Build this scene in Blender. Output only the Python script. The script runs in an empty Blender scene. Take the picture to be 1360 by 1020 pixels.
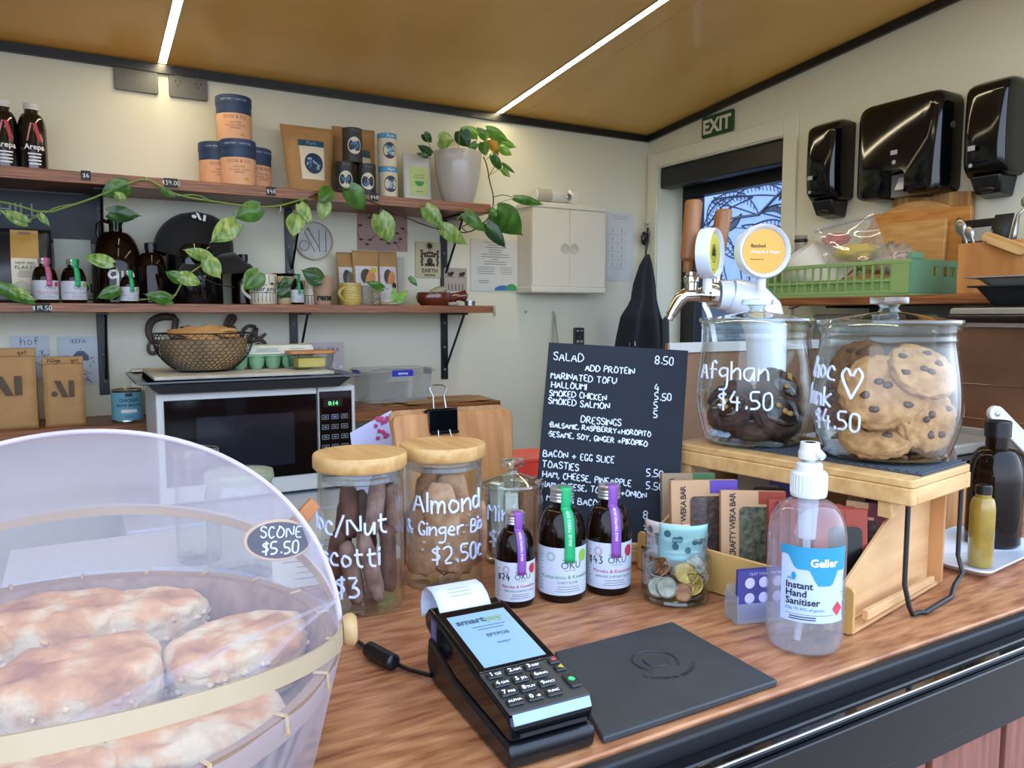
import bpy, math, random
from math import sin, cos, pi, atan2, sqrt
from mathutils import Vector, Matrix, noise
random.seed(7)
SC = bpy.context.scene
COL = SC.collection
# ---------------------------------------------------------------- camera, world, exposure
EYE = 1.34
PITCH, YAW, F = math.radians(5.15), math.radians(29.7), 1021.0
cam_d = bpy.data.cameras.new('camera'); cam = bpy.data.objects.new('camera', cam_d); COL.objects.link(cam)
cam.location = (0, 0, EYE); cam.rotation_euler = (math.radians(90)-PITCH, 0, -YAW)
cam_d.sensor_width = 36; cam_d.lens = F/1360*36; cam_d.clip_start = .02; cam_d.clip_end = 60
SC.camera = cam
SC.view_settings.view_transform = 'Standard'; SC.view_settings.look = 'None'
SC.view_settings.gamma = 1; SC.view_settings.use_curve_mapping = False
SC.view_settings.exposure = 0.35
SC.cycles.max_bounces = 10; SC.cycles.diffuse_bounces = 5; SC.cycles.glossy_bounces = 5
SC.cycles.transmission_bounces = 10; SC.cycles.transparent_max_bounces = 40
SC.cycles.caustics_reflective = False; SC.cycles.caustics_refractive = False
SC.cycles.sample_clamp_indirect = 6
W = bpy.data.worlds.new('sky'); SC.world = W; W.use_nodes = True
wn = W.node_tree.nodes; wl = W.node_tree.links
bg = wn['Background']
tc = wn.new('ShaderNodeTexCoord'); sep = wn.new('ShaderNodeSeparateXYZ'); cr = wn.new('ShaderNodeValToRGB')
wl.new(tc.outputs['Generated'], sep.inputs[0])
mr = wn.new('ShaderNodeMapRange'); mr.inputs[1].default_value = -1; mr.inputs[2].default_value = 1
wl.new(sep.outputs[2], mr.inputs[0]); wl.new(mr.outputs[0], cr.inputs[0])
cr.color_ramp.elements[0].position = .40; cr.color_ramp.elements[0].color = (.16, .17, .19, 1)
cr.color_ramp.elements[1].position = .53; cr.color_ramp.elements[1].color = (.70, .82, 1.0, 1)
e = cr.color_ramp.elements.new(.8); e.color = (.50, .69, 1.0, 1)
wl.new(cr.outputs[0], bg.inputs[0]); bg.inputs[1].default_value = 3.4
LED_STRENGTH = 32.0

# ---------------------------------------------------------------- photograph geometry -> room geometry
def _r(x, y):
    a = (x-680)/F; b = -(y-510)/F
    fw = (sin(YAW)*cos(PITCH), cos(YAW)*cos(PITCH), -sin(PITCH)); rt = (cos(YAW), -sin(YAW), 0)
    up = (sin(YAW)*sin(PITCH), cos(YAW)*sin(PITCH), cos(PITCH))
    return Vector([fw[i]+a*rt[i]+b*up[i] for i in range(3)])
def _pl(x, y, ax, v):
    d = _r(x, y); c = Vector((0, 0, EYE)); return c + d*((v-c[ax])/d[ax])
def AX(x, y, v): return _pl(x, y, 0, v)
def AY(x, y, v): return _pl(x, y, 1, v)
def AZ(x, y, v): return _pl(x, y, 2, v)
def DEP(P): return P[0]*sin(YAW)*cos(PITCH)+P[1]*cos(YAW)*cos(PITCH)-(P[2]-EYE)*sin(PITCH)
def facing(x, y): return atan2(-y, -x)

# ---------------------------------------------------------------- materials
def lin(h):
    if isinstance(h, str):
        h = h.lstrip('#'); c = [int(h[i:i+2], 16)/255 for i in (0, 2, 4)]
    else: c = h
    return tuple((x/12.92 if x <= .04045 else ((x+.055)/1.055)**2.4) for x in c) + (1,)
MATS = {}
def pm(name, c, rough=.5, metal=0, var=.08, scale=20, bump=0, bscale=None, stretch=None, c2=None, coat=0, spec=.5, trans=0, sss=0, sheen=0, emit=None, es=0, band=None, alpha=1):
    if name in MATS: return MATS[name]
    m = bpy.data.materials.new(name); MATS[name] = m; m.use_nodes = True
    n = m.node_tree.nodes; l = m.node_tree.links; p = n['Principled BSDF']
    c = lin(c); c2 = lin(c2) if c2 else tuple(max(0, x*(1-var*2)) for x in c[:3])+(1,)
    t = n.new('ShaderNodeTexCoord'); mp = n.new('ShaderNodeMapping'); l.new(t.outputs['Object'], mp.inputs[0])
    mp.inputs['Scale'].default_value = stretch or (1, 1, 1)
    nz = n.new('ShaderNodeTexNoise'); nz.inputs['Scale'].default_value = scale; nz.inputs['Detail'].default_value = 5
    l.new(mp.outputs[0], nz.inputs['Vector'])
    src = nz.outputs[0]
    if band:
        wv = n.new('ShaderNodeTexWave'); wv.bands_direction = band[0]; wv.inputs['Scale'].default_value = band[1]
        wv.inputs['Distortion'].default_value = band[2]; wv.inputs['Detail'].default_value = 3; wv.inputs['Detail Scale'].default_value = 1.5
        l.new(mp.outputs[0], wv.inputs['Vector'])
        ad = n.new('ShaderNodeMix'); ad.data_type = 'FLOAT'; ad.inputs[0].default_value = .5
        l.new(nz.outputs[0], ad.inputs[2]); l.new(wv.outputs[1], ad.inputs[3]); src = ad.outputs[0]
    r = n.new('ShaderNodeValToRGB'); r.color_ramp.elements[0].position = .3; r.color_ramp.elements[1].position = .7
    r.color_ramp.elements[0].color = c2; r.color_ramp.elements[1].color = c
    l.new(src, r.inputs[0]); l.new(r.outputs[0], p.inputs['Base Color'])
    p.inputs['Roughness'].default_value = rough; p.inputs['Metallic'].default_value = metal
    p.inputs['Specular IOR Level'].default_value = spec; p.inputs['Coat Weight'].default_value = coat; p.inputs['Coat Roughness'].default_value = .08
    p.inputs['Transmission Weight'].default_value = trans; p.inputs['Alpha'].default_value = alpha
    if sss: p.inputs['Subsurface Weight'].default_value = sss; p.inputs['Subsurface Radius'].default_value = (.01, .006, .004)
    if sheen: p.inputs['Sheen Weight'].default_value = sheen
    if emit: p.inputs['Emission Color'].default_value = lin(emit); p.inputs['Emission Strength'].default_value = es
    if bump:
        b = n.new('ShaderNodeBump'); b.inputs['Strength'].default_value = bump; b.inputs['Distance'].default_value = .002
        if bscale:
            n2 = n.new('ShaderNodeTexNoise'); n2.inputs['Scale'].default_value = bscale; n2.inputs['Detail'].default_value = 4
            l.new(mp.outputs[0], n2.inputs['Vector']); l.new(n2.outputs[0], b.inputs['Height'])
        else: l.new(src, b.inputs['Height'])
        l.new(b.outputs[0], p.inputs['Normal'])
    return m
def thin(name, tint=(1, 1, 1), refl=.05, edge=.9, power=4.0, milky=0, milk=(.9, .92, 1), rough=.02):
    """thin sheet of glass or clear plastic: lets light straight through, reflects more at grazing angles"""
    if name in MATS: return MATS[name]
    m = bpy.data.materials.new(name); MATS[name] = m; m.use_nodes = True
    n = m.node_tree.nodes; l = m.node_tree.links; n.remove(n['Principled BSDF']); out = n['Material Output']
    tr = n.new('ShaderNodeBsdfTransparent'); tr.inputs[0].default_value = (*tint, 1)
    gl = n.new('ShaderNodeBsdfGlossy'); gl.inputs['Roughness'].default_value = rough
    lw = n.new('ShaderNodeLayerWeight'); lw.inputs[0].default_value = .5
    pw = n.new('ShaderNodeMath'); pw.operation = 'POWER'; pw.inputs[1].default_value = power
    ml = n.new('ShaderNodeMath'); ml.operation = 'MULTIPLY_ADD'; ml.inputs[1].default_value = edge; ml.inputs[2].default_value = refl
    l.new(lw.outputs['Facing'], pw.inputs[0]); l.new(pw.outputs[0], ml.inputs[0]); ml.use_clamp = True
    mx = n.new('ShaderNodeMixShader'); l.new(ml.outputs[0], mx.inputs[0])
    base = tr.outputs[0]
    if milky:
        df = n.new('ShaderNodeBsdfDiffuse'); df.inputs[0].default_value = (*milk, 1)
        tl = n.new('ShaderNodeBsdfTranslucent'); tl.inputs[0].default_value = (*milk, 1)
        ad = n.new('ShaderNodeMixShader'); ad.inputs[0].default_value = .45; l.new(df.outputs[0], ad.inputs[1]); l.new(tl.outputs[0], ad.inputs[2])
        m2 = n.new('ShaderNodeMixShader'); m2.inputs[0].default_value = milky
        l.new(tr.outputs[0], m2.inputs[1]); l.new(ad.outputs[0], m2.inputs[2]); base = m2.outputs[0]
    l.new(base, mx.inputs[1]); l.new(gl.outputs[0], mx.inputs[2]); l.new(mx.outputs[0], out.inputs[0])
    return m
def emission(name, c, s):
    m = bpy.data.materials.new(name); m.use_nodes = True; n = m.node_tree.nodes; n.remove(n['Principled BSDF'])
    e = n.new('ShaderNodeEmission'); e.inputs[0].default_value = c; e.inputs[1].default_value = s
    m.node_tree.links.new(e.outputs[0], n['Material Output'].inputs[0]); MATS[name] = m; return m

# ---------------------------------------------------------------- mesh builder
class MB:
    def __init__(s): s.v = []; s.f = []; s.M = None
    def add(s, vs, fs):
        o = len(s.v)
        s.v += [tuple(s.M @ Vector(v)) for v in vs] if s.M else [tuple(v) for v in vs]
        s.f += [tuple(i+o for i in f) for f in fs]; return s
    def box(s, x0, x1, y0, y1, z0, z1):
        return s.add([(x, y, z) for z in (z0, z1) for y in (y0, y1) for x in (x0, x1)],
              [(0, 2, 3, 1), (4, 5, 7, 6), (0, 1, 5, 4), (2, 6, 7, 3), (0, 4, 6, 2), (1, 3, 7, 5)])
    def hexa(s, a, b):
        """two quads (lists of 4 points, same order) joined into a solid"""
        return s.add(list(a)+list(b), [(3, 2, 1, 0), (4, 5, 6, 7), (0, 1, 5, 4), (1, 2, 6, 5), (2, 3, 7, 6), (3, 0, 4, 7)])
    def lathe(s, prof, n=32, c=(0, 0), close=False, sx=1, sy=1):
        vs = [(c[0]+r*sx*cos(2*pi*k/n), c[1]+r*sy*sin(2*pi*k/n), z) for r, z in prof for k in range(n)]
        m = len(prof); fs = []
        for i in range(m if close else m-1):
            j = (i+1) % m
            for k in range(n):
                k2 = (k+1) % n; fs.append((i*n+k, i*n+k2, j*n+k2, j*n+k))
        if not close:
            if prof[0][0] > 1e-5: fs.append(tuple(range(n))[::-1])
            if prof[-1][0] > 1e-5: fs.append(tuple((m-1)*n+k for k in range(n)))
        return s.add(vs, fs)
    def tube(s, pts, r, n=8, closed=False, flat=1.0):
        pts = [Vector(p) for p in pts]; m = len(pts); rs = r if isinstance(r, (list, tuple)) else [r]*m
        vs = []; up = None
        for i, p in enumerate(pts):
            a = pts[(i-1) % m] if (closed or i > 0) else p; b = pts[(i+1) % m] if (closed or i < m-1) else p
            t = (b-a); t = t.normalized() if t.length > 1e-9 else Vector((0, 0, 1))
            if up is None: up = Vector((0, 0, 1)) if abs(t.z) < .9 else Vector((1, 0, 0))
            x = t.cross(up)
            if x.length < 1e-6: x = t.orthogonal()
            x.normalize(); y = x.cross(t).normalized(); up = y
            for k in range(n):
                q = p + x*(rs[i]*cos(2*pi*k/n)) + y*(rs[i]*flat*sin(2*pi*k/n)); vs.append(tuple(q))
        fs = []
        for i in range(m if closed else m-1):
            j = (i+1) % m
            for k in range(n):
                k2 = (k+1) % n; fs.append((i*n+k, i*n+k2, j*n+k2, j*n+k))
        if not closed: fs += [tuple(range(n))[::-1], tuple((m-1)*n+k for k in range(n))]
        return s.add(vs, fs)
    def prism(s, poly, h0, h1, plane='xy', ):
        n = len(poly)
        def q(a, b, h): return {'xy': (a, b, h), 'xz': (a, h, b), 'yz': (h, a, b)}[plane]
        vs = [q(a, b, h0) for a, b in poly]+[q(a, b, h1) for a, b in poly]
        fs = [tuple(range(n))[::-1], tuple(range(n, 2*n))]+[(i, (i+1) % n, n+(i+1) % n, n+i) for i in range(n)]
        return s.add(vs, fs)
    def grid(s, fn, nu, nv, wrap=False):
        vs = [tuple(fn(i/(nu-(0 if wrap else 1)), j/(nv-1))) for j in range(nv) for i in range(nu)]; fs = []
        for j in range(nv-1):
            for i in range(nu if wrap else nu-1):
                i2 = (i+1) % nu; fs.append((j*nu+i, j*nu+i2, (j+1)*nu+i2, (j+1)*nu+i))
        return s.add(vs, fs)
    def patch(s, r, a0, a1, z0, z1, n=16, c=(0, 0)):
        return s.grid(lambda u, v: (c[0]+r*cos(a0+(a1-a0)*u), c[1]+r*sin(a0+(a1-a0)*u), z0+(z1-z0)*v), n, 2)
    def blob(s, rx, ry, rz, c=(0, 0, 0), amp=.1, freq=3, seed=0, nu=28, nv=16, flatbot=None, p=1.0, rot=None):
        def fn(u, v):
            th = u*2*pi; ph = -pi/2+v*pi
            sg = lambda q: math.copysign(abs(q)**p, q)
            d = Vector((cos(th)*sg(cos(ph)), sin(th)*sg(cos(ph)), sg(sin(ph))))
            k = 1+amp*noise.noise(d*freq+Vector((seed*3.1, seed*1.7, 0)))+amp*.4*noise.noise(d*freq*3+Vector((seed, 0, seed)))
            q = Vector((d.x*rx*k, d.y*ry*k, d.z*rz*k))
            if flatbot is not None and q.z < flatbot: q.z = flatbot
            if rot is not None: q = rot @ q
            return (q.x+c[0], q.y+c[1], q.z+c[2])
        return s.grid(fn, nu, nv, wrap=True)
    def rbox(s, x0, x1, y0, y1, z0, z1, r, axis='y', k=4):
        """box with rounded corners in the plane across `axis`"""
        if axis == 'y': a0, a1, b0, b1, h0, h1, pl = x0, x1, z0, z1, y0, y1, 'xz'
        elif axis == 'x': a0, a1, b0, b1, h0, h1, pl = y0, y1, z0, z1, x0, x1, 'yz'
        else: a0, a1, b0, b1, h0, h1, pl = x0, x1, y0, y1, z0, z1, 'xy'
        P = []
        for cx, cy, st in ((a1-r, b1-r, 0), (a0+r, b1-r, 90), (a0+r, b0+r, 180), (a1-r, b0+r, 270)):
            for i in range(k+1):
                t = math.radians(st+90*i/k); P.append((cx+r*cos(t), cy+r*sin(t)))
        return s.prism(P, h0, h1, pl)
MESHN = 0
def ob(name, mb, m, parent=None, smooth=False, bevel=0, solid=0, loc=None, rot=None, stuff=False, label=None, seg=2):
    me = bpy.data.meshes.new(name)
    me.from_pydata(mb.v, [], mb.f)
    me.validate(clean_customdata=False)
    if m: me.materials.append(m if not isinstance(m, str) else MATS[m])
    o = bpy.data.objects.new(name, me); COL.objects.link(o)
    if parent is not None: o.parent = parent
    if loc is not None: o.location = loc
    if rot is not None: o.rotation_euler = rot
    if solid:
        d = o.modifiers.new('solid', 'SOLIDIFY'); d.thickness = solid; d.offset = 0
    if bevel:
        b = o.modifiers.new('bevel', 'BEVEL'); b.width = bevel; b.segments = seg; b.limit_method = 'ANGLE'; b.angle_limit = math.radians(35)
    if smooth or bevel:
        for p in me.polygons: p.use_smooth = True
        if smooth != 'all':
            me.set_sharp_from_angle(angle=math.radians(38))
    if stuff or name in ('handwriting', 'lettering', 'small_print', 'rough_crumbs', 'chocolate_chunks', 'almond_pieces', 'cornflake_crumbs', 'print', 'marker_writing'): o['kind'] = 'stuff'
    if label: o['label'] = label
    return o
def fixn(o):
    """recalculate normals outward"""
    import bmesh
    b = bmesh.new(); b.from_mesh(o.data); bmesh.ops.recalc_face_normals(b, faces=b.faces); b.to_mesh(o.data); b.free(); return o
def T(name, label, cat, loc=(0, 0, 0), rz=0, group=None, rot=None):
    o = bpy.data.objects.new(name, None); COL.objects.link(o); o.empty_display_size = .02
    o.location = loc; o.rotation_euler = rot or (0, 0, rz); o['label'] = label; o['category'] = cat
    if group: o['group'] = group
    return o
def tag(o, label, cat, group=None):
    o['label'] = label; o['category'] = cat
    if group: o['group'] = group
    return o
def struct(name, mb, m, parent=None, **k):
    o = ob(name, mb, m, parent, **k)
    if parent is None: o['kind'] = 'structure'
    return o
def dup(o, parent=None):
    c = o.copy(); COL.objects.link(c); c.parent = parent
    for ch in list(o.children): dup(ch, c)
    return c
def copy_thing(o, loc, rz=None, label=None, rot=None):
    c = dup(o); c.location = loc
    if rz is not None: c.rotation_euler = (0, 0, rz)
    if rot is not None: c.rotation_euler = rot
    if label: c['label'] = label
    return c

# ---------------------------------------------------------------- writing
HF = {'A':"03 29 43;15 35",'B':"03 09 29 38 37 26 06;26 45 44 33 03",'C':"38 29 19 07 05 13 23 34",'D':"03 09 29 47 45 23 03",'E':"39 09 03 33;06 26",'F':"39 09 03;06 26",
'G':"38 29 19 07 05 13 33 35 25",'H':"03 09;43 49;06 46",'I':"03 09",'J':"39 34 23 13 04",'K':"03 09;39 06 33",'L':"09 03 33",'M':"03 09 26 49 43",'N':"03 09 43 49",
'O':"29 18 05 13 33 45 47 29 19",'P':"03 09 29 38 37 26 06",'Q':"29 18 05 13 33 45 47 29;34 52",'R':"03 09 29 38 37 26 06;16 43",'S':"38 29 19 08 07 26 35 34 23 13 04",'T':"09 49;29 23",
'U':"09 05 14 23 34 45 49",'V':"09 23 49",'W':"09 13 27 33 49",'X':"03 49;09 43",'Y':"09 26 49;26 23",'Z':"09 49 03 43",
'0':"19 08 04 13 23 34 38 29 19",'1':"18 29 23",'2':"08 19 29 38 36 03 33",'3':"09 39 16 26 35 34 23 03",'4':"29 05 45;37 32",'5':"39 09 06 26 35 34 23 03",'6':"29 06 04 13 23 35 26 05",
'7':"09 39 13",'8':"16 07 08 19 29 38 37 26 16 05 04 13 23 34 35 26",'9':"37 26 16 07 08 19 29 38 37 33",'$':"38 28 18 07 26 35 24 14 04;29 22",'.':"13 14",',':"14 02",'+':"05 45;27 23",
'&':"43 08 19 28 05 13 33 45",'/':"02 39",'*':"16 17",'~':"23 07 08 19 27 39 48 47 23",'-':"06 36","'":"09 08",
'a':"37 17 06 04 13 23 36;37 33",'b':"09 03;06 27 36 34 23 03",'c':"36 27 17 05 04 13 33",'d':"39 33;36 17 06 04 13 34",'e':"05 35 27 17 05 04 13 33",'f':"38 29 18 13;06 36",
'g':"37 17 06 05 14 35;37 31 20 00",'h':"09 03;05 27 36 33",'i':"07 03;09 08",'j':"17 11 00",'k':"09 03;37 05 33",'l':"09 03",'m':"03 07;05 17 26 23;25 37 46 43",'n':"07 03;05 27 36 33",
'o':"17 05 13 34 36 17",'p':"07 00;06 27 36 34 23 03",'r':"07 03;05 17 37",'s':"36 17 06 35 34 13 03",'t':"19 14 23 33;07 37",'u':"07 04 13 24 37;37 33",'v':"07 13 37",'w':"07 13 26 33 47",'y':"07 14 37;37 20",'z':"07 37 03 33"}
def hand(txt, size, jit=.12, sp=1.7, shear=0, seed=1, wob=.0):
    """handwritten strokes: list of polylines in (u, v), baseline v = 0"""
    R = random.Random(seed+len(txt)); out = []; x = 0; k = size/6
    for ch in txt:
        if ch == ' ': x += 3; continue
        g = HF.get(ch)
        if not g: x += 3; continue
        mx = 0; dy = R.uniform(-1, 1)*jit*3
        for st in g.split(';'):
            P = [(int(c[0])+R.uniform(-jit, jit), int(c[1])-3+R.uniform(-jit, jit)+dy) for c in st.split()]
            mx = max(mx, max(p[0] for p in P))
            if len(P) > 2:
                Q = [P[0]]
                for a, b in zip(P[:-1], P[1:]):
                    Q += [(a[0]*.78+b[0]*.22, a[1]*.78+b[1]*.22), (a[0]*.22+b[0]*.78, a[1]*.22+b[1]*.78)]
                P = Q+[P[-1]]
            out.append([((x+p[0]+shear*p[1])*k, p[1]*k) for p in P])
        x += mx+sp
    w = (x-sp)*k
    return out, w
def strokes(mb, txt, size, fn, r=.001, align='L', n=5, flat=.5, slope=0, sub=True, **kw):
    S, w = hand(txt, size, **kw); off = {'L': 0, 'C': -w/2, 'R': -w}[align]
    for st in S:
        P = []
        for a, b in zip(st[:-1], st[1:]):
            d = sqrt((a[0]-b[0])**2+(a[1]-b[1])**2); m = max(1, int(d/(r*6))) if sub else 1
            P += [(a[0]+(b[0]-a[0])*i/m, a[1]+(b[1]-a[1])*i/m) for i in range(m)]
        P.append(st[-1])
        mb.tube([fn(u+off, v+slope*(u+off)) for u, v in P], r, n=n)
    return mb
_TC = {}
def ptext(txt, size, align='C', bold=0, space=1.0):
    key = (txt, round(bold, 3), space)
    if key not in _TC:
        cu = bpy.data.curves.new('t', 'FONT'); cu.body = txt; cu.size = 1; cu.offset = bold; cu.resolution_u = 2; cu.space_character = space
        o = bpy.data.objects.new('t', cu); me = bpy.data.meshes.new_from_object(o)
        _TC[key] = ([(v.co.x, v.co.y) for v in me.vertices], [tuple(p.vertices) for p in me.polygons])
        bpy.data.objects.remove(o); bpy.data.meshes.remove(me); bpy.data.curves.remove(cu)
    V, Fc = _TC[key]
    if not V: return [], []
    x0 = min(v[0] for v in V); x1 = max(v[0] for v in V)
    off = {'C': -(x0+x1)/2, 'L': -x0, 'R': -x1}[align]
    return [((x+off)*size, y*size) for x, y in V], Fc
def printed(mb, txt, size, fn, align='C', bold=0, space=1.0, u0=0, v0=0):
    V, Fc = ptext(txt, size, align, bold, space); mb.add([fn(u+u0, v+v0) for u, v in V], Fc); return mb
def plane_fn(o, ux, uy, eps=0):
    o = Vector(o); ux = Vector(ux).normalized(); uy = Vector(uy).normalized(); n = ux.cross(uy)
    return lambda u, v: tuple(o+ux*u+uy*v+n*eps)
def cyl_fn(r, a, z, c=(0, 0)): return lambda u, v: (c[0]+r*cos(a+u/r), c[1]+r*sin(a+u/r), z+v)
def quad(mb, fn, u0, u1, v0, v1, nu=2):
    return mb.grid(lambda a, b: fn(u0+(u1-u0)*a, v0+(v1-v0)*b), nu, 9 if (nu >= 6 and abs(v1-v0) > .012) else 2)
def disc(mb, fn, cu, cv, ru, rv=None, n=20, a0=0, a1=2*pi):
    rv = rv or ru; P = [fn(cu+ru*cos(a0+(a1-a0)*i/n), cv+rv*sin(a0+(a1-a0)*i/n)) for i in range(n+(0 if abs(a1-a0-2*pi) < 1e-6 else 1))]
    return mb.add([fn(cu, cv)]+P, [(0, 1+i, 1+(i+1) % len(P)) for i in range(len(P) if abs(a1-a0-2*pi) < 1e-6 else len(P)-1)])
def lines(mb, fn, u0, u1, v0, v1, n, h, seed=0, ragged=.35, nu=2):
    """rows of small print"""
    R = random.Random(seed)
    for i in range(n):
        v = v1-(v1-v0)*(i+.5)/n; d = (u1-u0)*ragged*R.random()/2
        quad(mb, fn, u0+d, u1-d, v-h/2, v+h/2, nu)
    return mb
# ================================================================ materials
paint = pm('wall_paint', '#dfdec9', .55, var=.02, scale=4)
floor_m = pm('floor_vinyl', '#98928a', .5)
ceil_m = pm('ceiling_plywood', '#f2c468', .34, c2='#e4b25a', scale=3, stretch=(1.2, .25, 1), coat=.15)
black_trim = pm('black_trim', '#15161a', .35, var=.05)
black_gloss = pm('black_gloss', '#07090d', .08, var=0, spec=.5)
black_pl = pm('black_plastic', '#101115', .3, var=.05)
black_matt = pm('black_matt', '#15171b', .55, var=.1)
black_metal = pm('black_powdercoat', '#0d0f14', .35)
shelf_m = pm('shelf_plywood_edge', '#ab6c3a', .42, c2='#4a2412', scale=5, stretch=(1.4, 1.4, 60), coat=.1)
counter_m = pm('counter_wood', '#c1875a', .40, c2='#85492a', scale=14, stretch=(1.6, 9, 3), coat=.1, bump=.15, bscale=60)
bamboo = pm('bamboo', '#dcb377', .42, c2='#c4935a', scale=9, stretch=(1, 7, 7))
bamboo_y = pm('bamboo_lengthwise', '#dcb377', .42, c2='#c08d50', scale=9, stretch=(9, 1, 9))
ply = pm('birch_ply', '#d9ae7a', .5, c2='#c39262', scale=8, stretch=(1, 1, 6))
oak = pm('oak_board', '#c98f52', .42, c2='#a96c34', scale=8, stretch=(9, 3, 1))
kraft = pm('kraft_paper', '#b8915f', .75, c2='#a47d4e', scale=14, bump=.2, bscale=30)
kraft_dark = pm('brown_card', '#9a7458', .7, c2='#8c684e', scale=10)
white_pl = pm('white_plastic', '#d9dad8', .35, var=.02)
white_paper = pm('white_paper', '#eceef2', .7, var=.02)
cream_pl = pm('cream_plastic', '#e2ddc8', .4, var=.02)
cream_label = pm('cream_label', '#e3dcc4', .6, var=.03)
ink = pm('black_ink', '#16181c', .6, var=0)
ink_grey = pm('grey_ink', '#6a6c70', .6, var=0)
ink_lt = pm('pale_grey_ink', '#a9abb0', .6, var=0)
white_ink = pm('white_ink', '#f2f4f8', .5, var=0)
chrome = pm('chrome', '#d8d4cc', .12, 1, var=.05)
steel = pm('brushed_steel', '#b5b4b0', .28, 1, var=.1)
alu = pm('ribbed_aluminium', '#d2d2d4', .3, .9, var=.05)
glass = thin('jar_glass', (.97, .985, .978), .028, .95, 3.0)
glass_green = thin('greenish_glass', (.90, .96, .92), .10, .9, 2.0)
solid_glass = pm('solid_glass', '#f4faf6', .02, var=0, trans=1.0)
clear_pl = thin('clear_plastic', (.96, .98, .98), .05, .6, 3.0, milky=.05)
frosted = thin('frosted_plastic', (.93, .95, .95), .05, .5, 3, milky=.22)
amber = pm('amber_glass_dark', '#1c0d06', .07, c2='#0c0604', spec=.32)
netm = thin('white_netting', (1, 1, 1), 0, 0, 1, milky=.20, milk=(.80, .78, .92), rough=.6)
net2 = thin('white_netting_dense', (1, 1, 1), 0, 0, 1, milky=.50, milk=(.78, .78, .92), rough=.6)
leaf_m = pm('pothos_leaf', '#55882f', .32, c2='#2c5a20', scale=18, stretch=(3, .7, 1), coat=.2)
leaf_v = pm('pothos_leaf_variegated', '#a9bf6a', .32, c2='#3f7a2c', scale=34, stretch=(3, .6, 1), coat=.2)
leaf_d = pm('pothos_leaf_dark', '#2c5b26', .35, c2='#1b3f1c', scale=20, coat=.2)
leaf_y = pm('pothos_leaf_yellow', '#e0a526', .4, c2='#c98f1c', scale=20)
leaf_b = pm('pothos_leaf_bright', '#7fb03a', .35, c2='#5c9430', scale=20, coat=.2)
vein = pm('leaf_vein', '#8fae5a', .5, var=0)
stem_g = pm('green_stem', '#7c9a4a', .5); stem_b = pm('brown_stem', '#33291d', .6)
choc = pm('dark_chocolate', '#3a2419', .35, c2='#24150f', scale=25, coat=.2)
# ================================================================ the room
X0, X1, Y1, YF = -2.2, 2.06, 2.5, .445
def ceil_z(y): return 2.06+.1*(2.5-y)
b = MB(); b.box(X0, X1+.15, YF-.05, Y1+.1, -.16, -.1); struct('floor', b, floor_m)
b = MB(); b.box(X0, X1, Y1, Y1+.1, -.1, 2.2); struct('wall_back', b, paint)
# right wall with door opening
DY0, DY1, DZ = 1.80, 2.43, 1.925
b = MB(); b.box(X1, X1+.12, YF, DY0, -.1, 2.45); b.box(X1, X1+.12, DY1, Y1+.1, -.1, 2.45); b.box(X1, X1+.12, DY0, DY1, DZ, 2.45)
struct('wall_right', b, paint)
b = MB(); b.box(X0-.1, X0, YF, Y1+.1, -.1, 2.45); struct('wall_left', b, paint)
# front wall with the serving opening
b = MB(); b.box(X0, X1+.12, YF-.03, YF+.03, -.1, .93); b.box(X0, -1.5, YF-.03, YF+.03, .93, 2.45)
b.box(X0, X1+.12, YF-.03, YF+.03, 2.12, 2.45); b.box(1.98, X1+.12, YF-.03, YF+.03, .93, 2.12)
struct('wall_front', b, paint)
# ceiling: varnished plywood sheets
ce = bpy.data.objects.new('ceiling', None); COL.objects.link(ce); ce['kind'] = 'structure'
xs = [X0, -.95, .25, 1.45, X1+.1]
b = MB(); b.hexa([(X0, YF-.03, ceil_z(YF-.03)+.012), (X1+.12, YF-.03, ceil_z(YF-.03)+.012), (X1+.12, Y1+.1, ceil_z(Y1+.1)+.012), (X0, Y1+.1, ceil_z(Y1+.1)+.012)],
       [(X0, YF-.03, ceil_z(YF)+.06), (X1+.12, YF-.03, ceil_z(YF)+.06), (X1+.12, Y1+.1, ceil_z(Y1)+.06), (X0, Y1+.1, ceil_z(Y1)+.06)])
ob('ceiling_backing', b, black_trim, ce)
for i in range(4):
    b = MB(); a, c = xs[i]+.0006, xs[i+1]-.0006
    b.hexa([(a, YF-.03, ceil_z(YF-.03)), (c, YF-.03, ceil_z(YF-.03)), (c, Y1, ceil_z(Y1)), (a, Y1, ceil_z(Y1))],
           [(a, YF-.03, ceil_z(YF-.03)+.011), (c, YF-.03, ceil_z(YF-.03)+.011), (c, Y1, ceil_z(Y1)+.011), (a, Y1, ceil_z(Y1)+.011)])
    fixn(ob('ceiling_panel', b, ceil_m, ce))
# black cornice
b = MB(); b.box(X0, X1, Y1-.014, Y1-.0005, ceil_z(Y1)-.026, ceil_z(Y1)-.002); struct('trim_1', b, black_trim)
b = MB(); b.hexa([(X1-.014, YF+.03, ceil_z(YF+.03)-.026), (X1-.0005, YF+.03, ceil_z(YF+.03)-.026), (X1-.0005, Y1-.015, ceil_z(Y1)-.026), (X1-.014, Y1-.015, ceil_z(Y1)-.026)],
                 [(X1-.014, YF+.03, ceil_z(YF+.03)-.002), (X1-.0005, YF+.03, ceil_z(YF+.03)-.002), (X1-.0005, Y1-.015, ceil_z(Y1)-.002), (X1-.014, Y1-.015, ceil_z(Y1)-.002)])
fixn(struct('trim_2', b, black_trim))
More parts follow.
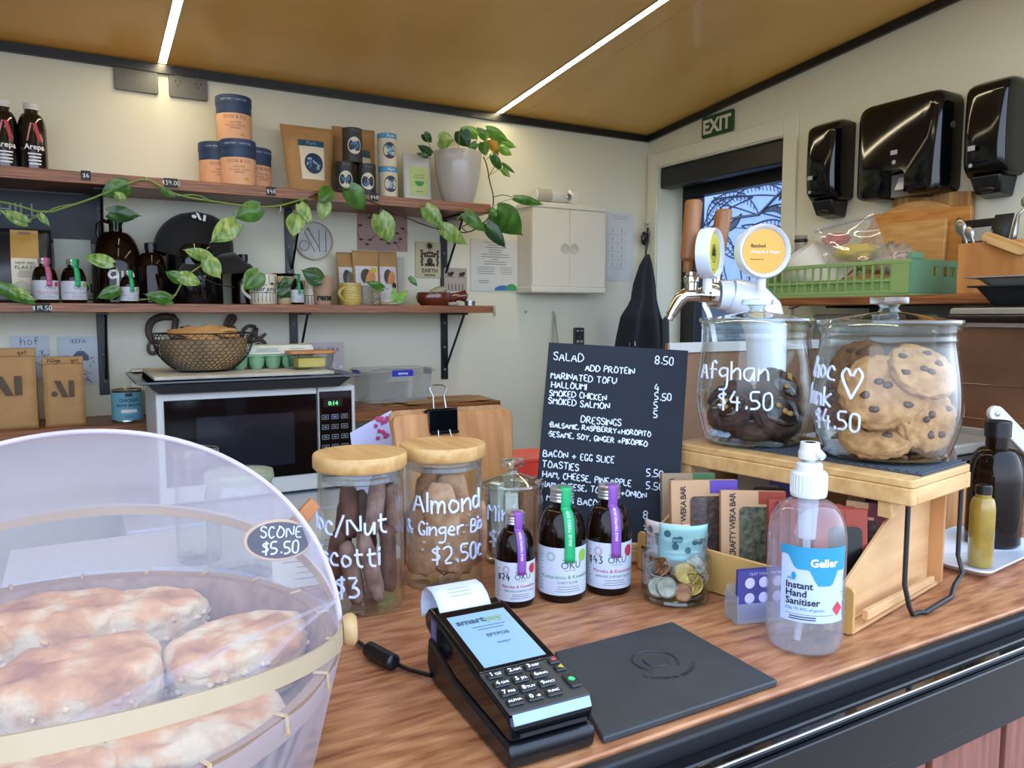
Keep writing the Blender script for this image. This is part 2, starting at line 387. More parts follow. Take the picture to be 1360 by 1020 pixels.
# LED strips let into the plywood
led = emission('led_diffuser', (1, .84, .55, 1), LED_STRENGTH)
for i, (lx, lab) in enumerate(((.258, 'recessed LED strip in ceiling above black power points'), (1.362, 'recessed LED strip in ceiling running towards the potted plant'))):
    t = T('led_strip_light', lab, 'light', (lx, 1.5, ceil_z(1.5)), group='ceiling light strips')
    t.rotation_euler = (math.atan(-.1), 0, 0)
    b = MB(); b.box(-.010, .010, -.9, .985, -.0025, .0015); ob('diffuser', b, led, t)
    b = MB(); b.box(-.013, -.010, -.9, .985, -.003, .003); b.box(.010, .013, -.9, .985, -.003, .003); ob('channel', b, alu, t)
# door lining, architrave, roller, black door leaf frame
dt = bpy.data.objects.new('door_1', None); COL.objects.link(dt); dt['kind'] = 'structure'
b = MB(); aw = .055
b.box(X1-.012, X1-.0005, DY0-aw, DY0, -.1, DZ+aw); b.box(X1-.012, X1-.0005, DY1, Y1-.016, -.1, DZ+aw); b.box(X1-.012, X1-.0005, DY0, DY1, DZ, DZ+aw)
ob('door_architrave', b, paint, dt, bevel=.002)
b = MB(); b.box(X1-.005, X1+.14, DY1-.004, DY1+.012, -.1, DZ); b.box(X1-.005, X1+.14, DY0-.012, DY0+.004, -.1, DZ); b.box(X1-.005, X1+.14, DY0, DY1, DZ-.004, DZ+.01)
ob('door_lining', b, paint, dt)
b = MB(); b.box(X1+.004, X1+.06, DY0+.006, DY1-.006, DZ-.085, DZ-.006); ob('roller_screen_box', b, black_trim, dt, bevel=.006)
b = MB(); z2 = 1.81; b.box(X1+.125, X1+.17, DY0-.1, DY1+.1, z2, DZ+.06); b.box(X1+.125, X1+.17, 2.345, DY1+.1, -.1, z2); b.box(X1+.125, X1+.17, DY0-.1, DY0+.012, -.1, z2)
ob('door_frame_black', b, black_trim, dt, bevel=.003)
# outside, behind the door: deck, mural wall, chair
b = MB(); b.box(X1+.14, 5, .3, 4.5, .14, .2); struct('deck', b, pm('deck_grey', '#6c6a66', .7))
mur = T('mural_panel', 'blue-white mural panel with dark leaf line drawing seen through doorway', 'mural', (3.3, 0, 0))
blue_w = pm('mural_pale_blue', '#8399c6', .6, var=.03); blue_d = pm('mural_navy_line', '#1e3044', .6, var=.1)
MX = 3.3; b = MB(); ymL = AX(927, 300, MX).y; zmb = AX(960, 402, MX).z; b.box(0, .03, .6, ymL, zmb, 2.35); ob('board', b, blue_w, mur); b = MB(); b.box(0, .03, .6, ymL, .2, zmb-.001); ob('dark_lower_board', b, blue_d, mur)
b = MB(); b.box(0.002, .04, ymL+.001, ymL+1.6, .2, 2.35); struct('fence_dark', b, black_matt).location = (MX, 0, 0)
b = MB(); mfn = lambda px, py: (lambda q: (-.0015, q.y, q.z))(AX(px, py, MX))
def mleaf(mb, x0, y0, x1, y1, w, hatch=True, r=.004, fill=False):
    dx, dy = x1-x0, y1-y0; L = sqrt(dx*dx+dy*dy); nx, ny = -dy/L, dx/L; N = 14; up = []; lo = []
    for i in range(N+1):
        t = i/N; k = w*sin(pi*t)**.8; bx, by = x0+dx*t+nx*8*sin(pi*t), y0+dy*t+ny*8*sin(pi*t)
        up.append((bx+nx*k, by+ny*k)); lo.append((bx-nx*k*.5, by-ny*k*.5))
    mb.tube([mfn(*p) for p in up], r, 4); mb.tube([mfn(*p) for p in lo], r, 4)
    if fill:
        mb.add([mfn(*p) for p in up+lo], [(i, i+1, N+2+i, N+1+i) for i in range(N)])
    elif hatch:
        for j in range(1, int(L/5)):
            t = j*5/L; k = w*sin(pi*t)**.8; bx, by = x0+dx*t+nx*8*sin(pi*t), y0+dy*t+ny*8*sin(pi*t)
            mb.tube([mfn(bx+nx*k, by+ny*k), mfn(bx+nx*k*.1+2, by+ny*k*.1)], r*.55, 3)
for a in ((1050, 245, 965, 252, 9), (1052, 262, 975, 262, 10), (1050, 246, 1085, 240, 8), (1008, 285, 945, 268, 14), (975, 262, 940, 300, 9), (1060, 300, 1010, 282, 12), (1058, 340, 1012, 300, 10), (962, 300, 948, 262, 8), (960, 330, 975, 395, 7), (950, 302, 1000, 345, 10), (1060, 380, 1020, 345, 10), (1000, 262, 935, 300, 10), (1058, 318, 1000, 300, 9), (1020, 330, 985, 300, 9), (975, 340, 935, 310, 8), (985, 395, 975, 330, 8), (1050, 355, 1010, 320, 8), (1030, 400, 1040, 340, 7), (945, 400, 935, 330, 6), (1010, 250, 955, 245, 8), (1070, 330, 1035, 305, 7)):
    mleaf(b, *a)
mleaf(b, 945, 302, 985, 284, 6, fill=True); mleaf(b, 1045, 290, 1012, 282, 5, fill=True); mleaf(b, 950, 310, 962, 395, 7, fill=True); mleaf(b, 1055, 262, 1035, 266, 4, fill=True); mleaf(b, 1010, 380, 1050, 395, 8, fill=True)
b.tube([mfn(*p) for p in ((1055, 238), (1030, 262), (1008, 285), (985, 288), (960, 292), (945, 302))], .008, 5)
b.tube([mfn(*p) for p in ((928, 300), (985, 303), (1060, 306))], .002, 4)
ob('leaf_drawing', b, blue_d, mur, stuff=True)
b = MB(); b.box(-.004, -.0005, AX(932, 290, MX).y, ymL, zmb, 2.3); ob('dark_edge', b, blue_d, mur)
t = T('spindle_back_chair', 'white spindle-back chair outside the door, behind the chrome tap', 'chair', (2.62, 2.53, .2))
t.location = (2.75, AX(925, 430, 2.75).y, .2); chx = t; wch = pm('white_chair_paint', '#e8eaf0', .4, var=.02)
b = MB(); zt = AX(925, 398, 2.75).z-.2; zs = .42
P = [(0, -.16*cos(pi*i/16)*(1 if 1 else 1), zs+.08+(zt-zs-.08)*(sin(pi*i/16)**.6)) for i in range(17)]
b.tube(P, .012, 8); ob('back_hoop', b, wch, t, smooth=True)
for k in range(7):
    b = MB(); yy = (-3+k)*.042; b.tube([(0, yy*.75, zs), (0, yy, zs+(zt-zs)*(.9-abs(k-3)*.035))], .006, 6); ob('spindle', b, wch, t, smooth=True)
b = MB(); b.lathe([(0, zs-.03), (.17, zs-.03), (.19, zs-.01), (.18, zs), (0, zs-.004)], 24, c=(.15, 0)); ob('seat', b, wch, t, smooth=True)
for sx, sy in ((0, -1), (0, 1), (1, -1), (1, 1)):
    b = MB(); b.tube([(.04+.22*sx, .1*sy, zs-.02), (-.03+.36*sx, .15*sy, 0)], .014, 8); ob('leg', b, wch, t, smooth=True)
# ================================================================ serving counter, sill, cladding
ct = T('serving_counter', 'reddish-brown timber serving counter along the window', 'counter', (0, 0, 0))
b = MB(); b.box(-1.5, 1.98, .44, .95, .985, 1.015); b.box(.98, 1.98, .9501, 1.05, .985, 1.015); ob('worktop', b, counter_m, ct, bevel=.002)
b = MB(); b.box(-1.5, 1.98, .90, .93, -.1, .984); ob('front_panel', b, ply, ct)
fs = T('window_sill_track', 'glossy black window sill track below the counter edge', 'window sill', (0, 0, 0))
b = MB(); b.rbox(-1.5, 1.98, .428, .4395, .985, 1.0125, .003, 'x'); ob('rubber_seal', b, black_matt, fs)
b = MB(); b.prism([(.395, .93), (.395, 1.003), (.3985, 1.004), (.400, 1.0005), (.4115, .9995), (.413, 1.0015), (.4145, .9995), (.4255, .999), (.4265, .985), (.4278, .985), (.4278, .93)], -1.5, 1.98, 'yz'); ob('track', b, black_gloss, fs, bevel=.0006)
b = MB(); b.box(-1.5, 1.98, .3895, .3949, .949, .999); ob('fascia', b, black_gloss, fs, bevel=.0012)
b = MB(); b.tube([(-1.5, .3965, 1.0042), (1.98, .3965, 1.0042)], .0011, 6); ob('edge_bead', b, steel, fs)
cl = T('timber_cladding', 'red-brown vertical timber cladding under the black sill', 'cladding', (0, 0, 0))
clad = pm('cedar_stain', '#8d5547', .5, c2='#6f3e34', scale=12, stretch=(9, 1, 1), bump=.1)
xg = [AY(1234, 980, .4).x, AY(1331, 980, .4).x]; pitch = xg[1]-xg[0]
b = MB(); b.box(-1.5, 1.98, .409, .414, -.05, .948); ob('backing', b, black_matt, cl)
k0 = xg[0]
for i in range(-12, 12):
    a = k0+i*pitch; b = MB(); b.box(a+.006, a+pitch-.006, .398, .4088, -.05, .948); ob('plank', b, clad, cl, bevel=.0015)
# ================================================================ back wall shelving
def board(name, lab, x0, x1, z0, z1, y0=2.29, y1=2.499):
    b = MB(); b.box(x0, x1, y0, y1, z0, z1); o = ob(name, b, shelf_m, None, bevel=.0015); tag(o, lab, 'shelf'); return o
S1, S2, S3 = 1.705, 1.37, 1.05
board('wall_shelf', 'upper dark-stained plywood wall shelf holding tubs and potted plant', -1.1, 1.225, 1.675, S1)
board('wall_shelf', 'lower dark-stained plywood wall shelf holding mugs and small bottles', -1.1, 1.235, 1.346, S2)
board('wall_bench', 'dark-stained plywood bench under the shelves, behind the microwave', -1.1, 1.25, 1.012, S3, 2.27)
def bracket(px, ztop, lab, h=.235, d=.17):
    x = AY(px, 450 if ztop < 1.5 else 300, 2.49).x
    t = T('shelf_bracket', lab, 'bracket', (x, 2.499, ztop), group='black metal shelf brackets')
    b = MB(); b.box(-.013, .013, -.006, 0, -h, -.0005); ob('wall_plate', b, black_metal, t, bevel=.001)
    b = MB(); b.box(-.013, .013, -d, -.006, -.006, -.0005); ob('arm', b, black_metal, t, bevel=.001)
    b = MB(); b.box(-.0025, .0025, 0, 0, 0, 0); b = MB()
    b.hexa([(-.003, -.006, -h*.82), (.003, -.006, -h*.82), (.003, -d*.85, -.006), (-.003, -d*.85, -.006)], [(-.003, -.006, -h*.82+.012), (.003, -.006, -h*.82+.012), (.003, -d*.85-.012, -.004), (-.003, -d*.85-.012, -.004)])
    b = MB(); b.tube([(0.006, -.008, -h*.8), (.006, -d*.88, -.008)], .004, 8); ob('brace', b, black_metal, t)
    for z in (-.035, -.12, -.2):
        b = MB(); b.lathe([(0, 0), (.0035, 0), (.0035, .0015), (0, .003)], 10); ob('screw', b, steel, t, loc=(0, -.006, z), rot=(pi/2, 0, 0))
    return t
for px, zt, lab in ((131, 1.6748, 'black shelf bracket under upper shelf, between navy poster and growler'), (384, 1.6748, 'black shelf bracket under upper shelf beside the round hoop sign'), (590, 1.6748, 'black shelf bracket under upper shelf beside the EARTH card'),
                    (136, 1.3458, 'black shelf bracket under lower shelf, right of the coffee bags'), (391, 1.3458, 'black shelf bracket under lower shelf behind egg carton'), (591, 1.3458, 'black shelf bracket under lower shelf, above the clipped boards')):
    bracket(px, zt, lab)
# ================================================================ things on the shelves
def flatprint(name, parent, m, fn_list, **k):
    b = MB()
    for f in fn_list: f(b)
    return ob(name, b, m, parent, **k)
# price tags stuck on the shelf edges
def price(px, py, txt, lab, w=.028, h=.024, y=2.2885):
    P = AY(px, py, y); t = T('price_tag', lab, 'price tag', (P.x, y, P.z))
    b = MB(); b.box(-w/2, w/2, -.001, .001, -h/2, h/2); ob('card', b, black_matt, t)
    b = MB(); fn = plane_fn((0, -.0014, -.005), (1, 0, 0), (0, 0, 1)); strokes(b, txt, .0105, fn, r=.0008, align='C', n=4, jit=.05)
    ob('price', b, white_ink, t)
price(114, 233, "$6", 'leftmost black price tag of upper shelf, reading $6', .022)
price(227, 243, "$39.00", 'black $39 price tag below the navy and peach tubs', .034)
price(360, 254, "$48", 'black $48 price tag on upper shelf, left of the kraft pouches', .026)
price(497, 262, "$48", 'black $48 price tag on upper shelf, below the dark canisters', .026)
price(56, 409, "$19.50", 'small black price tag $19.50 on lower shelf edge', .036)
# power points
def wallplate(px, py, lab, w, h, sockets):
    P = AY(px, py, 2.494); t = T('power_point' if sockets else 'blank_wall_plate', lab, 'power point' if sockets else 'wall plate', (P.x, 2.4995, P.z))
    g = pm('grey_plate', '#5f5f5c', .4)
    b = MB(); b.rbox(-w/2, w/2, -.009, 0, -h/2, h/2, .006); ob('plate', b, g, t, bevel=.001)
    if sockets:
        for s in (-1, 1):
            b = MB(); b.rbox(s*.028-.009, s*.028+.009, -.012, -.009, .018, .032, .004); ob('switch', b, g, t, bevel=.001)
            b = MB(); c = s*.028
            for dx, a in ((-.007, .5), (.007, -.5)): b.tube([(c+dx-.004*sin(a), -.0092, .008-.004), (c+dx+.004*sin(a), -.0092, .012)], .0011, 5)
            b.tube([(c, -.0092, -.008), (c, -.0092, .001)], .0011, 5); ob('socket_slots', b, ink, t)
wallplate(181, 104, 'blank grey wall plate at the ceiling line', .113, .075, False)
wallplate(250, 114, 'grey double power point at the ceiling line', .105, .075, True)

# --- tubs
navy = pm('navy_card', '#243f66', .5); peach = pm('peach_label', '#e9b48c', .55, var=.03)
def tub(lab, x, y, z, r=.05, h=.13, rz=0):
    t = T('cardboard_tub', lab, 'tub', (x, y, z), group='navy and peach powder tubs'); a = facing(x, y)+rz
    b = MB(); b.lathe([(0, 0), (r*.97, 0), (r*.97, h-.02), (0, h-.02)], 36); ob('body', b, navy, t, smooth=True)
    b = MB(); b.lathe([(r*.974, .001), (r*.976, .0015), (r*.976, h*.60), (r*.974, h*.60)], 36, close=True); ob('label', b, peach, t, smooth=True)
    b = MB(); b.lathe([(r, h-.024), (r, h-.002), (r-.002, h), (0, h-.001)], 36); ob('lid', b, navy, t, smooth=True)
    fn = cyl_fn(r*.978+.0003, a+.06, 0)
    b = MB(); printed(b, "DOSE & CO", r*.25, lambda u, v: fn(u, v+h*.49)); printed(b, "DAIRY FREE", r*.13, lambda u, v: fn(u, v+h*.38)); printed(b, "COLLAGEN CREAMER", r*.12, lambda u, v: fn(u, v+h*.32))
    lines(b, fn, -.02, .02, h*.26, h*.30, 2, .001, nu=6); ob('print', b, pm('maroon_ink', '#7a3a34', .6), t)
    b = MB(); disc(b, lambda u, v: fn(u+.02, v), 0, h*.14, .007, .004); ob('badge', b, pm('badge_gold', '#c9a438', .5), t)
    fn2 = cyl_fn(r+.0003, a, 0); b = MB(); printed(b, "DAIRY FREE  *  DAIRY FREE", r*.13, lambda u, v: fn2(u, v+h-.016)); ob('lid_print', b, pm('pale_blue_ink', '#c5d2e0', .6), t)
    return t
q = AY(317, 240, 2.355); tub('navy and peach powder tub, front one of the lower three', q.x, 2.355, S1)
q2 = AY(289, 240, 2.42); tub('navy and peach powder tub, left one of the lower three', q2.x, 2.425, S1, rz=.2)
q3 = AY(331, 243, 2.44); tub('navy and peach powder tub half hidden at the right of the pile', q3.x+.018, 2.446, S1, rz=.5)
q4 = AY(312, 185, 2.39); tub('navy and peach powder tub stacked on top of the pile', q4.x, 2.395, S1+.1305)

# --- bottles
def bottle(name, lab, x, y, z, r, h, neck_r, neck_h, m, cap_m, cap_h=.018, cap_r=None, shoulder=.22, group=None, rz=0, cat='bottle', ribs=True):
    t = T(name, lab, cat, (x, y, z), rz, group); cap_r = cap_r or neck_r*1.12; hb = h-neck_h-cap_h*.35; sh = r*1.25 if shoulder == .22 else shoulder
    pr = [(0, .002), (r*.9, 0), (r, .004), (r, hb-sh)]
    for i in range(1, 9):
        u = i/8; pr.append((neck_r+(r-neck_r)*cos(u*pi/2)**.8 if i < 8 else neck_r, hb-sh+sh*sin(u*pi/2)**1.25))
    pr += [(neck_r, h-cap_h*.35), (0, h-cap_h*.35)]
    b = MB(); b.lathe(pr, 36); ob('glass_body', b, m, t, smooth=True)
    b = MB(); zc = h-cap_h; cp = [(0, h-cap_h*.3), (cap_r, zc)]
    cp = [(neck_r*.98, zc), (cap_r, zc)]
    if ribs:
        for i in range(3): cp += [(cap_r, zc+cap_h*(.12+.22*i)), (cap_r*.95, zc+cap_h*(.20+.22*i)), (cap_r, zc+cap_h*(.26+.22*i))]
    cp += [(cap_r, h-.0015), (cap_r-.0015, h), (0, h)]
    b.lathe(cp, 32); ob('cap', b, cap_m, t, smooth=True)
    return t
cola = pm('dark_juice', '#120a0c', .08, coat=.6); red = pm('red_ink', '#c33348', .5)
for px, lab in ((7, 'dark juice bottle with red stripe print, leftmost on the upper shelf'), (45, 'dark juice bottle with red stripe print, second from the left')):
    q = AY(px, 218, 2.36); h = .17
    t = bottle('juice_bottle', lab, q.x, 2.36, S1, .0325, h, .0155, .02, cola, white_pl, .016, shoulder=.045, group='dark juice bottles')
    a = facing(q.x, 2.36); fn = cyl_fn(.0329, a+.1, 0)
    b = MB(); b.grid(lambda u, v: fn(-.002+.009*u+.011*(1-v), .072+.045*v), 4, 6); ob('red_stripe', b, red, t)
    b = MB(); b.grid(lambda u, v: fn(-.003-.0035*u-.011*(1-v), .072+.045*v), 3, 6); ob('thin_stripe', b, pm('pink_ink', '#d98a94', .5), t)
    b = MB(); printed(b, "Arepa", .019, lambda u, v: fn(u, v+.052), bold=.02); lines(b, fn, -.017, .017, .012, .045, 4, .0035, seed=3, nu=6); ob('print', b, white_ink, t)

oku_label = pm('oku_label', '#c4cad6', .5, var=.02)
def elixir(lab, x, y, z, r, h, strip, fruit, price_txt, small, rz=0, grp='small amber elixir bottles on the lower shelf', detail=True):
    t = bottle('elixir_bottle', lab, x, y, z, r, h, r*.42, h*.14, amber, alu, h*.125, r*.5, group=grp)
    a = facing(x, y)+rz; lh0, lh1 = h*.075, h*.50; R = r+.0005
    b = MB(); b.grid(lambda u, v: (R*cos(a-2.0+4.0*u), R*sin(a-2.0+4.0*u), lh0+(lh1-lh0)*v), 40, 2); ob('label', b, oku_label, t, smooth=True)
    fn = cyl_fn(R+.0003, a+.25, 0)
    sm = pm('seal_'+strip, {'purple': '#8a4fa3', 'green': '#1fa868', 'pink': '#b55c86'}[strip], .45, var=.03)
    # tamper strip running from cap over the shoulder onto the label
    w = r*.22; hb_ = h-h*.14-h*.125*.35; sh_ = r*1.25; nr_ = r*.42; prof = [(r*.02, h+.0006), (r*.5, h+.0006), (r*.52, h*.995), (r*.52, h*.875)]+[(nr_+(r-nr_)*max(0, cos(u_*pi/2))**.8+.0012, hb_-sh_+sh_*sin(u_*pi/2)**1.25) for u_ in (1, .88, .75, .62, .5, .38, .25, .12)]+[(r+.0012, hb_-sh_), (r+.0014, h*.50), (r+.0014, h*.37)]
    b = MB(); aa = a+.32
    def st(u, v):
        k = v*(len(prof)-1); i = min(int(k), len(prof)-2); f = k-i; rr = prof[i][0]*(1-f)+prof[i+1][0]*f+.0006; zz = prof[i][1]*(1-f)+prof[i+1][1]*f
        s = (u-.5)*2*w; return (rr*cos(aa)-s*sin(aa), rr*sin(aa)+s*cos(aa), zz)
    b.grid(st, 3, 40); ob('seal_strip', b, sm, t, smooth='all', solid=.0006)
    if detail:
        def st2(u, v):
            k = 4.5+(.4-v)/.4*8.5; i = min(int(k), len(prof)-2); f = k-i; rr = prof[i][0]*(1-f)+prof[i+1][0]*f+.0014; zz = prof[i][1]*(1-f)+prof[i+1][1]*f
            return (rr*cos(aa)-u*sin(aa), rr*sin(aa)+u*cos(aa), zz)
        b = MB(); V, Fc = ptext("IMMUNE SUPPORT ELIXIR" if strip != 'green' else "WILD CHEST ELIXIR", r*.17, 'L', .01, 1.25)
        mx = max(v[0] for v in V); b.add([st2(-(v-.0006) , u/mx*.36) if False else st2(v*-1+r*.06, .38-u/mx*.36) for u, v in V], Fc); ob('seal_print', b, white_ink, t)
    b = MB(); printed(b, "OKU", r*.42, lambda u, v: fn(u+r*.16, v+h*.315)); b.box(0, 0, 0, 0, 0, 0) if False else None
    quad(b, lambda u, v: fn(u, v), -r*.24, r*.02, h*.315+r*.36, h*.315+r*.385, 5)
    ob('name_print', b, pm('slate_ink', '#4a5160', .5), t)
    c = {'green': '#4f9d6d', 'purple': '#c0435c', 'pink': '#c0435c'}[strip]
    b = MB(); printed(b, small[0], r*.23, lambda u, v: fn(u+r*.02, v+h*.225)); ob('flavour_print', b, pm('flavour_'+strip, c, .5), t)
    b = MB(); printed(b, small[1], r*.15, lambda u, v: fn(u+r*.02, v+h*.18)); lines(b, fn, -r*.6, r*.7, h*.10, h*.165, 3, .0006, nu=8); printed(b, "NEW ZEALAND", r*.07, lambda u, v: fn(u+r*.12, v+h*.295)); ob('small_print', b, ink_grey, t)
    fc = {'purple': '#c22d44', 'green': '#8fbf3a', 'pink': '#c22d44'}[strip]
    b = MB(); disc(b, lambda u, v: fn(u, v), r*.75, h*.42, r*.24, h*.055, n=14); ob('fruit_print', b, pm('fruit_'+strip, fc, .5), t)
    if detail:
        b = MB()
        for rr in (r*.14, r*.19): b.add([fn(-r*.72+rr*s*cos(i*pi/8), h*.42+rr*s*sin(i*pi/8)) for i in range(16) for s in (1, .86)], [(2*i, 2*((i+1) % 16), 2*((i+1) % 16)+1, 2*i+1) for i in range(16)])
        ob('round_stamp', b, pm('stamp_'+strip, '#8fb0a4' if strip == 'green' else '#c08aa0', .5), t)
        b = MB()
        for i in range(11): quad(b, fn, -r*1.35, -r*(1.15 if i % 2 else 1.08), h*(.12+.03*i), h*(.12+.03*i)+.0006, 3)
        ob('tick_marks', b, ink_grey, t)
    if price_txt:
        b = MB(); strokes(b, price_txt, r*.30, lambda u, v: fn(u-r*.86, v+h*.31), r=.0006, align='C', n=4); ob('handwritten_price', b, ink, t)
    return t
MK = ("Manuka & Kawakawa", "IMMUNE SUPPORT ELIXIR"); KK = ("Kumarahou & Kawakawa", "CHEST ELIXIR")
def shelf_elixir(px, lab, r, h, strip, y=2.335):
    q = AY(px, 398, y); return elixir(lab, q.x, y, S2, r, h, strip, None, None, MK if strip != 'green' else KK, detail=False)
shelf_elixir(61, 'amber elixir bottle with pink seal strip on lower shelf', .0295, .115, 'pink')
shelf_elixir(99, 'amber elixir bottle with green seal strip on lower shelf beside the pink one', .0295, .114, 'green')
shelf_elixir(172, 'small amber elixir bottle with green strip in front of the growler', .0235, .088, 'green', 2.32)
shelf_elixir(395, 'small amber elixir bottle with green strip between mug and paper cup', .019, .088, 'green', 2.33)

# --- pouches
def pouch(name, lab, px0, px1, ptop, y, z, m, th=.035, lean=.0, rz=0, group=None, neck=.0, crimp=True, cat='pouch', wobble=.002, top_w=1.0, seed=1):
    pm_ = (px0+px1)/2; xa, xb = AY(px0, 300 if z > 1.6 else 400, y).x, AY(px1, 300 if z > 1.6 else 400, y).x
    w = xb-xa; h = AY(pm_, ptop, y).z-z; x = (xa+xb)/2
    t = T(name, lab, cat, (x, y, z), rz, group)
    def fn(s):
        def g(u, v):
            uu = (u-.5)*2; prof = (1-abs(uu)**2.5)*(sin(min(1, v*1.02+.08)*pi)**.6 if v < .95 else .05)*th/2
            if v < .06: prof = th/2*(1-abs(uu)**4)*(.8+v*3)
            if v > .9: prof *= .2
            kk = 1-(1-top_w)*(1-v)
            wv = wobble*noise.noise(Vector((u*4+seed, v*5, s)))
            return (uu*w/2*kk, s*(prof+.0006)+lean*v+wv, v*h)
        return g
    b = MB(); b.grid(fn(-1), 14, 16); b.grid(fn(1), 14, 16)
    n = 14*16; 
    for i in range(13): b.f.append((i, i+1, n+i+1, n+i)); b.f.append((n-14+i, n-14+i+1, 2*n-14+i+1, 2*n-14+i))
    for j in range(15): b.f.append((j*14, (j+1)*14, n+(j+1)*14, n+j*14)); b.f.append((j*14+13, (j+1)*14+13, n+(j+1)*14+13, n+j*14+13))
    o = ob('bag', b, m, t, smooth='all'); fixn(o)
    t['w'] = w; t['h'] = h
    def front(u, v):   # u in metres from the middle, v in metres from the base
        p = fn(-1)(u/w+.5, min(.999, v/h)); return (p[0], p[1]-.0009, p[2])
    return t, w, h, front
def art_circle(t, fr, cu, cv, r, cols, seed=0, name='printed_picture'):
    R = random.Random(seed); b = MB(); disc(b, fr, cu, cv, r, n=24); ob(name, b, cols[0], t)
    for k, c in enumerate(cols[1:]):
        b = MB()
        for i in range(5):
            a = R.uniform(0, 6.3); d = R.uniform(.15, .68)*r; e = lambda u, v, k=k: (lambda p: (p[0], p[1]-.0005*(k+1), p[2]))(fr(u, v))
            ang = R.uniform(0, 6.3); L = r*R.uniform(.18, .32)
            P = [(cu+d*cos(a)+L*cos(tt)*cos(ang)-L*.45*sin(tt)*sin(ang), cv+d*sin(a)+L*cos(tt)*sin(ang)+L*.45*sin(tt)*cos(ang)) for tt in [i2*pi/5 for i2 in range(10)]]
            b.add([e(*p) for p in P], [tuple(range(10))])
        ob('picture_shapes', b, c, t)
blu = [pm('ink_navy', '#1e3550', .5), pm('ink_blue', '#3f79a8', .5), pm('ink_skyblue', '#8fb4cc', .5)]
wht = [pm('ink_offwhite', '#dfdccc', .5), blu[0], blu[1]]
teal = pm('teal_label', '#23586b', .5); sky = pm('sky_label', '#4d9cc4', .5)
t, w, h, fr = pouch('kraft_pouch', 'large kraft pouch with full teal and blue label on upper shelf', 378, 450, 166, 2.40, S1, kraft, .05, .03, top_w=.78, seed=3)
b = MB(); quad(b, fr, -w*.22, w*.27, h*.22, h*.70, 10); ob('label', b, cream_label, t)
f2 = lambda u, v: (lambda p: (p[0], p[1]-.0022, p[2]))(fr(u, v))
b = MB(); quad(b, f2, -w*.225, w*.27, h*.70, h*.79, 8); ob('label_band', b, teal, t)
b = MB(); printed(b, "Pure", .016, lambda u, v: (lambda p: (p[0], p[1]-.0005, p[2]))(f2(u+w*.02, v+h*.725))); ob('label_print', b, pm('ink_skyblue'), t) if False else ob('label_print', b, MATS['ink_skyblue'], t)
art_circle(t, f2, w*.04, h*.45, .032, blu, 2)
t, w, h, fr = pouch('kraft_pouch', 'kraft pouch half hidden behind the dark canisters', 446, 502, 169, 2.45, S1, kraft, .04, .02, top_w=.9, seed=5)
b = MB(); quad(b, fr, w*.02, w*.36, h*.25, h*.62, 6); ob('label', b, cream_label, t); b = MB(); quad(b, lambda u, v: (lambda p: (p[0], p[1]-.0006, p[2]))(fr(u, v)), w*.02, w*.36, h*.60, h*.70, 6); ob('label_band', b, teal, t)
def canister(lab, px, z, y, r, h, dark, rz=0):
    x = AY(px, 250 if z < 1.75 else 200, y).x; t = T('canister', lab, 'canister', (x, y, z), 0, 'dark botanical canisters' if dark else 'white botanical canisters')
    a = facing(x, y)+rz; m = pm('charcoal_card', '#25272a', .45) if dark else pm('ivory_card', '#ded6bd', .5)
    b = MB(); b.lathe([(0, 0), (r, 0), (r, h-.001), (r-.002, h), (0, h)], 32); ob('body', b, m, t, smooth=True)
    if not dark:
        b = MB(); b.lathe([(r+.0003, h*.83), (r+.0004, h*.985), (r+.0003, h*.985)], 32); b.f = b.f[:-2] if False else b.f; ob('blue_band', b, sky, t, smooth=True)
    fn = cyl_fn(r+.0005, a, 0)
    b = MB(); printed(b, "Pure", .013, lambda u, v: fn(u+.006, v+h*.87)); ob('print', b, pm('ink_steel', '#56707e', .5) if dark else white_ink, t)
    fo = lambda u, v: fn(u, v)
    R = random.Random(px)
    cols = wht if dark else blu
    b = MB(); disc(b, fn, .003, h*.47, r*.72, h*.25, n=20); ob('picture', b, cols[0], t)
    for k in (1, 2):
        g = cyl_fn(r+.0005+.0003*k, a, 0); b = MB()
        for i in range(6):
            aa = R.uniform(0, 6.3); d = R.uniform(.1, .7); cu = .003+d*r*.6*cos(aa); cv = h*.47+d*h*.2*sin(aa); ang = R.uniform(0, 6.3); L = r*R.uniform(.16, .3)
            b.add([g(cu+L*cos(tt)*cos(ang)-L*.45*sin(tt)*sin(ang), cv+L*cos(tt)*sin(ang)+L*.45*sin(tt)*cos(ang)) for tt in [j*pi/5 for j in range(10)]], [tuple(range(10))])
        ob('picture_shapes', b, cols[k], t)
    return t
ch = .104
canister('charcoal canister with white botanical print, bottom left of three', 458.5, S1, 2.37, .0305, ch, True)
canister('charcoal canister with white botanical print, bottom right of three', 486.5, S1, 2.37, .0305, ch, True, .1)
canister('charcoal canister with white botanical print stacked on the other two', 468, S1+ch+.0005, 2.37, .0305, ch, True, .15)
canister('ivory canister with sky-blue band, lower of the stack', 515.5, S1, 2.38, .0305, .103, False, .2)
canister('ivory canister with sky-blue band, upper of the stack', 514, S1+.1035, 2.38, .0305, .104, False, .2)
t, w, h, fr = pouch('tea_pouch', 'white tea pouch with pale green label and green bowl', 537, 574, 204, 2.385, S1, pm('white_pouch', '#c9cdc6', .35), .03, .01, seed=8)
b = MB(); quad(b, fr, -w*.32, w*.34, h*.15, h*.72, 6); ob('label', b, pm('pale_green_label', '#bcd08a', .5), t)
b = MB(); disc(b, f2 := (lambda u, v, fr=fr: (lambda p: (p[0], p[1]-.0018, p[2]))(fr(u, v))), 0, h*.43, w*.16, h*.10, a0=pi, a1=2*pi); ob('green_bowl_print', b, pm('bowl_green', '#2f9a4a', .5), t)
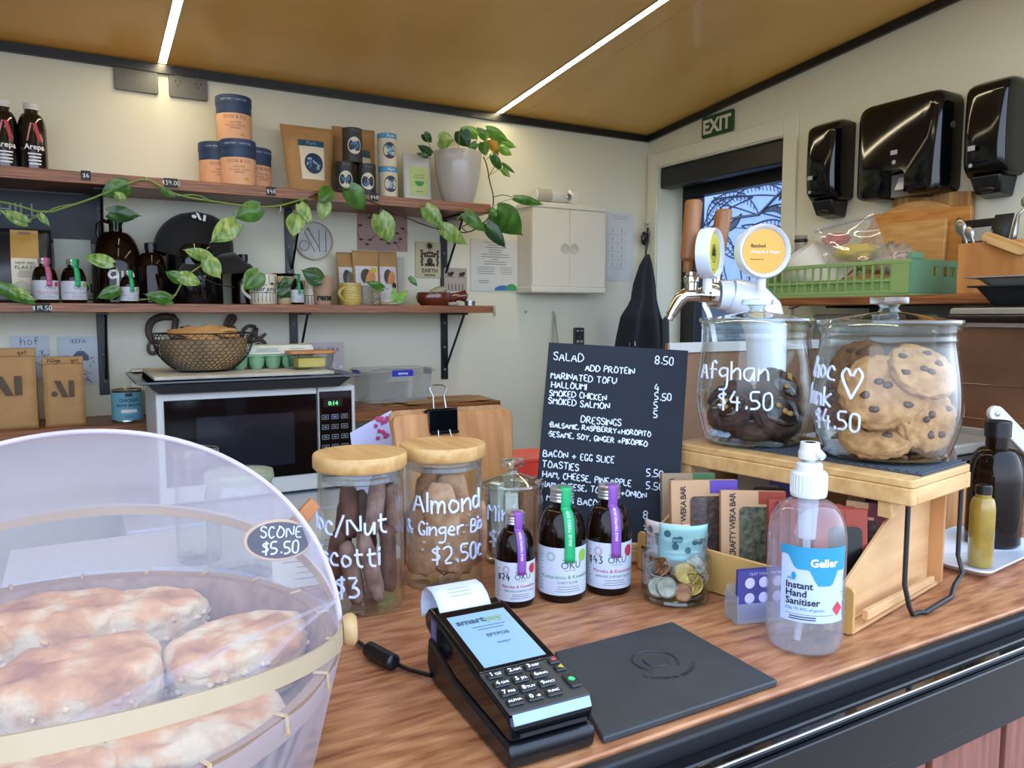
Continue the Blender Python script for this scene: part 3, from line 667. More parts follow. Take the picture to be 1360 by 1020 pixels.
b = MB(); lines(b, f2, -w*.25, w*.25, h*.48, h*.58, 2, .002); lines(b, f2, -w*.2, w*.2, h*.2, h*.25, 1, .002); ob('small_print', b, pm('ink_olive', '#6b8a3e', .5), t)

# --- lower shelf, left part
q0 = AY(-6, 400, 2.42)
t, w, h, fr = pouch('black_pouch', 'large black stand-up pouch with gold and cream label strip', -40, 72, 303, 2.40, S2, pm('black_foil', '#1b1f22', .3, bump=.25, bscale=25), .05, .01, seed=9)
xl = AY(34, 360, 2.38).x-t.location.x
b = MB(); quad(b, fr, xl-.031, xl+.031, h*.12, h*.60, 6); ob('cream_label', b, cream_label, t)
b = MB(); quad(b, fr, xl-.031, xl+.031, h*.60, h*.985, 6); ob('gold_band', b, pm('gold_label', '#c49a4e', .45), t)
f2 = lambda u, v, fr=fr: (lambda p: (p[0], p[1]-.0016, p[2]))(fr(u, v))
b = MB(); printed(b, "HEMP SEED", .009, f2, u0=xl, v0=h*.52); printed(b, "FLAKES", .0125, f2, u0=xl, v0=h*.455, bold=.01, space=1.2); lines(b, f2, xl-.02, xl+.02, h*.34, h*.44, 5, .0012); b.box(0, 0, 0, 0, 0, 0) if False else None
quad(b, f2, xl-.014, xl+.014, h*.935, h*.955); ob('print', b, ink_grey, t)
b = MB()
for k in range(4): b.tube([f2(xl-.03+.02*i+.0, h*(.15+.03*k)+(.012 if i % 2 else 0)) for i in range(4)], .0006, 4)
ob('mountain_print', b, ink_lt, t)
# white card and banner card behind
def wallcard(name, lab, px0, px1, py0, py1, y, m, th=.003, cat='card', z0=None, lean=0):
    A = AY(px0, (py0+py1)/2, y); B_ = AY(px1, (py0+py1)/2, y); zt = AY((px0+px1)/2, py0, y).z; zb = AY((px0+px1)/2, py1, y).z if z0 is None else z0
    w = B_.x-A.x; h = zt-zb; t = T(name, lab, cat, ((A.x+B_.x)/2, y, zb)); t.rotation_euler = (-lean, 0, 0)
    b = MB(); b.box(-w/2, w/2, 0, th, 0, h); ob('sheet', b, m, t)
    return t, w, h, plane_fn((0, -.0008, 0), (1, 0, 0), (0, 0, 1))
t, w, h, fn = wallcard('wall_poster', 'dark navy poster with silver bar under the upper shelf', -70, 128, 246, 320, 2.490, pm('navy_poster', '#1c2430', .5), .006, 'poster')
b = MB(); quad(b, fn, -w*.5, w*.42, h*.90, h*.93); ob('silver_bar', b, pm('bar_grey', '#7e8790', .5), t)
b = MB(); printed(b, "CHILL", .05, fn, align='R', u0=w*.10, v0=h*.45); ob('print', b, pm('poster_grey_ink', '#7f8890', .5), t)
wallcard('blank_card', 'blank grey-white card standing behind green strip bottle', 73, 122, 318, 398, 2.46, pm('grey_white_card', '#a9b0a6', .6), .004, z0=S2)
t, w, h, fn = wallcard('lettered_card', 'pale card lettered ORNE standing behind the small elixir bottles', 72, 150, 359, 398, 2.43, pm('sage_card', '#b3b8a4', .6), .012, z0=S2)
b = MB(); printed(b, "ORNE", .034, fn, u0=w*.22, v0=h*.34, bold=.02); quad(b, fn, w*.0, w*.44, h*.22, h*.24); printed(b, "99", .014, fn, u0=w*.0, v0=h*.72); lines(b, fn, 0, w*.4, h*.08, h*.18, 1, .004); ob('print', b, ink, t)
# growler
q = AY(158, 400, 2.40); t = bottle('growler', 'large amber glass growler jug with ring handle and white lettering', q.x, 2.405, S2, .064, .232, .0165, .03, amber, amber, .014, .019, shoulder=.105, ribs=False, cat='jug')
b = MB(); b.tube([(-.016, 0, .222), (-.03, 0, .226), (-.043, 0, .214), (-.045, 0, .19), (-.036, 0, .166), (-.03, 0, .160)], .0055, 10); ob('ring_handle', b, amber, t, smooth=True)
a = facing(q.x, 2.405); fn = cyl_fn(.0648, a+.15, 0); b = MB(); strokes(b, "gm", .04, fn, r=.0034, align='C', n=6, jit=0); fn3 = lambda u, v: fn(u, v+.06)
b = MB(); strokes(b, "gm", .042, fn3, r=.0036, align='C', n=6, jit=0); strokes(b, "mb", .03, lambda u, v: fn(u, v+.03), r=.0022, align='C', n=5, jit=0); ob('white_lettering', b, white_ink, t)
q = AY(203, 400, 2.37); bottle('amber_bottle', 'plain amber bottle to the right of the growler', q.x, 2.375, S2, .037, .168, .014, .02, amber, black_pl, .018, ribs=False)
q = AY(325, 400, 2.42); bottle('amber_bottle', 'plain amber bottle behind the black line mug', q.x, 2.425, S2, .036, .150, .0125, .02, amber, black_pl, .018, ribs=False)
q = AY(260, 400, 2.40); cx = q.x
t = T('black_canister', 'big glossy black canister under the black cap', 'canister', (cx, 2.405, S2)); b = MB(); b.lathe([(0, 0), (.074, 0), (.076, .004), (.076, .15), (.07, .168), (.05, .176), (0, .178)], 40); ob('body', b, black_gloss, t, smooth=True)
b = MB(); b.lathe([(0, .178), (.03, .178), (.031, .19), (.012, .196), (0, .196)], 24); ob('knob', b, black_gloss, t, smooth=True)
t = T('logo_hat', 'black cap with white slanted logo hanging over the canister', 'cap', (cx, 2.405, S2+.20)); felt = pm('black_felt', '#0c0d12', .85, sheen=.2)
b = MB()
def capf(u, v):
    th = u*2*pi; r = .055+.055*(1-v)**.7 if v < 1 else 0; r = .108*sqrt(max(0, 1-v**2.2)); return (r*cos(th)*1.0+.012*v, r*sin(th)*.62, -.06+.125*v+.012*cos(th*2)*(1-v))
b.grid(capf, 32, 14, wrap=True); ob('crown', b, felt, t, smooth='all', solid=.002)
b = MB(); b.grid(lambda u, v: (.03+(.075+.05*v)*cos(-2.4+u*2.6), -.03-.05*v+(.05)*sin(-2.4+u*2.6)*.5, -.058-.055*v-.01*cos(u*pi)), 18, 5); ob('brim', b, felt, t, smooth='all', solid=.003)
b = MB(); fn = lambda u, v: (.012+u, -.0665*cos(v*9)-.0015+.35*abs(v)*0-.0, .030+v); P0 = plane_fn((.014, -.050, .045), (1, 0, -.25), (.25, .62, 1))
disc(b, P0, -.016, -.004, .0065); b.add([P0(-.014, .012), P0(-.006, .012), P0(.006, -.010), P0(-.002, -.010)], [(0, 1, 2, 3)]); b.add([P0(.008, .012), P0(.015, .012), P0(.015, -.010), P0(.008, -.010)], [(0, 1, 2, 3)]); ob('white_logo', b, white_ink, t)
# mugs
def mug(lab, px, y, r, h, m, handle, rz_h=pi, cat='mug', name='mug', flare=1.0, ptop=370):
    x = AY(px, 400, y).x; t = T(name, lab, cat, (x, y, S2)); w_ = .003
    b = MB(); b.lathe([(0, .004), (r*.86, 0), (r*.97, .006), (r, h*.35), (r*flare, h-.001), (r*flare-w_*.5, h), (r*flare-w_, h-.001), (r*.93, h*.3), (0, .008)], 36); ob('cup', b, m, t, smooth=True)
    if handle:
        b = MB(); b.tube([(r*.9*cos(rz_h), r*.9*sin(rz_h), h*.78)]+[((r+.021*sin(pi*i/8))*cos(rz_h), (r+.021*sin(pi*i/8))*sin(rz_h), h*(.8-.58*i/8)) for i in range(1, 8)]+[(r*.9*cos(rz_h), r*.9*sin(rz_h), h*.2)], .005, 8); ob('handle', b, m, t, smooth=True)
    return t, x
mugm = pm('cream_ceramic', '#dcd6c2', .3, var=.02, coat=.3)
def line_art(t, a, r, h, word=None):
    R = r*1.012; fn = cyl_fn(R, a, 0); b = MB()
    for i in range(-5, 6): 
        if i % 2 or not word: b.tube([fn(i*r*.28+random.uniform(-.002, .002), v*h) for v in (.64, .8, .95)], .0007, 4)
        b.tube([fn(i*r*.28, v*h) for v in (.08, .2, .36)], .0007, 4)
    b.tube([fn(u*r*.1, h*.38) for u in range(-14, 15)], .0008, 4)
    if word:
        b.tube([fn(u, v) for u, v in ((-.027, h*.62), (0, h*.64), (.03, h*.63), (.031, h*.40), (0, h*.40), (-.026, h*.38), (-.027, h*.62))], .0009, 4)
        strokes(b, word, h*.16, lambda u, v: fn(u, v+h*.43), r=.0010, align='C', n=4)
        for dx in (-.02, .018): b.blob(.006, .002, .004, c=fn(dx, h*.68), nu=8, nv=5)
    ob('line_drawing', b, ink, t)
t, x = mug('white mug with black line drawing lettered Morena', 350, 2.345, .040, .088, mugm, True, pi+.15); line_art(t, facing(x, 2.345)+.2, .040, .088, "Morena")
t, x = mug('tan cup with dark plant sprig beside the lettered mug', 379, 2.37, .034, .084, pm('tan_ceramic', '#c9b48c', .4), False, flare=1.1, name='cup', cat='cup')
b = MB(); b.blob(.028, .006, .024, c=(-.008, -.036, .045), amp=.5, freq=4, nu=14, nv=8); ob('dark_print', b, leaf_d, t)
t, x = mug('white line-drawn mug half hidden behind the paper cup', 414, 2.385, .036, .075, mugm, False); line_art(t, facing(x, 2.38), .036, .075)
t, x = mug('tan paper takeaway cup printed rena', 429, 2.335, .0265, .086, pm('paper_cup_tan', '#b8987a', .6), False, name='paper_cup', cat='cup', flare=1.28)
b = MB(); b.lathe([(.0345, .084), (.0352, .0875), (.0338, .0882), (.0325, .086)], 32, close=True); ob('rolled_rim', b, MATS['paper_cup_tan'], t, smooth=True)
b = MB(); fn = lambda u, v: ((.0292)*cos(facing(x, 2.335)+.2+u/.0292), .0292*sin(facing(x, 2.335)+.2+u/.0292), v); printed(b, "rena", .026, fn, v0=.014, bold=.05); ob('print', b, ink, t)
yel = pm('yellow_glaze', '#cdb968', .35, c2='#a9964e', scale=8, coat=.3, bump=.2)
t, x = mug('yellow glazed pottery mug facing its handle forward', 466, 2.34, .033, .068, yel, True, facing(AY(466, 400, 2.34).x, 2.34)-.7)
b = MB()
for k in range(7): b.lathe([(.0330, .010+.008*k), (.0338, .012+.008*k), (.0330, .014+.008*k)], 28)
b.f = [f for f in b.f if len(f) == 4]; ob('throwing_rings', b, yel, t, smooth=True)
t, x = mug('grey-glazed mug behind the yellow mug with handle to the right', 483, 2.385, .030, .062, pm('grey_glaze', '#9a9488', .35, coat=.3), True, -.5)
t = T('black_bowl', 'shallow black bowl behind the elixir bottle and mugs', 'bowl', (AY(378, 398, 2.46).x, 2.45, S2)); b = MB(); b.lathe([(0, 0), (.025, 0), (.03, .06), (.048, .095), (.046, .096), (.028, .064), (0, .058)], 32); ob('bowl', b, black_gloss, t, smooth=True)
# three kraft pouches with picture labels
for i, (a0, a1, yt, y, lab) in enumerate(((449, 474, 335, 2.435, 'small kraft pouch with grey picture label, left of three'), (470, 505, 333, 2.42, 'small kraft pouch with orange face label, middle of three'), (503, 529, 334, 2.435, 'small kraft pouch with orange picture label, right of three'))):
    t, w, h, fr = pouch('picture_pouch', lab, a0, a1, yt, y, S2, kraft, .03, .012, group='kraft pouches with picture labels', seed=20+i, wobble=.001)
    b = MB(); quad(b, fr, -w*.42, w*.42, h*.03, h*.72, 6); ob('label', b, pm('white_label', '#cfd1d2', .5), t)
    f2 = lambda u, v, fr=fr: (lambda p: (p[0], p[1]-.0014, p[2]))(fr(u, v)); f3 = lambda u, v, fr=fr: (lambda p: (p[0], p[1]-.0024, p[2]))(fr(u, v))
    b = MB(); disc(b, f2, w*.05, h*.52, w*.26, h*.13, n=16); ob('picture_face', b, pm('face_orange', '#c98a50', .5) if i else pm('face_grey', '#6a625c', .5), t)
    b = MB(); disc(b, f3, -w*.06, h*.53, w*.2, h*.14, n=12, a0=.9, a1=4.4); disc(b, f3, w*.24, h*.37, w*.12, h*.06, n=12); ob('picture_hair', b, pm('hair_brown', '#33241e', .5), t)
    if i == 1: b = MB(); disc(b, f2, w*.22, h*.64, w*.14, h*.05); ob('picture_sun', b, pm('sun_yellow', '#d0b83a', .5), t)
    b = MB(); printed(b, "moods", .008, f2, align='L', u0=-w*.38, v0=h*.30, bold=.02); lines(b, f2, -w*.38, w*.3, h*.08, h*.24, 4, .001); ob('print', b, ink_grey, t)
wallcard('blank_card', 'narrow ridged grey card at the right end of the kraft pouches', 524, 537, 341, 400, 2.46, pm('ridged_card', '#b5b2a6', .6), .008, z0=S2)
# brown handled pottery dish
t = T('handled_dish', 'glossy brown pottery dish with knob handle at end of lower shelf', 'dish', (AY(577, 404, 2.36).x, 2.36, S2)); bc = pm('brown_glaze', '#6e3220', .15, c2='#4c2014', scale=8, coat=.6)
b = MB(); b.lathe([(0, .002), (.045, 0), (.058, .012), (.063, .028), (.058, .043), (.053, .044), (.056, .028), (.05, .012), (0, .008)], 40, sx=1.0, sy=.8); ob('bowl', b, bc, t, smooth=True)
b = MB(); b.tube([(.05, -.01, .022), (.075, -.012, .030), (.088, -.013, .032), (.104, -.013, .033), (.112, -.013, .033)], [.020, .014, .015, .0205, .012], 16); ob('knob_handle', b, bc, t, smooth=True)
t = T('pale_leaf_ornament', 'pale veined leaf ornament lying in the brown dish', 'ornament', (AY(583, 385, 2.36).x, 2.37, S2+.03)); b = MB(); b.blob(.034, .012, .014, c=(0, 0, .018), amp=.15, seed=4, rot=Matrix.Rotation(-.25, 3, 'Y')); ob('leaf', b, pm('pale_sage', '#a9a890', .5, scale=40), t, smooth='all')
t = T('small_tin', 'tiny round silver tin beside the brown dish', 'tin', (AY(624, 404, 2.325).x, 2.325, S2)); b = MB(); b.lathe([(0, 0), (.017, 0), (.0175, .012), (.0185, .0125), (.0185, .016), (0, .0165)], 28); ob('tin', b, steel, t, smooth=True)
t = T('pebble', 'smooth pale grey pebble in front of the brown dish handle', 'stone', (AY(602, 404, 2.325).x, 2.325, S2+.0055)); b = MB(); b.blob(.02, .011, .0075, amp=.08, seed=3); ob('stone', b, pm('pebble_grey', '#a8a39c', .5), t, smooth='all')
# wall pictures
t, w, h, fn = wallcard('picture_card', 'cream card lettered EARTH with brown plant figure', 552, 589, 321, 369, 2.494, pm('cream_card', '#cfc79f', .6), .004); br = pm('brown_print', '#43302a', .6)
b = MB(); printed(b, "EARTH", h*.155, fn, u0=0, v0=h*.15, bold=.03); lines(b, fn, -w*.28, w*.28, h*.04, h*.11, 2, h*.02)
for s in (-1, 1):
    for k in range(6): disc(b, fn, s*w*(.27+.02*(k % 2)), h*(.36+.075*k), w*.05, h*.042, n=8)
disc(b, fn, 0, h*.88, w*.09, n=12)
for k in range(10): b.tube([fn(0, h*.88), fn(w*.15*cos(k*pi/5), h*.88+w*.15*sin(k*pi/5))], .0009, 4)
for k in range(5): disc(b, fn, (k-2)*w*.09, h*(.70-.02*abs(k-2)), w*.05, n=8); disc(b, fn, (k-2)*w*.08, h*(.60), w*.045, n=8)
disc(b, fn, 0, h*.46, w*.11, n=14); quad(b, fn, -w*.18, w*.18, h*.32, h*.40); ob('print', b, br, t)
t, w, h, fn = wallcard('photo_card', 'small photo card of bees next to the EARTH card', 590, 620, 356, 386, 2.492, pm('photo_beige', '#b5a79c', .6), .003, 'photo')
b = MB()
for px_, s in ((-.24, 1), (.26, 1)):
    disc(b, fn, w*px_, h*.72, w*.12, h*.09, n=12); disc(b, fn, w*(px_+.1), h*.78, w*.07, h*.07, n=8)
    for k in range(4): b.tube([fn(w*px_, h*.7), fn(w*(px_-.15+.1*k), h*.58)], .0008, 4)
for k in range(5): b.tube([fn(w*(-.3+.15*k), 0.002), fn(w*(-.32+.16*k), h*.3)], .0012, 4)
ob('bee_print', b, br, t)
t, w, h, fn = wallcard('wall_poster', 'dusty pink botanical poster behind the trailing vine', 475, 541, 283, 333, 2.494, pm('dusty_pink', '#a98a80', .6), .002, 'poster')
b = MB(); R = random.Random(5)
for k in range(14):
    cu, cv = w*R.uniform(-.45, .45), h*R.uniform(.1, .9); disc(b, fn, cu, cv, w*.045, h*.03, n=8); b.tube([fn(cu, cv), fn(cu+w*R.uniform(-.15, .15), cv+h*R.uniform(-.2, .2))], .0009, 4)
ob('botanical_print', b, br, t)
t, w, h, fn = wallcard('notice_sheet', 'white typed notice with blue and green hill logo on wall', 625, 689, 318, 387, 2.496, pm('notice_paper', '#cfd0cc', .6, var=.01), .0012, 'notice')
b = MB(); lines(b, fn, -w*.30, w*.30, h*.50, h*.96, 10, .0022, 3, .9); lines(b, fn, -w*.38, w*.0, h*.32, h*.48, 4, .0018, 4, .3); lines(b, fn, w*.05, w*.4, h*.32, h*.48, 4, .0018, 5, .4); lines(b, fn, -w*.38, -w*.1, h*.15, h*.22, 2, .002, 6, .3); ob('typed_print', b, ink_grey, t)
b = MB(); disc(b, fn, w*.17, h*.02, w*.19, h*.10, n=16, a0=0, a1=pi); ob('blue_hill', b, pm('logo_blue', '#2f74b5', .5), t)
fz = lambda u, v: (lambda p: (p[0], p[1]-.0005, p[2]))(fn(u, v))
b = MB(); disc(b, fz, w*.34, h*.02, w*.13, h*.13, n=16, a0=0, a1=pi); ob('green_hill', b, pm('logo_green', '#3f9c62', .5), t)
t = T('hoop_sign', 'round wooden hoop sign with outlined shapes on wall', 'sign', tuple(AY(417, 320, 2.49))); rr = .060
b = MB(); b.lathe([(rr-.003, -.006), (rr+.001, -.006), (rr+.001, .006), (rr-.003, .006)], 48, close=True); o = ob('hoop', b, pm('hoop_wood', '#b59f86', .5), t, rot=(pi/2, 0, 0), smooth=True)
b = MB(); b.lathe([(0, -.001), (rr-.003, -.001), (rr-.003, .001), (0, .001)], 48); ob('fabric', b, pm('linen', '#c9cbc6', .8), t, rot=(pi/2, 0, 0), smooth=True)
b = MB(); fn = plane_fn((0, -.003, 0), (1, 0, 0), (0, 0, 1))
b.tube([fn(-.032+.0155*cos(i*pi/12), -.016+.0155*sin(i*pi/12)) for i in range(24)], .0009, 5, closed=True)
b.tube([fn(-.030, .026), fn(-.020, .040), fn(.014, -.018), fn(.002, -.034)], .0009, 5, closed=True); b.tube([fn(.016, .034), fn(.038, .036), fn(.038, -.034), fn(.017, -.034)], .0009, 5, closed=True)
ob('outlined_shapes', b, ink, t)
# script wall sign: Aroha
SGN = pm('walnut_sign', '#4a342c', .5)
t = T('script_sign', 'dark wooden script wall sign reading Aroha behind the basket', 'sign', (0, 2.485, 0))
b = MB(); fp = lambda px, py: tuple(AY(px, py, 2.485))
def sw(pts, r): 
    P = [pts[0]]
    for a, c in zip(pts[:-1], pts[1:]): P += [(a[0]*.75+c[0]*.25, a[1]*.75+c[1]*.25), (a[0]*.25+c[0]*.75, a[1]*.25+c[1]*.75)]
    P.append(pts[-1]); n = len(P); rs = r if isinstance(r, list) else None
    R_ = [(r[0]+(r[1]-r[0])*sin(pi*i/(n-1))) for i in range(n)] if rs else [r]*n
    b.tube([fp(*p) for p in P], R_, 8)
sw([(214, 452), (206, 456), (198, 448), (197, 434), (204, 424), (218, 420), (234, 422), (232, 436), (227, 452), (230, 460)], [.003, .011])
sw([(200, 452), (196, 462), (200, 470), (208, 468), (210, 461), (204, 460)], [.003, .006])
sw([(240, 436), (243, 434), (241, 446), (238, 454)], [.003, .006]); sw([(241, 440), (250, 433), (254, 436)], [.003, .005])
sw([(276, 433), (266, 436), (263, 446), (270, 455), (280, 450), (285, 440), (276, 433)], [.004, .007])
sw([(300, 441), (312, 425), (311, 420), (304, 421), (299, 434), (294, 452)], [.003, .008]); sw([(297, 446), (306, 435), (313, 436), (311, 446), (313, 452)], [.004, .006])
sw([(340, 434), (330, 432), (322, 440), (321, 452), (328, 454), (336, 444), (341, 432), (339, 446), (345, 450), (353, 443)], [.004, .007])
sw([(330, 456), (345, 450), (353, 456), (354, 468), (348, 474)], [.003, .006]); sw([(336, 462), (342, 456), (348, 460), (344, 466)], [.002, .004])
o = ob('letters', b, SGN, t, smooth='all'); 
for v in o.data.vertices: v.co.y = 2.485+(v.co.y-2.485)*.35 - 2.485
# lower-left posters
for px0, px1, py0, py1, lab, seed in ((14, 66, 446, 504, 'pale blue botanical print behind the left coffee bag', 1), (78, 131, 447, 511, 'pale blue print with bottle drawing behind right coffee bag', 2)):
    t, w, h, fn = wallcard('wall_print', lab, px0, px1, py0, py1, 2.495, pm('pale_blue_print', '#c6ccd6', .6, var=.03), .0015, 'poster')
    b = MB(); R = random.Random(seed)
    for k in range(22):
        P = [(w*R.uniform(-.4, .4), h*R.uniform(.05, .6))]
        for _ in range(4): P.append((P[-1][0]+w*R.uniform(-.1, .1), P[-1][1]+h*R.uniform(-.06, .08)))
        b.tube([fn(*p) for p in P], .0007, 3)
    if seed == 2:
        printed(b, "/EEFA", .017, fn, v0=h*.86); b.add([fn(-.008+w*.05, h*.70), fn(.008+w*.05, h*.70), fn(.02+w*.05, h*.6), fn(.02+w*.05, h*.5), fn(-.02+w*.05, h*.5), fn(-.02+w*.05, h*.6)], [(0, 1, 2, 3, 4, 5)])
    else: strokes(b, "hof", .02, fn if False else (lambda u, v: fn(u, v+h*.8)), r=.0008, align='C', n=4)
    ob('drawing', b, pm('slate_print', '#5a6478', .6), t)
# ================================================================ on the bench
def gusset_bag(lab, px0, px1, ptop, y, depth, seed):
    xa, xb = AY(px0, 540, y).x, AY(px1, 540, y).x; w = xb-xa; h = AY((px0+px1)/2, ptop, y).z-S3
    t = T('coffee_bag', lab, 'coffee bag', ((xa+xb)/2, y, S3), 0, 'brown paper coffee bags')
    def g(u, v):
        P = [(-1, 0), (-1, .5), (-1, 1), (0, 1), (1, 1), (1, .5), (1, 0), (0, 0)]; k = u*8; i = int(k) % 8; f = k-int(k); p = (P[i][0]*(1-f)+P[(i+1) % 8][0]*f, P[i][1]*(1-f)+P[(i+1) % 8][1]*f)
        dd = depth*(1-v**2*.72); bul = .004*sin(pi*v)*(1-p[0]**2); wv = .0022*noise.noise(Vector((u*9+seed, v*6, seed)))
        gus = .25*depth*v*(1 if abs(p[0]) > .99 and .3 < p[1] < .7 else 0)
        return ((p[0]*w/2-math.copysign(gus, p[0]) if abs(p[0]) > .99 else p[0]*w/2)+wv, depth*.0+p[1]*dd-bul*(1 if p[1] < .5 else -1)+wv+.012*v, v*h)
    b = MB(); b.grid(g, 24, 20, wrap=True); b.f += [tuple(range(24))[::-1], tuple(19*24+i for i in range(24))]; o = ob('bag', b, kraft, t, smooth='all'); fixn(o)
    b = MB(); b.box(-w/2-.001, w/2+.001, .007, .018, h*.90, h*1.0); ob('folded_top', b, kraft, t, bevel=.002)
    fn = lambda u, v: (u, -.0075+.012*v/h, v)
    b = MB(); disc(b, fn, -w*.24, h*.47, w*.08, n=16); b.add([fn(-w*.24, h*.66), fn(-w*.08, h*.66), fn(w*.10, h*.42), fn(-w*.04, h*.42)], [(0, 1, 2, 3)]); quad(b, fn, w*.12, w*.25, h*.42, h*.66); ob('stamped_logo', b, pm('stamp_brown', '#574636', .7), t)
    b = MB(); fq = lambda u, v: (u, .006, v+h*.925); strokes(b, "250gm", h*.045, lambda u, v: fq(u-w*.4, v), r=.0006, align='L', n=4); strokes(b, "gst", h*.045, lambda u, v: fq(u+w*.2, v), r=.0006, align='L', n=4); ob('handwriting', b, ink, t)
    return t
gusset_bag('tall brown paper coffee bag at the left edge of the bench', -28, 50, 463, 2.31, .06, 1)
gusset_bag('smaller brown paper coffee bag beside the broth tin', 59, 113, 474, 2.31, .06, 2)
t = T('food_tin', 'blue labelled tin of chicken bone broth', 'tin', (AY(170, 555, 2.34).x, 2.34, S3)); r = .039; h = .088
b = MB(); b.lathe([(0, .002), (r-.001, 0), (r, .002), (r-.001, .005), (r-.0015, h-.005), (r, h-.002), (r-.001, h), (r-.003, h-.003), (0, h-.003)], 36); ob('can', b, steel, t, smooth=True)
a = facing(t.location.x, 2.34); b = MB(); b.patch(r+.0002, a-2.5, a+2.5, .006, h-.007, 40); ob('label', b, pm('aqua_label', '#6fb4cc', .5), t, smooth=True)
fn = cyl_fn(r+.0006, a+.1, 0); b = MB(); printed(b, "CHICKEN", .0115, fn, v0=.056, bold=.03); printed(b, "BONE BROTH", .0098, fn, v0=.043, bold=.03); lines(b, fn, -.015, .015, .012, .02, 2, .001, nu=6); quad(b, fn, -.009, .009, .07, .079, 6); ob('print', b, pm('deep_blue_ink', '#1d3d52', .5), t)
b = MB(); quad(b, fn, -.02, .02, .026, .035, 8); ob('white_strip', b, white_ink, t)
t = T('cream_box', 'upright cream plastic box between broth tin and microwave', 'box', (AY(192, 555, 2.42).x, 2.42, S3)); b = MB(); b.rbox(-.03, .045, 0, .05, 0.004, .135, .005); ob('case', b, cream_pl, t, bevel=.002); b = MB(); b.box(.0, .001, -.0008, 0, .006, .13); ob('seam', b, ink_grey, t); b = MB(); b.box(.03, .04, .0, .01, 0, .004); b.box(-.025, -.015, 0, .01, 0, .004); b.box(.03, .04, .04, .05, 0, .004); ob('feet', b, black_pl, t)
# kitchen cabinet (white) carrying the microwave
t = T('white_appliance', 'white ribbed-top appliance under the microwave', 'appliance', (.50, 1.9, -.1)); zt_ = .982
b = MB(); b.box(-.42, .45, -.12, .36, .03, zt_-.03); ob('body', b, pm('appliance_white', '#c9d2de', .4, var=.02), t, bevel=.004)
for k in range(3): b = MB(); b.box(-.42, .45, -.135+.012*k, .36, zt_-.03+.010*k+.0003, zt_-.03+.010*(k+1)); ob('top_moulding', b, MATS['appliance_white'], t, bevel=.003)
b = MB(); b.box(-.40, -.38, -.1, .34, 0, .03); b.box(.41, .43, -.1, .34, 0, .03); ob('plinth', b, black_pl, t)
mwz = -.1+zt_+.008
mw = T('microwave', 'white microwave with black door and keypad', 'microwave', (.16, 1.95, mwz)); MW_W, MW_H = .475, .268
b = MB(); b.box(0, MW_W, .008, .30, 0, MW_H); ob('case', b, white_pl, mw, bevel=.005)
b = MB(); b.box(0, MW_W-.100, -.006, .0075, .003, MW_H-.002); ob('door_frame', b, white_pl, mw, bevel=.003)
b = MB(); b.box(.016, MW_W-.102, -.010, -.0062, .045, MW_H-.018); ob('door_glass', b, black_gloss, mw, bevel=.001)
b = MB(); b.box(.085, MW_W-.16, -.0108, -.0101, .075, MW_H-.062); ob('viewing_window', b, pm('mesh_window', '#1a2230', .12, var=.1, coat=.5), mw)
b = MB(); b.box(MW_W-.097, MW_W, -.006, .0075, .003, MW_H-.002); ob('control_frame', b, white_pl, mw, bevel=.003)
b = MB(); b.box(MW_W-.095, MW_W-.010, -.010, -.0062, .03, MW_H-.014); ob('control_panel', b, black_gloss, mw, bevel=.001)
b = MB(); b.box(MW_W-.085, MW_W-.035, -.0112, -.0101, MW_H-.055, MW_H-.035); ob('display', b, pm('display_dark', '#0a1411', .2), mw)
b = MB(); printed(b, "0:14", .015, plane_fn((MW_W-.060, -.0118, MW_H-.050), (1, 0, 0), (0, 0, 1)), bold=.02); ob('clock_digits', b, emission('green_digits', (.2, .9, .35, 1), 1.2), mw)
for r_ in range(4):
    for c_ in range(3):
        b = MB(); x_, z_ = MW_W-.081+.025*c_, MW_H-.080-.026*r_; b.rbox(x_-.009, x_+.009, -.0112, -.0101, z_-.006, z_+.006, .003); o = ob('button', b, pm('button_dark', '#1c1f26', .4) if not (r_ == 0 and c_ == 1) else pm('button_blue', '#2c2f70', .4), mw)
        b = MB(); 
        for (aa, bb, cc, dd) in ((-.009, .009, .0052, .006), (-.009, .009, -.006, -.0052), (-.009, -.0083, -.006, .006), (.0083, .009, -.006, .006)): b.box(x_+aa, x_+bb, -.0116, -.0112, z_+cc, z_+dd)
        lines(b, plane_fn((x_, -.0117, z_), (1, 0, 0), (0, 0, 1)), -.005, .005, -.002, .002, 1, .002); ob('button_outline', b, ink_lt, mw)
b = MB(); b.box(MW_W-.078, MW_W-.038, -.0108, -.0101, .058, .061); b.box(MW_W-.082, MW_W-.03, -.0108, -.0101, .050, .0512); ob('panel_print', b, ink_lt, mw)
b = MB()
for x_ in (.03, MW_W-.03):
    for y_ in (.03, .27): b.lathe([(0, -.0078), (.012, -.0078), (.012, .0005)], 12, c=(x_, y_))
ob('feet', b, black_pl, mw)
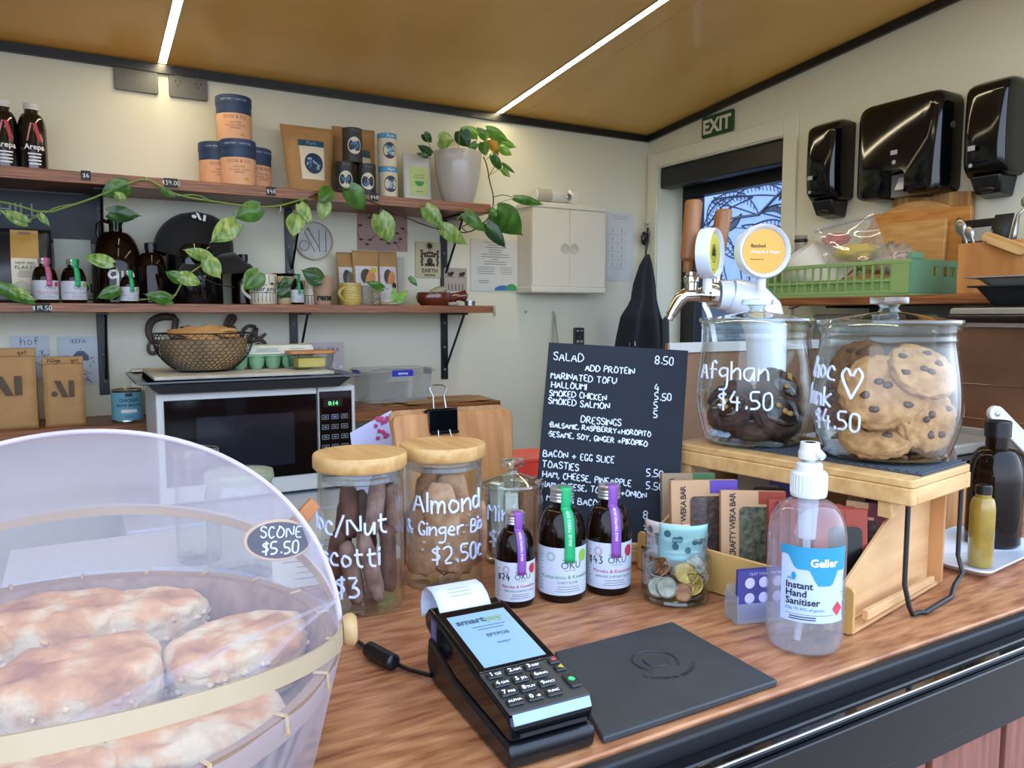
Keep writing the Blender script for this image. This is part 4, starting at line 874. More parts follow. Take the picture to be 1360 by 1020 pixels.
# black oven tray on the microwave, with board on it
tz = mwz+MW_H+.0006; xa, xb = AY(178, 500, 1.93).x, AY(474, 500, 1.93).x
t = T('oven_tray', 'wide black oven tray with flared rim on top of microwave', 'tray', ((xa+xb)/2, 2.08, tz)); hw = (xb-xa)/2; hd = .19
def rect(w_, d_, z_): return [(-w_, -d_, z_), (w_, -d_, z_), (w_, d_, z_), (-w_, d_, z_)]
b = MB()
R0, R1, R2, R3, R4 = rect(hw-.05, hd-.03, 0), rect(hw-.025, hd-.012, .022), rect(hw, hd, .026), rect(hw-.001, hd-.001, .030), rect(hw-.028, hd-.014, .0255)
R5 = rect(hw-.052, hd-.032, .003)
allr = [R0, R1, R2, R3, R4, R5]; vs = [p for r_ in allr for p in r_]
b.add(vs, [(3, 2, 1, 0), (20, 21, 22, 23)]+[(i*4+k, i*4+(k+1) % 4, (i+1)*4+(k+1) % 4, (i+1)*4+k) for i in range(5) for k in range(4)]); ob('tray', b, pm('enamel_black', '#16181c', .25, coat=.3), t)
t2z = tz+.0305
bd = T('baking_board', 'worn pale board lying on the black oven tray', 'board', ((xa+xb)/2-.015, 2.09, t2z-.0)); b = MB(); b.box(-.205, .215, -.165, .165, 0, .008); ob('board', b, pm('worn_pale', '#c9c6bc', .7, c2='#a8a398', scale=14), bd, bevel=.002)
wz = t2z+.0085
# wire basket with paper bags
q = AY(272, 490, 2.08); wb = T('wire_basket', 'black woven wire basket on the oven tray', 'basket', (q.x, 2.08, wz)); wire = pm('black_wire', '#0e0e10', .45)
def bas(u, v):
    th = u*2*pi; k = (.55+.45*sin(min(1, v*1.15)*pi/2)) if v < .85 else 1.0-.02*(v-.85); return (.118*k*cos(th), .098*k*sin(th), .004+.092*v**1.25)
b = MB(); NU, NV = 44, 12
for i in range(NU):
    for j in range(NV):
        z1 = .0016*noise.noise(Vector((i*.9, j*.7, 0)))
        for s in (0, 1):
            u0 = (i+.5*(j % 2))/NU; u1 = u0+(.5 if s else -.5)/NU; P = [bas(u0, j/NV), bas(u1, (j+.55)/NV+z1), bas(u1, (j+1)/NV)]; b.tube(P, .0009, 3)
ob('wire_mesh', b, wire, wb, stuff=True)
b = MB(); b.tube([bas(i/40, 1) for i in range(40)], .0018, 6, closed=True); ob('rim_wire', b, wire, wb)
b = MB(); b.tube([(.06*cos(i*pi/12), .05*sin(i*pi/12), .002) for i in range(24)], .002, 6, closed=True); ob('base_ring', b, wire, wb)
for k, (dx, dy, rz, ti, lab) in enumerate(((-.03, -.035, .05, .22, 'kraft paper bag on top at the front of the wire basket'), (.02, .0, -.08, .30, 'kraft paper bag in middle of the wire basket'), (.0, .035, .12, .34, 'kraft paper bag at the back of the wire basket'))):
    g = T('paper_bag', lab, 'paper bag', (q.x+dx*.3, 2.08+dy*.5, wz+.088+.007*k), rot=(.10, .10-.07*k, rz), group='paper bags in the wire basket')
    b = MB(); b.grid(lambda u, v: ((u-.5)*.15, (v-.5)*.09, .010*sin(pi*u)*sin(pi*v)+.010*noise.noise(Vector((u*4+k, v*4, 0)))), 14, 10); b.grid(lambda u, v: ((u-.5)*.15, (v-.5)*.09, -.004*sin(pi*u)), 10, 8); ob('bag', b, kraft, g, smooth='all', solid=.001)
b = MB(); b.lathe([(.0, .006), (.07, .006), (.095, .03), (.106, .082), (.0, .084)], 32, sy=.83); o = ob('crumpled_paper', b, pm('crumpled_kraft', '#b99a6c', .8, c2='#6b5b4c', scale=11, bump=.4, bscale=24), None, smooth=True, loc=(q.x, 2.08, wz)); tag(o, 'crumpled brown paper stuffing inside the wire basket', 'paper')
# egg carton
q = AY(352, 490, 2.10); eg = T('egg_carton', 'green egg carton with white printed lid on the tray', 'egg carton', (q.x+.02, 2.12, wz)); gm = pm('carton_green', '#86b58e', .7, bump=.2, bscale=60)
b = MB()
for r_ in range(2):
    for c_ in range(5): b.lathe([(0, 0), (.013, 0), (.019, .012), (.0225, .034), (.0225, .0355), (0, .0355)], 20, c=(-.085+.043*c_, -.022+.044*r_))
ob('egg_cups', b, gm, eg, smooth=True); b = MB(); b.box(-.112, .112, -.048, .048, .0336, .0372); ob('flange', b, gm, eg)
lid = pm('carton_white', '#cfd8cc', .6)
b = MB(); b.hexa([(-.110, -.046, .0376), (.110, -.046, .0376), (.110, .046, .0376), (-.110, .046, .0376)], [(-.102, -.038, .062), (.102, -.038, .062), (.102, .038, .062), (-.102, .038, .062)]); ob('lid', b, lid, eg, bevel=.003)
b = MB(); fq = plane_fn((0, -.0465, .040), (1, 0, 0), (0, .32, 1)); 
for k in range(9): quad(b, fq, -.098+.0035*k, -.0965+.0035*k+(.0008 if k % 2 else 0), .003, .017)
lines(b, fq, -.055, .02, .004, .016, 3, .0012); lines(b, fq, .03, .09, .004, .016, 2, .001); ob('print', b, ink_grey, eg)
# butter dish
q = AY(414, 492, 2.02); bt = T('butter_box', 'glass butter box with bamboo lid on the tray', 'box', (q.x, 2.03, wz)); 
b = MB(); b.rbox(-.048, .048, -.034, .034, .0005, .004, .012, 'z'); ob('glass_base', b, glass, bt)
b = MB()
for sc in (1,):
    P = []; 
    for cx_, cy_, st_ in ((.040, .026, 0), (-.040, .026, 90), (-.040, -.026, 180), (.040, -.026, 270)):
        for i in range(5): tt = math.radians(st_+90*i/4); P.append((cx_+.010*cos(tt), cy_+.010*sin(tt)))
b.grid(lambda u, v: (P[int(round(u*20)) % 20][0]*(1+.08*v), P[int(round(u*20)) % 20][1]*(1+.08*v), .003+.037*v), 20, 2, wrap=True); ob('glass_sides', b, glass, bt, solid=.002)
b = MB(); b.rbox(-.060, .060, -.042, .042, .0405, .0485, .014, 'z'); ob('bamboo_lid', b, oak, bt, bevel=.002)
t = T('butter_block', 'pale yellow butter block inside the glass box', 'butter', (q.x, 2.03, wz+.0045)); b = MB(); b.box(-.038, .034, -.024, .024, 0, .026); ob('butter', b, pm('butter', '#dcc766', .5), t, bevel=.003)
t, w, h, fn = wallcard('lettered_card', 'grey-lilac card lettered HAVEL ORA leaning behind the butter box', 399, 457, 455, 500, 2.30, pm('lilac_card', '#a8a3ae', .6), .003, z0=S3); 
b = MB(); printed(b, "HAVEL ORA", .0165, fn, v0=h*.87, space=1.25); ob('print', b, ink, t)
b = MB(); 
for k in range(14): b.blob(.006, .0008, .006, c=fn(w*random.uniform(.0, .42), h*random.uniform(.1, .75)), nu=8, nv=5)
ob('flower_print', b, pm('petal_grey', '#c9c3cc', .6), t)
# plastic container, kraft sheets
for k, (dx, dy, rz_, w_, d_) in enumerate(((0, 0, -.15, .24, .17), (.07, -.02, .2, .22, .15), (.13, .0, -.3, .24, .16), (.02, -.015, .35, .2, .16))):
    x_ = AY(560, 530, 2.37).x+dx; o = T('kraft_sheet', ['flat kraft bag under the plastic container, lowest sheet', 'flat kraft bag under the plastic container, second sheet', 'flat kraft bag sticking out right of the plastic container', 'flat kraft bag directly under the plastic container'][k], 'paper bag', (x_-.02, 2.36+dy, S3+.0005+.0022*k), rz_*.4, 'flat kraft bags on the bench')
    b = MB(); b.grid(lambda u, v: ((u-.5)*w_, (v-.5)*d_*.9, .0006*(1+noise.noise(Vector((u*3+k, v*3, 0))))), 8, 8); ob('bag', b, kraft, o, solid=.0012, smooth='all')
q = AY(522, 535, 2.36); pc = T('plastic_container', 'clear plastic food container with blue clips', 'container', (q.x+.005, 2.375, S3+.0095)); pcm = thin('container_plastic', (.94, .96, .97), .06, .5, 3, milky=.20)
def ring(w_, d_, z_, r_=.015):
    P = []
    for cx_, cy_, st_ in ((w_-r_, d_-r_, 0), (-w_+r_, d_-r_, 90), (-w_+r_, -d_+r_, 180), (w_-r_, -d_+r_, 270)):
        for i in range(5): tt = math.radians(st_+90*i/4); P.append((cx_+r_*cos(tt), cy_+r_*sin(tt), z_))
    return P
def rings(b, Rs, capb=True, capt=True):
    n = len(Rs[0]); vs = [p for r_ in Rs for p in r_]; fs = [(i*n+k, i*n+(k+1) % n, (i+1)*n+(k+1) % n, (i+1)*n+k) for i in range(len(Rs)-1) for k in range(n)]
    if capb: fs.append(tuple(range(n))[::-1])
    if capt: fs.append(tuple((len(Rs)-1)*n+k for k in range(n)))
    b.add(vs, fs); return b
b = MB(); rings(b, [ring(.10, .068, .001), ring(.112, .078, .095), ring(.118, .084, .097)], capt=False); ob('tub', b, pcm, pc, smooth=True)
b = MB(); rings(b, [ring(.121, .087, .0975), ring(.121, .087, .104), ring(.112, .078, .108), ring(.108, .074, .106)]); ob('lid', b, pcm, pc, smooth=True)
bm = pm('clip_blue', '#2233c0', .35)
b = MB(); b.rbox(-.035, .035, -.0935, -.0885, .086, .106, .003); ob('clip', b, bm, pc, bevel=.001)
b = MB(); b.rbox(-.03, .03, -.1235, -.1225, .086, .106, .001); b = MB(); b.box(-.1265, -.1225, -.03, .03, .084, .106); ob('clip', b, bm, pc, bevel=.001); b = MB(); b.box(.1225, .1265, -.03, .03, .084, .106); ob('clip', b, bm, pc, bevel=.001)
b = MB(); printed(b, "sistema", .011, plane_fn((0, -.0940, .092), (1, 0, 0), (0, 0, 1)), bold=.02); ob('clip_print', b, white_ink, pc)
# ================================================================ corner: cabinet, calendar, keys, apron, bag, remote
A = AY(706, 330, 2.39); B_ = AY(804, 330, 2.39); zt2, zb2 = AY(755, 271, 2.39).z, AY(755, 389, 2.39).z; cw = B_.x-A.x
t = T('wall_cabinet', 'white two-door wall cabinet', 'cabinet', (A.x, 2.39, zb2)); hh = zt2-zb2; wc = pm('cabinet_cream', '#dedac9', .4, var=.01)
b = MB(); b.box(.002, cw-.002, .006, .1085, .008, hh-.004); ob('body', b, wc, t, bevel=.003)
b = MB(); b.box(-.002, cw+.002, -.004, .1085, hh-.020, hh); ob('top_cap', b, wc, t, bevel=.004); b = MB(); b.box(-.002, cw+.002, -.004, .1085, 0, .022); ob('bottom_cap', b, wc, t, bevel=.004)
b = MB(); b.box(.003, cw/2-.0008, -.001, .0055, .0225, hh-.0205); o1 = ob('door', b, wc, t, bevel=.0015); b = MB(); b.box(cw/2+.0008, cw-.003, -.001, .0055, .0225, hh-.0205); o2 = ob('door', b, wc, t, bevel=.0015)
for o, s in ((o1, -1), (o2, 1)):
    b = MB(); b.lathe([(0, .0001), (.019, .0001), (.0195, .0016), (.0165, .0022), (.014, .0008), (0, .0008)], 28); k = ob('handle', b, pm('cabinet_recess', '#c9c4b0', .4), o, loc=(cw/2+s*.0205, -.001, hh*.5), rot=(pi/2, 0, 0), smooth=True)
cz = zb2+hh
t = T('white_tube_lamp', 'white plastic torch-like cylinder lying on the cabinet', 'lamp', (A.x+.115, 2.44, cz)); 
b = MB(); b.lathe([(0, -.075), (.021, -.075), (.023, -.068), (.023, .055), (.021, .058), (.021, .07), (.030, .078), (.031, .1), (.0, .1)], 32); o = ob('body', b, white_pl, t, smooth=True, loc=(0, 0, .031), rot=(0, pi/2, 0))
b = MB(); b.lathe([(.0235, -.070), (.0242, -.066), (.0242, -.01), (.0235, -.008)], 32, close=True); ob('grey_collar', b, pm('warm_grey', '#b5b0a4', .5), t, smooth=True, loc=(0, 0, .031), rot=(0, pi/2, 0))
b = MB(); b.lathe([(0, 0), (.010, 0), (.012, .004), (.008, .006), (.005, .002), (0, .002)], 20); ob('valve', b, steel, t, loc=(.062, -.022, .03), rot=(pi/2, 0, 0), smooth=True)
t, w, h, fn = wallcard('wall_calendar', 'white sheet with small boxed table beside the cabinet', 806, 842, 283, 373, 2.497, pm('sheet_white', '#cfd2d2', .6, var=.01), .001, 'calendar'); t.location.x += .0
b = MB()
for c_ in range(2):
    for r_ in range(5):
        u0, v0 = -w*.45+w*.34*c_, h*(.18+.125*r_)
        for (aa, bb, cc, dd) in ((0, .3, 0, .006), (0, .006, 0, .115), (.3, .306, 0, .115)): quad(b, fn, u0+w*aa, u0+w*bb, v0+h*cc, v0+h*dd)
        quad(b, fn, u0+w*.13, u0+w*.17, v0+h*.03, v0+h*.09)
lines(b, fn, -w*.4, w*.35, h*.90, h*.97, 2, .003); ob('print', b, ink_lt, t)
# keys
kq = AY(858, 303, 2.485); t = T('key_bunch', 'bunch of keys with black and brown fobs on a wall hook', 'keys', (kq.x, 2.470, kq.z)); t.scale = (1.45, 1.45, 1.45); 
b = MB(); b.tube([(.011*cos(i*pi/10), 0, .011*sin(i*pi/10)) for i in range(20)], .0009, 5, closed=True); ob('ring', b, steel, t)
b = MB(); b.blob(.010, .006, .019, c=(-.016, -.002, -.030)); ob('black_fob', b, black_pl, t, smooth='all')
b = MB(); b.box(.004, .014, -.004, .002, -.034, -.012); ob('brown_fob', b, pm('fob_brown', '#7a4636', .5), t, bevel=.002)
for k in range(3): b = MB(); b.rbox(-.006+.004*k, .002+.004*k, -.006+.002*k, -.005+.002*k, -.02, -.010, .002); b.box(-.004+.004*k, 0+.004*k, -.006+.002*k, -.005+.002*k, -.042, -.019); ob('key', b, steel, t)
t = T('wall_hook', 'small hook carrying the key bunch', 'hook', (kq.x, 2.4995, kq.z+.010)); b = MB(); b.tube([(0, 0, .01), (0, -.008, .008), (0, -.022, .0), (0, -.026, .004), (0, -.026, .010)], .0016, 6); ob('hook', b, steel, t, smooth=True)
# apron
ap = T('black_apron', 'black apron hanging by the door corner', 'apron', (AY(857, 345, 2.47).x, 2.472, AY(857, 345, 2.47).z)); apm = pm('black_cloth', '#12141b', .9, var=.2, sheen=.1)
sil = [(855, 338, 860), (847, 352, 864), (838, 380, 869), (836, 400, 871), (823, 420, 877), (822, 428, 880), (816, 455, 885), (812, 500, 886), (806, 600, 888), (803, 700, 890)]
b = MB(); xp = lambda px, py: AY(px, py, 2.47)-ap.location
def apf(u, v):
    k = v*(len(sil)-1); i = min(int(k), len(sil)-2); f = k-i; l_ = sil[i][0]*(1-f)+sil[i+1][0]*f; y_ = sil[i][1]*(1-f)+sil[i+1][1]*f; r_ = sil[i][2]*(1-f)+sil[i+1][2]*f
    p = AY(l_+(r_-l_)*u, y_, 2.42-.12*min(1, v*2.2))-ap.location; return (p.x, p.y-.012+.010*sin(u*14+v*1.5)*min(1, v*2), p.z)
b.grid(apf, 30, 20); ob('cloth', b, apm, ap, smooth='all', solid=.003)
b = MB(); p1 = AY(880, 425, 2.32)-ap.location; b.grid(lambda u, v: (p1.x-.03+.035*u+.01*v, p1.y-.03-.006*sin(u*pi), p1.z-.26*v+.02*(1-abs(2*u-1))), 8, 8); ob('pocket_flap', b, pm('grey_cloth', '#3a3b3f', .85), ap, smooth='all', solid=.003)
b = MB(); p1 = AY(833, 455, 2.31)-ap.location; b.tube([(p1.x-.014*cos(i*pi/8)*1.0, p1.y-.03, p1.z+.026*sin(i*pi/8)-.012) for i in range(9)], .0018, 6); ob('white_cord', b, white_paper, ap)
b = MB(); l_ = AY(857, 342, 2.42)-ap.location; kk = Vector((kq.x, 2.474, kq.z-.0))-ap.location; b.tube([kk, kk*.5+l_*.5+Vector((-.004, 0, 0)), l_+Vector((0, .0, -.01)), kk*.5+l_*.5+Vector((.006, 0, 0)), kk+Vector((.002, 0, 0))], .0028, 6); ob('neck_strap', b, apm, ap, smooth=True)
# tote bag and hook
hq = AY(734, 416, 2.495)
t = T('wall_hook', 'small hook carrying the string bag', 'hook', (hq.x, 2.4995, hq.z)); b = MB(); b.tube([(0, 0, .006), (0, -.01, .0), (0, -.014, .002), (0, -.014, .008)], .0014, 6); ob('hook', b, steel, t)
t = T('wall_hook', 'empty small wall hook below the cabinet corner', 'hook', tuple(AY(697, 415, 2.4995))); b = MB(); b.tube([(0, 0, .006), (0, -.01, .0), (0, -.014, .002), (0, -.014, .008)], .0014, 6); ob('hook', b, steel, t)
t = T('wall_hook', 'clear stick-on wall hook at end of lower shelf', 'hook', tuple(AY(656, 413, 2.4995))); b = MB(); b.rbox(-.006, .006, -.003, 0, -.02, .02, .004); ob('base', b, clear_pl, t); b = MB(); b.tube([(0, -.003, -.004), (0, -.01, -.01), (0, -.012, -.004)], .0014, 6); ob('hook', b, steel, t)
t = T('string_bag', 'cream woven bag hanging on the wall behind the menu board', 'bag', (hq.x, 2.483, hq.z)); cloth = pm('cream_knit', '#b8b4a8', .9, c2='#8c887e', scale=150)
b = MB(); b.tube([(-.0, 0, 0), (-.010, -.004, -.10), (-.028, -.006, -.24)], .003, 6); b.tube([(0, 0, 0), (.010, -.004, -.09), (.03, -.006, -.24)], .003, 6); ob('handles', b, cloth, t)
b = MB(); b.blob(.055, .022, .21, c=(0, -.018, -.44), amp=.06, nu=24, nv=20); ob('body', b, cloth, t, smooth='all')
b = MB()
for i in range(14):
    for j in range(18):
        aa = -pi/2+(i-7)*.22; zz = -.44+.36*(j/18-.5); k_ = sqrt(max(0, 1-((zz+.44)/.21)**2)); b.blob(.002, .002, .003, c=(.056*k_*cos(aa), -.018+.023*k_*sin(aa), zz), nu=5, nv=4)
ob('knit_bobbles', b, pm('knit_dark', '#6f6a62', .9), t, stuff=True)
rq = AY(769, 446, 2.49); t = T('remote_control', 'dark remote control in wall holder above the menu board', 'remote', (rq.x, 2.4995, rq.z)); b = MB(); b.rbox(-.022, .022, -.014, 0, -.07, .032, .006); ob('body', b, pm('remote_grey', '#34363b', .4), t, bevel=.002)
b = MB(); fn = plane_fn((0, -.0145, 0), (1, 0, 0), (0, 0, 1)); disc(b, fn, -.009, .020, .006, .004); disc(b, fn, .009, .020, .006, .003); disc(b, fn, -.008, -.022, .008, .006); disc(b, fn, .009, -.022, .007, .006); b.tube([fn(-.002, -.008), fn(.004, -.004)], .0008, 4); ob('buttons', b, ink_lt, t)
# ================================================================ right wall
Z3 = Matrix.Identity(3)
ex = T('exit_sign', 'green and white EXIT sign above the doorway', 'sign', (X1-.0005, 2.105, 2.025))
b = MB(); b.rbox(-.008, 0, -.078, .078, -.038, .038, .006, 'x'); ob('panel', b, pm('exit_green', '#1f4a26', .4, var=.03), ex, bevel=.001)
fn = plane_fn((-.0088, 0, 0), (0, -1, 0), (0, 0, 1)); b = MB(); printed(b, "EXIT", .068, fn, v0=-.024, bold=.035); ob('letters', b, pm('exit_white', '#e6e8dc', .4), ex)
def soap(px, lab):
    y = AX(px, 215, 1.985).y; t = T('soap_dispenser', lab, 'dispenser', (X1-.0005, y, 1.63)); h = .29; w = .056; D = .105
    b = MB()
    def body(u, v):
        th = (u-.5)*pi; s = sin(th); c = cos(th); q = abs(s)**.45*(1 if s > 0 else -1); q2 = abs(c)**.38
        vv = v; top = 1-max(0, (vv-.86)/.14)**2.4*.55; bot = 1-max(0, (.14-vv)/.14)**2*.35
        return (-.012-(D-.018)*q2*min(top, 1)*(.93+.07*sin(vv*pi))*bot, q*w*(1-.25*max(0, (vv-.93)/.07)**2), .055+vv*(h-.055))
    b.grid(body, 26, 26); n = 26
    b.f += [tuple(range(26))[::-1], tuple(25*26+i for i in range(26))]
    fixn(ob('cover', b, black_gloss, t, smooth='all'))
    b = MB(); b.rbox(-.012, 0, -w*.98, w*.98, .055, h-.004, .012, 'x'); ob('backplate', b, black_pl, t, bevel=.002)
    b = MB(); b.hexa([(-.060, -.032, .012), (-.004, -.034, .004), (-.004, .034, .004), (-.060, .032, .012)], [(-.078, -.038, .0555), (-.002, -.042, .0555), (-.002, .042, .0555), (-.078, .038, .0555)]); ob('push_bar', b, black_pl, t, bevel=.006)
    b = MB(); b.blob(.012, .02, .008, c=(-.062, 0, .022)); ob('nozzle', b, black_pl, t, smooth='all')
    b = MB(); xx = -D+.0012; fn = plane_fn((xx-.004, .018, .12), (0, -1, 0), (0, 0, 1)); quad(b, fn, -.009, .009, -.006, .006); disc(b, fn, .0, -.042, .005); ob('white_marks', b, pm('mark_grey', '#a9acb0', .5), t)
    return t
soap(1093, 'black soap dispenser nearest the doorway'); soap(1309, 'black soap dispenser at the right edge of the wall')
# hand towel dispenser
ya, yb = AX(1135, 200, 1.955).y, AX(1247, 200, 1.955).y; yc = (ya+yb)/2; hw = (ya-yb)/2
t = T('towel_dispenser', 'wide black paper towel dispenser between the soap dispensers', 'dispenser', (X1-.0005, yc, 1.662)); h = .262
P = []; r = .03
O = [(hw, 0), (hw, h), (-hw, h), (-hw, 0), (-.03, 0), (-.03, .07), (.045, .07), (.045, 0)]
def rnd(poly, rs, k=4):
    out = []; n = len(poly)
    for i, p in enumerate(poly):
        a = Vector(poly[i-1]); c = Vector(poly[(i+1) % n]); p = Vector(p); r_ = rs[i]
        d1 = (a-p).normalized(); d2 = (c-p).normalized()
        for j in range(k+1):
            f = j/k; q = p+d1*r_*(1-f)**2+d2*r_*f**2; out.append((q.x, q.y))
    return out
OP = rnd(O, [.022, .035, .035, .022, .008, .018, .018, .008])
def inset(P, d, cx=0, cy=.13): return [(p[0]-math.copysign(min(d, abs(p[0])), p[0]) if abs(p[0]) > .06 else p[0], p[1]+(d if p[1] < .005 else (-d if p[1] > .2 else 0))) for p in P]
b = MB(); L0 = [(-.004, a, c) for a, c in OP]; L1 = [(-.078, a, c) for a, c in OP]; L2 = [(-.098, a, c) for a, c in inset(OP, .008)]; L3 = [(-.104, a, c) for a, c in inset(OP, .022)]
rings(b, [L0, L1, L2, L3]); o = fixn(ob('cover', b, black_gloss, t, smooth='all')); o.data.set_sharp_from_angle(angle=math.radians(50))
b = MB(); b.box(-.05, -.004, -.028, .043, .004, .066); ob('paper_slot', b, pm('slot_grey', '#9a948c', .6), t)
b = MB(); b.grid(lambda u, v: (-.052-.02*v, -.012+.03*u, .055-.035*v), 2, 4); ob('paper_tip', b, white_paper, t, solid=.001)
b = MB(); fn = plane_fn((-.1048, 0, .09), (0, -1, 0), (0, 0, 1)); quad(b, fn, -.012, .008, .02, .032); disc(b, fn, -.001, 0, .006); ob('white_marks', b, MATS['mark_grey'], t)
b = MB(); b.lathe([(0, 0), (.009, 0), (.009, .002), (.006, .004), (0, .004)], 20); ob('lock', b, steel, t, loc=(-.05, -hw-.0005, .17), rot=(pi/2, 0, 0))
# ---- right shelf
SX, SZ = 1.76, 1.387
b = MB(); b.box(SX, X1-.001, .5, AX(1035, 404, SX).y, SZ-.022, SZ); o = ob('wall_shelf', b, shelf_m, None, bevel=.0015); tag(o, 'dark plywood shelf on the right wall under the green crate', 'shelf')
for yy, lab in ((1.45, 'black shelf bracket under right shelf, far end'), (.75, 'black shelf bracket under right shelf, near end')):
    t = T('shelf_bracket', lab, 'bracket', (X1-.001, yy, SZ-.0222)); b = MB(); b.box(-.006, 0, -.013, .013, -.2, 0); ob('wall_plate', b, black_metal, t); b = MB(); b.box(-.2, -.006, -.013, .013, -.006, 0); ob('arm', b, black_metal, t)
# crate
y0, y1, xr = AX(1208, 393, SX).y, AX(1006, 396, SX).y, 1.965
gr = pm('crate_green', '#8fae6c', .45, var=.04); gr2 = gr
ct_ = T('plastic_crate', 'green slatted plastic crate on the right shelf', 'crate', (SX, y0, SZ)); LY, LX, H = y1-y0, xr-SX, .088
b = MB(); b.box(0, LX, 0, LY, 0, .006); ob('base', b, gr, ct_)
b = MB(); b.box(0, .004, 0, LY, .0062, .014); b.box(-.003, .006, 0, LY, H-.010, H); b.box(0, .004, 0, LY, .035, .040); b.box(LX-.004, LX, 0, LY, .0062, .03); b.box(LX-.006, LX+.003, 0, LY, H-.010, H); ob('rails', b, gr, ct_, bevel=.001)
b = MB(); b.box(.0042, .0055, .05, LY-.01, .0062, .045); ob('lower_panel', b, pm('crate_green_lower', '#84a563', .45), ct_)
for i in range(17):
    b = MB(); yy = .05+(LY-.06)*i/16; b.box(-.001, .004, yy-.0025, yy+.0025, .0142, H-.0102); ob('slat', b, gr, ct_)
for i in range(12):
    b = MB(); yy = .02+(LY-.04)*i/11; b.box(LX-.004, LX, yy-.0025, yy+.0025, .0302, H-.0102); ob('slat', b, gr, ct_)
g3 = pm('crate_green_end', '#6f9c76', .45, var=.04)
# near end wall with handle holes
b = MB(); b.box(-.001, LX+.001, -.001, .003, .0062, .048); b.box(-.001, .09, -.001, .003, .048, .072); b.box(.112, .128, -.001, .003, .048, .072); b.box(.15, .158, -.001, .003, .048, .072); b.box(.182, LX+.001, -.001, .003, .048, .072); b.box(-.001, LX+.001, -.001, .003, .072, H); ob('end_panel', b, g3, ct_)
b = MB(); b.box(-.003, .045, -.003, .006, H, H+.016); ob('corner_tab', b, g3, ct_, bevel=.001)
b = MB(); b.box(-.0025, .0035, .0032, .048, .0062, H-.0102); ob('corner_panel', b, gr, ct_)
b = MB(); b.box(-.001, LX, LY-.003, LY, .0062, H); ob('end_panel', b, gr, ct_)
# things inside the crate
bowl = T('white_scoop', 'white plastic bowl tipped on its side in the green crate', 'bowl', (SX+.095, y0+.37, SZ+.088), ); bowl.scale = (1.18, 1.18, 1.18); 
b = MB(); b.lathe([(.03, -.05), (.045, -.048), (.075, .0), (.092, .05), (.094, .052), (.090, .052), (.072, .0), (.04, -.042), (0, -.042)], 40); ob('bowl', b, pm('ivory_plastic', '#d5d5cc', .35, var=.02), bowl, smooth=True, rot=(pi-.35, -.55, 0))
b = MB(); b.lathe([(.094, .052), (.097, .054), (.094, .056), (.091, .054)], 40, close=True); ob('red_rim', b, pm('red_rim', '#c0303c', .4), bowl, smooth=True, rot=(pi-.35, -.55, 0))
bg_ = T('zip_bag', 'clear zip bag standing in crate holding pink and yellow cloths', 'bag', (SX+.08, y0+.14, SZ+.02)); bagm = thin('bag_plastic', (.97, .97, .96), .07, .5, 2.5, milky=.17)
def crop(px, py, x): p = AX(px, py, x); return p-Vector(bg_.location)
C4 = [crop(1098, 352, SX+.04), crop(1185, 350, SX+.04), crop(1160, 283, SX+.06), crop(1080, 306, SX+.06)]
def bagf(s):
    def f(u, v):
        p = (C4[0]*(1-u)+C4[1]*u)*(1-v)+(C4[3]*(1-u)+C4[2]*u)*v
        k = .030*sin(pi*u)*(1-v)**.5; wv = .006*noise.noise(Vector((u*5, v*5, s*3))); return (p.x+s*k+wv, p.y+wv, p.z+wv*.5)
    return f
b = MB(); b.grid(bagf(-1), 20, 18); b.grid(bagf(1), 20, 18); ob('film', b, bagm, bg_, smooth='all')
b = MB(); f = bagf(-1); b.tube([f(u/12, .93) for u in range(13)], .0012, 5); ob('zip_line', b, pm('zip_blue', '#6f8fb4', .4), bg_)
t = T('yellow_cloth', 'bright yellow cloth in the clear bag in the crate', 'cloth', tuple(AX(1138, 336, SX+.07))); b = MB(); b.blob(.03, .065, .022, amp=.35, seed=2, freq=2.5); ob('cloth', b, pm('yellow_cloth', '#e0c43c', .8, bump=.3, bscale=40), t, smooth='all')
t = T('pink_cloth', 'coral pink cloth in the clear bag in the crate', 'cloth', tuple(AX(1110, 318, SX+.085))); b = MB(); b.blob(.02, .045, .018, amp=.35, seed=5, freq=2.5); ob('cloth', b, pm('pink_cloth', '#e0606c', .8), t, smooth='all')
t = T('clear_bag', 'crumpled clear bag at right end of the crate', 'bag', tuple(AX(1185, 342, SX+.08))); b = MB(); b.blob(.03, .045, .035, amp=.5, seed=7, freq=3); ob('film', b, bagm, t, smooth='all')
t = T('bread_loaf', 'brown loaf lying in bottom of the crate', 'bread', (SX+.06, y0+.15, SZ+.032)); b = MB(); b.blob(.035, .10, .026, amp=.08, seed=8); ob('loaf', b, pm('bread_crust', '#b48c5c', .7, c2='#8c6238', scale=15), t, smooth='all')
t = T('dark_container', 'dark container in the far end of the crate', 'container', (SX+.085, y0+.36, SZ+.0065)); b = MB(); b.lathe([(0, 0), (.045, 0), (.05, .055), (0, .056)], 24); ob('tub', b, black_pl, t, smooth=True)
# grey pump bottle behind
pq = AX(1062, 330, 1.99); t = T('grey_bottle', 'translucent grey-brown bottle by the doorway above the crate', 'bottle', (1.995, pq.y, SZ)); gb = pm('smoky_plastic', '#9b9384', .35)
b = MB(); b.lathe([(0, 0), (.038, 0), (.041, .005), (.041, .13), (.036, .142), (.02, .147), (.018, .152), (.0185, .185), (0, .185)], 32); ob('body', b, gb, t, smooth=True)
b = MB(); b.lathe([(.019, .178), (.0205, .180), (.0205, .186), (.019, .188)], 28, close=True); ob('neck_ring', b, black_pl, t, smooth=True); b = MB(); b.lathe([(0, .1855), (.017, .1855), (.019, .189), (.019, .2), (0, .2)], 28); ob('cap', b, gb, t, smooth=True)
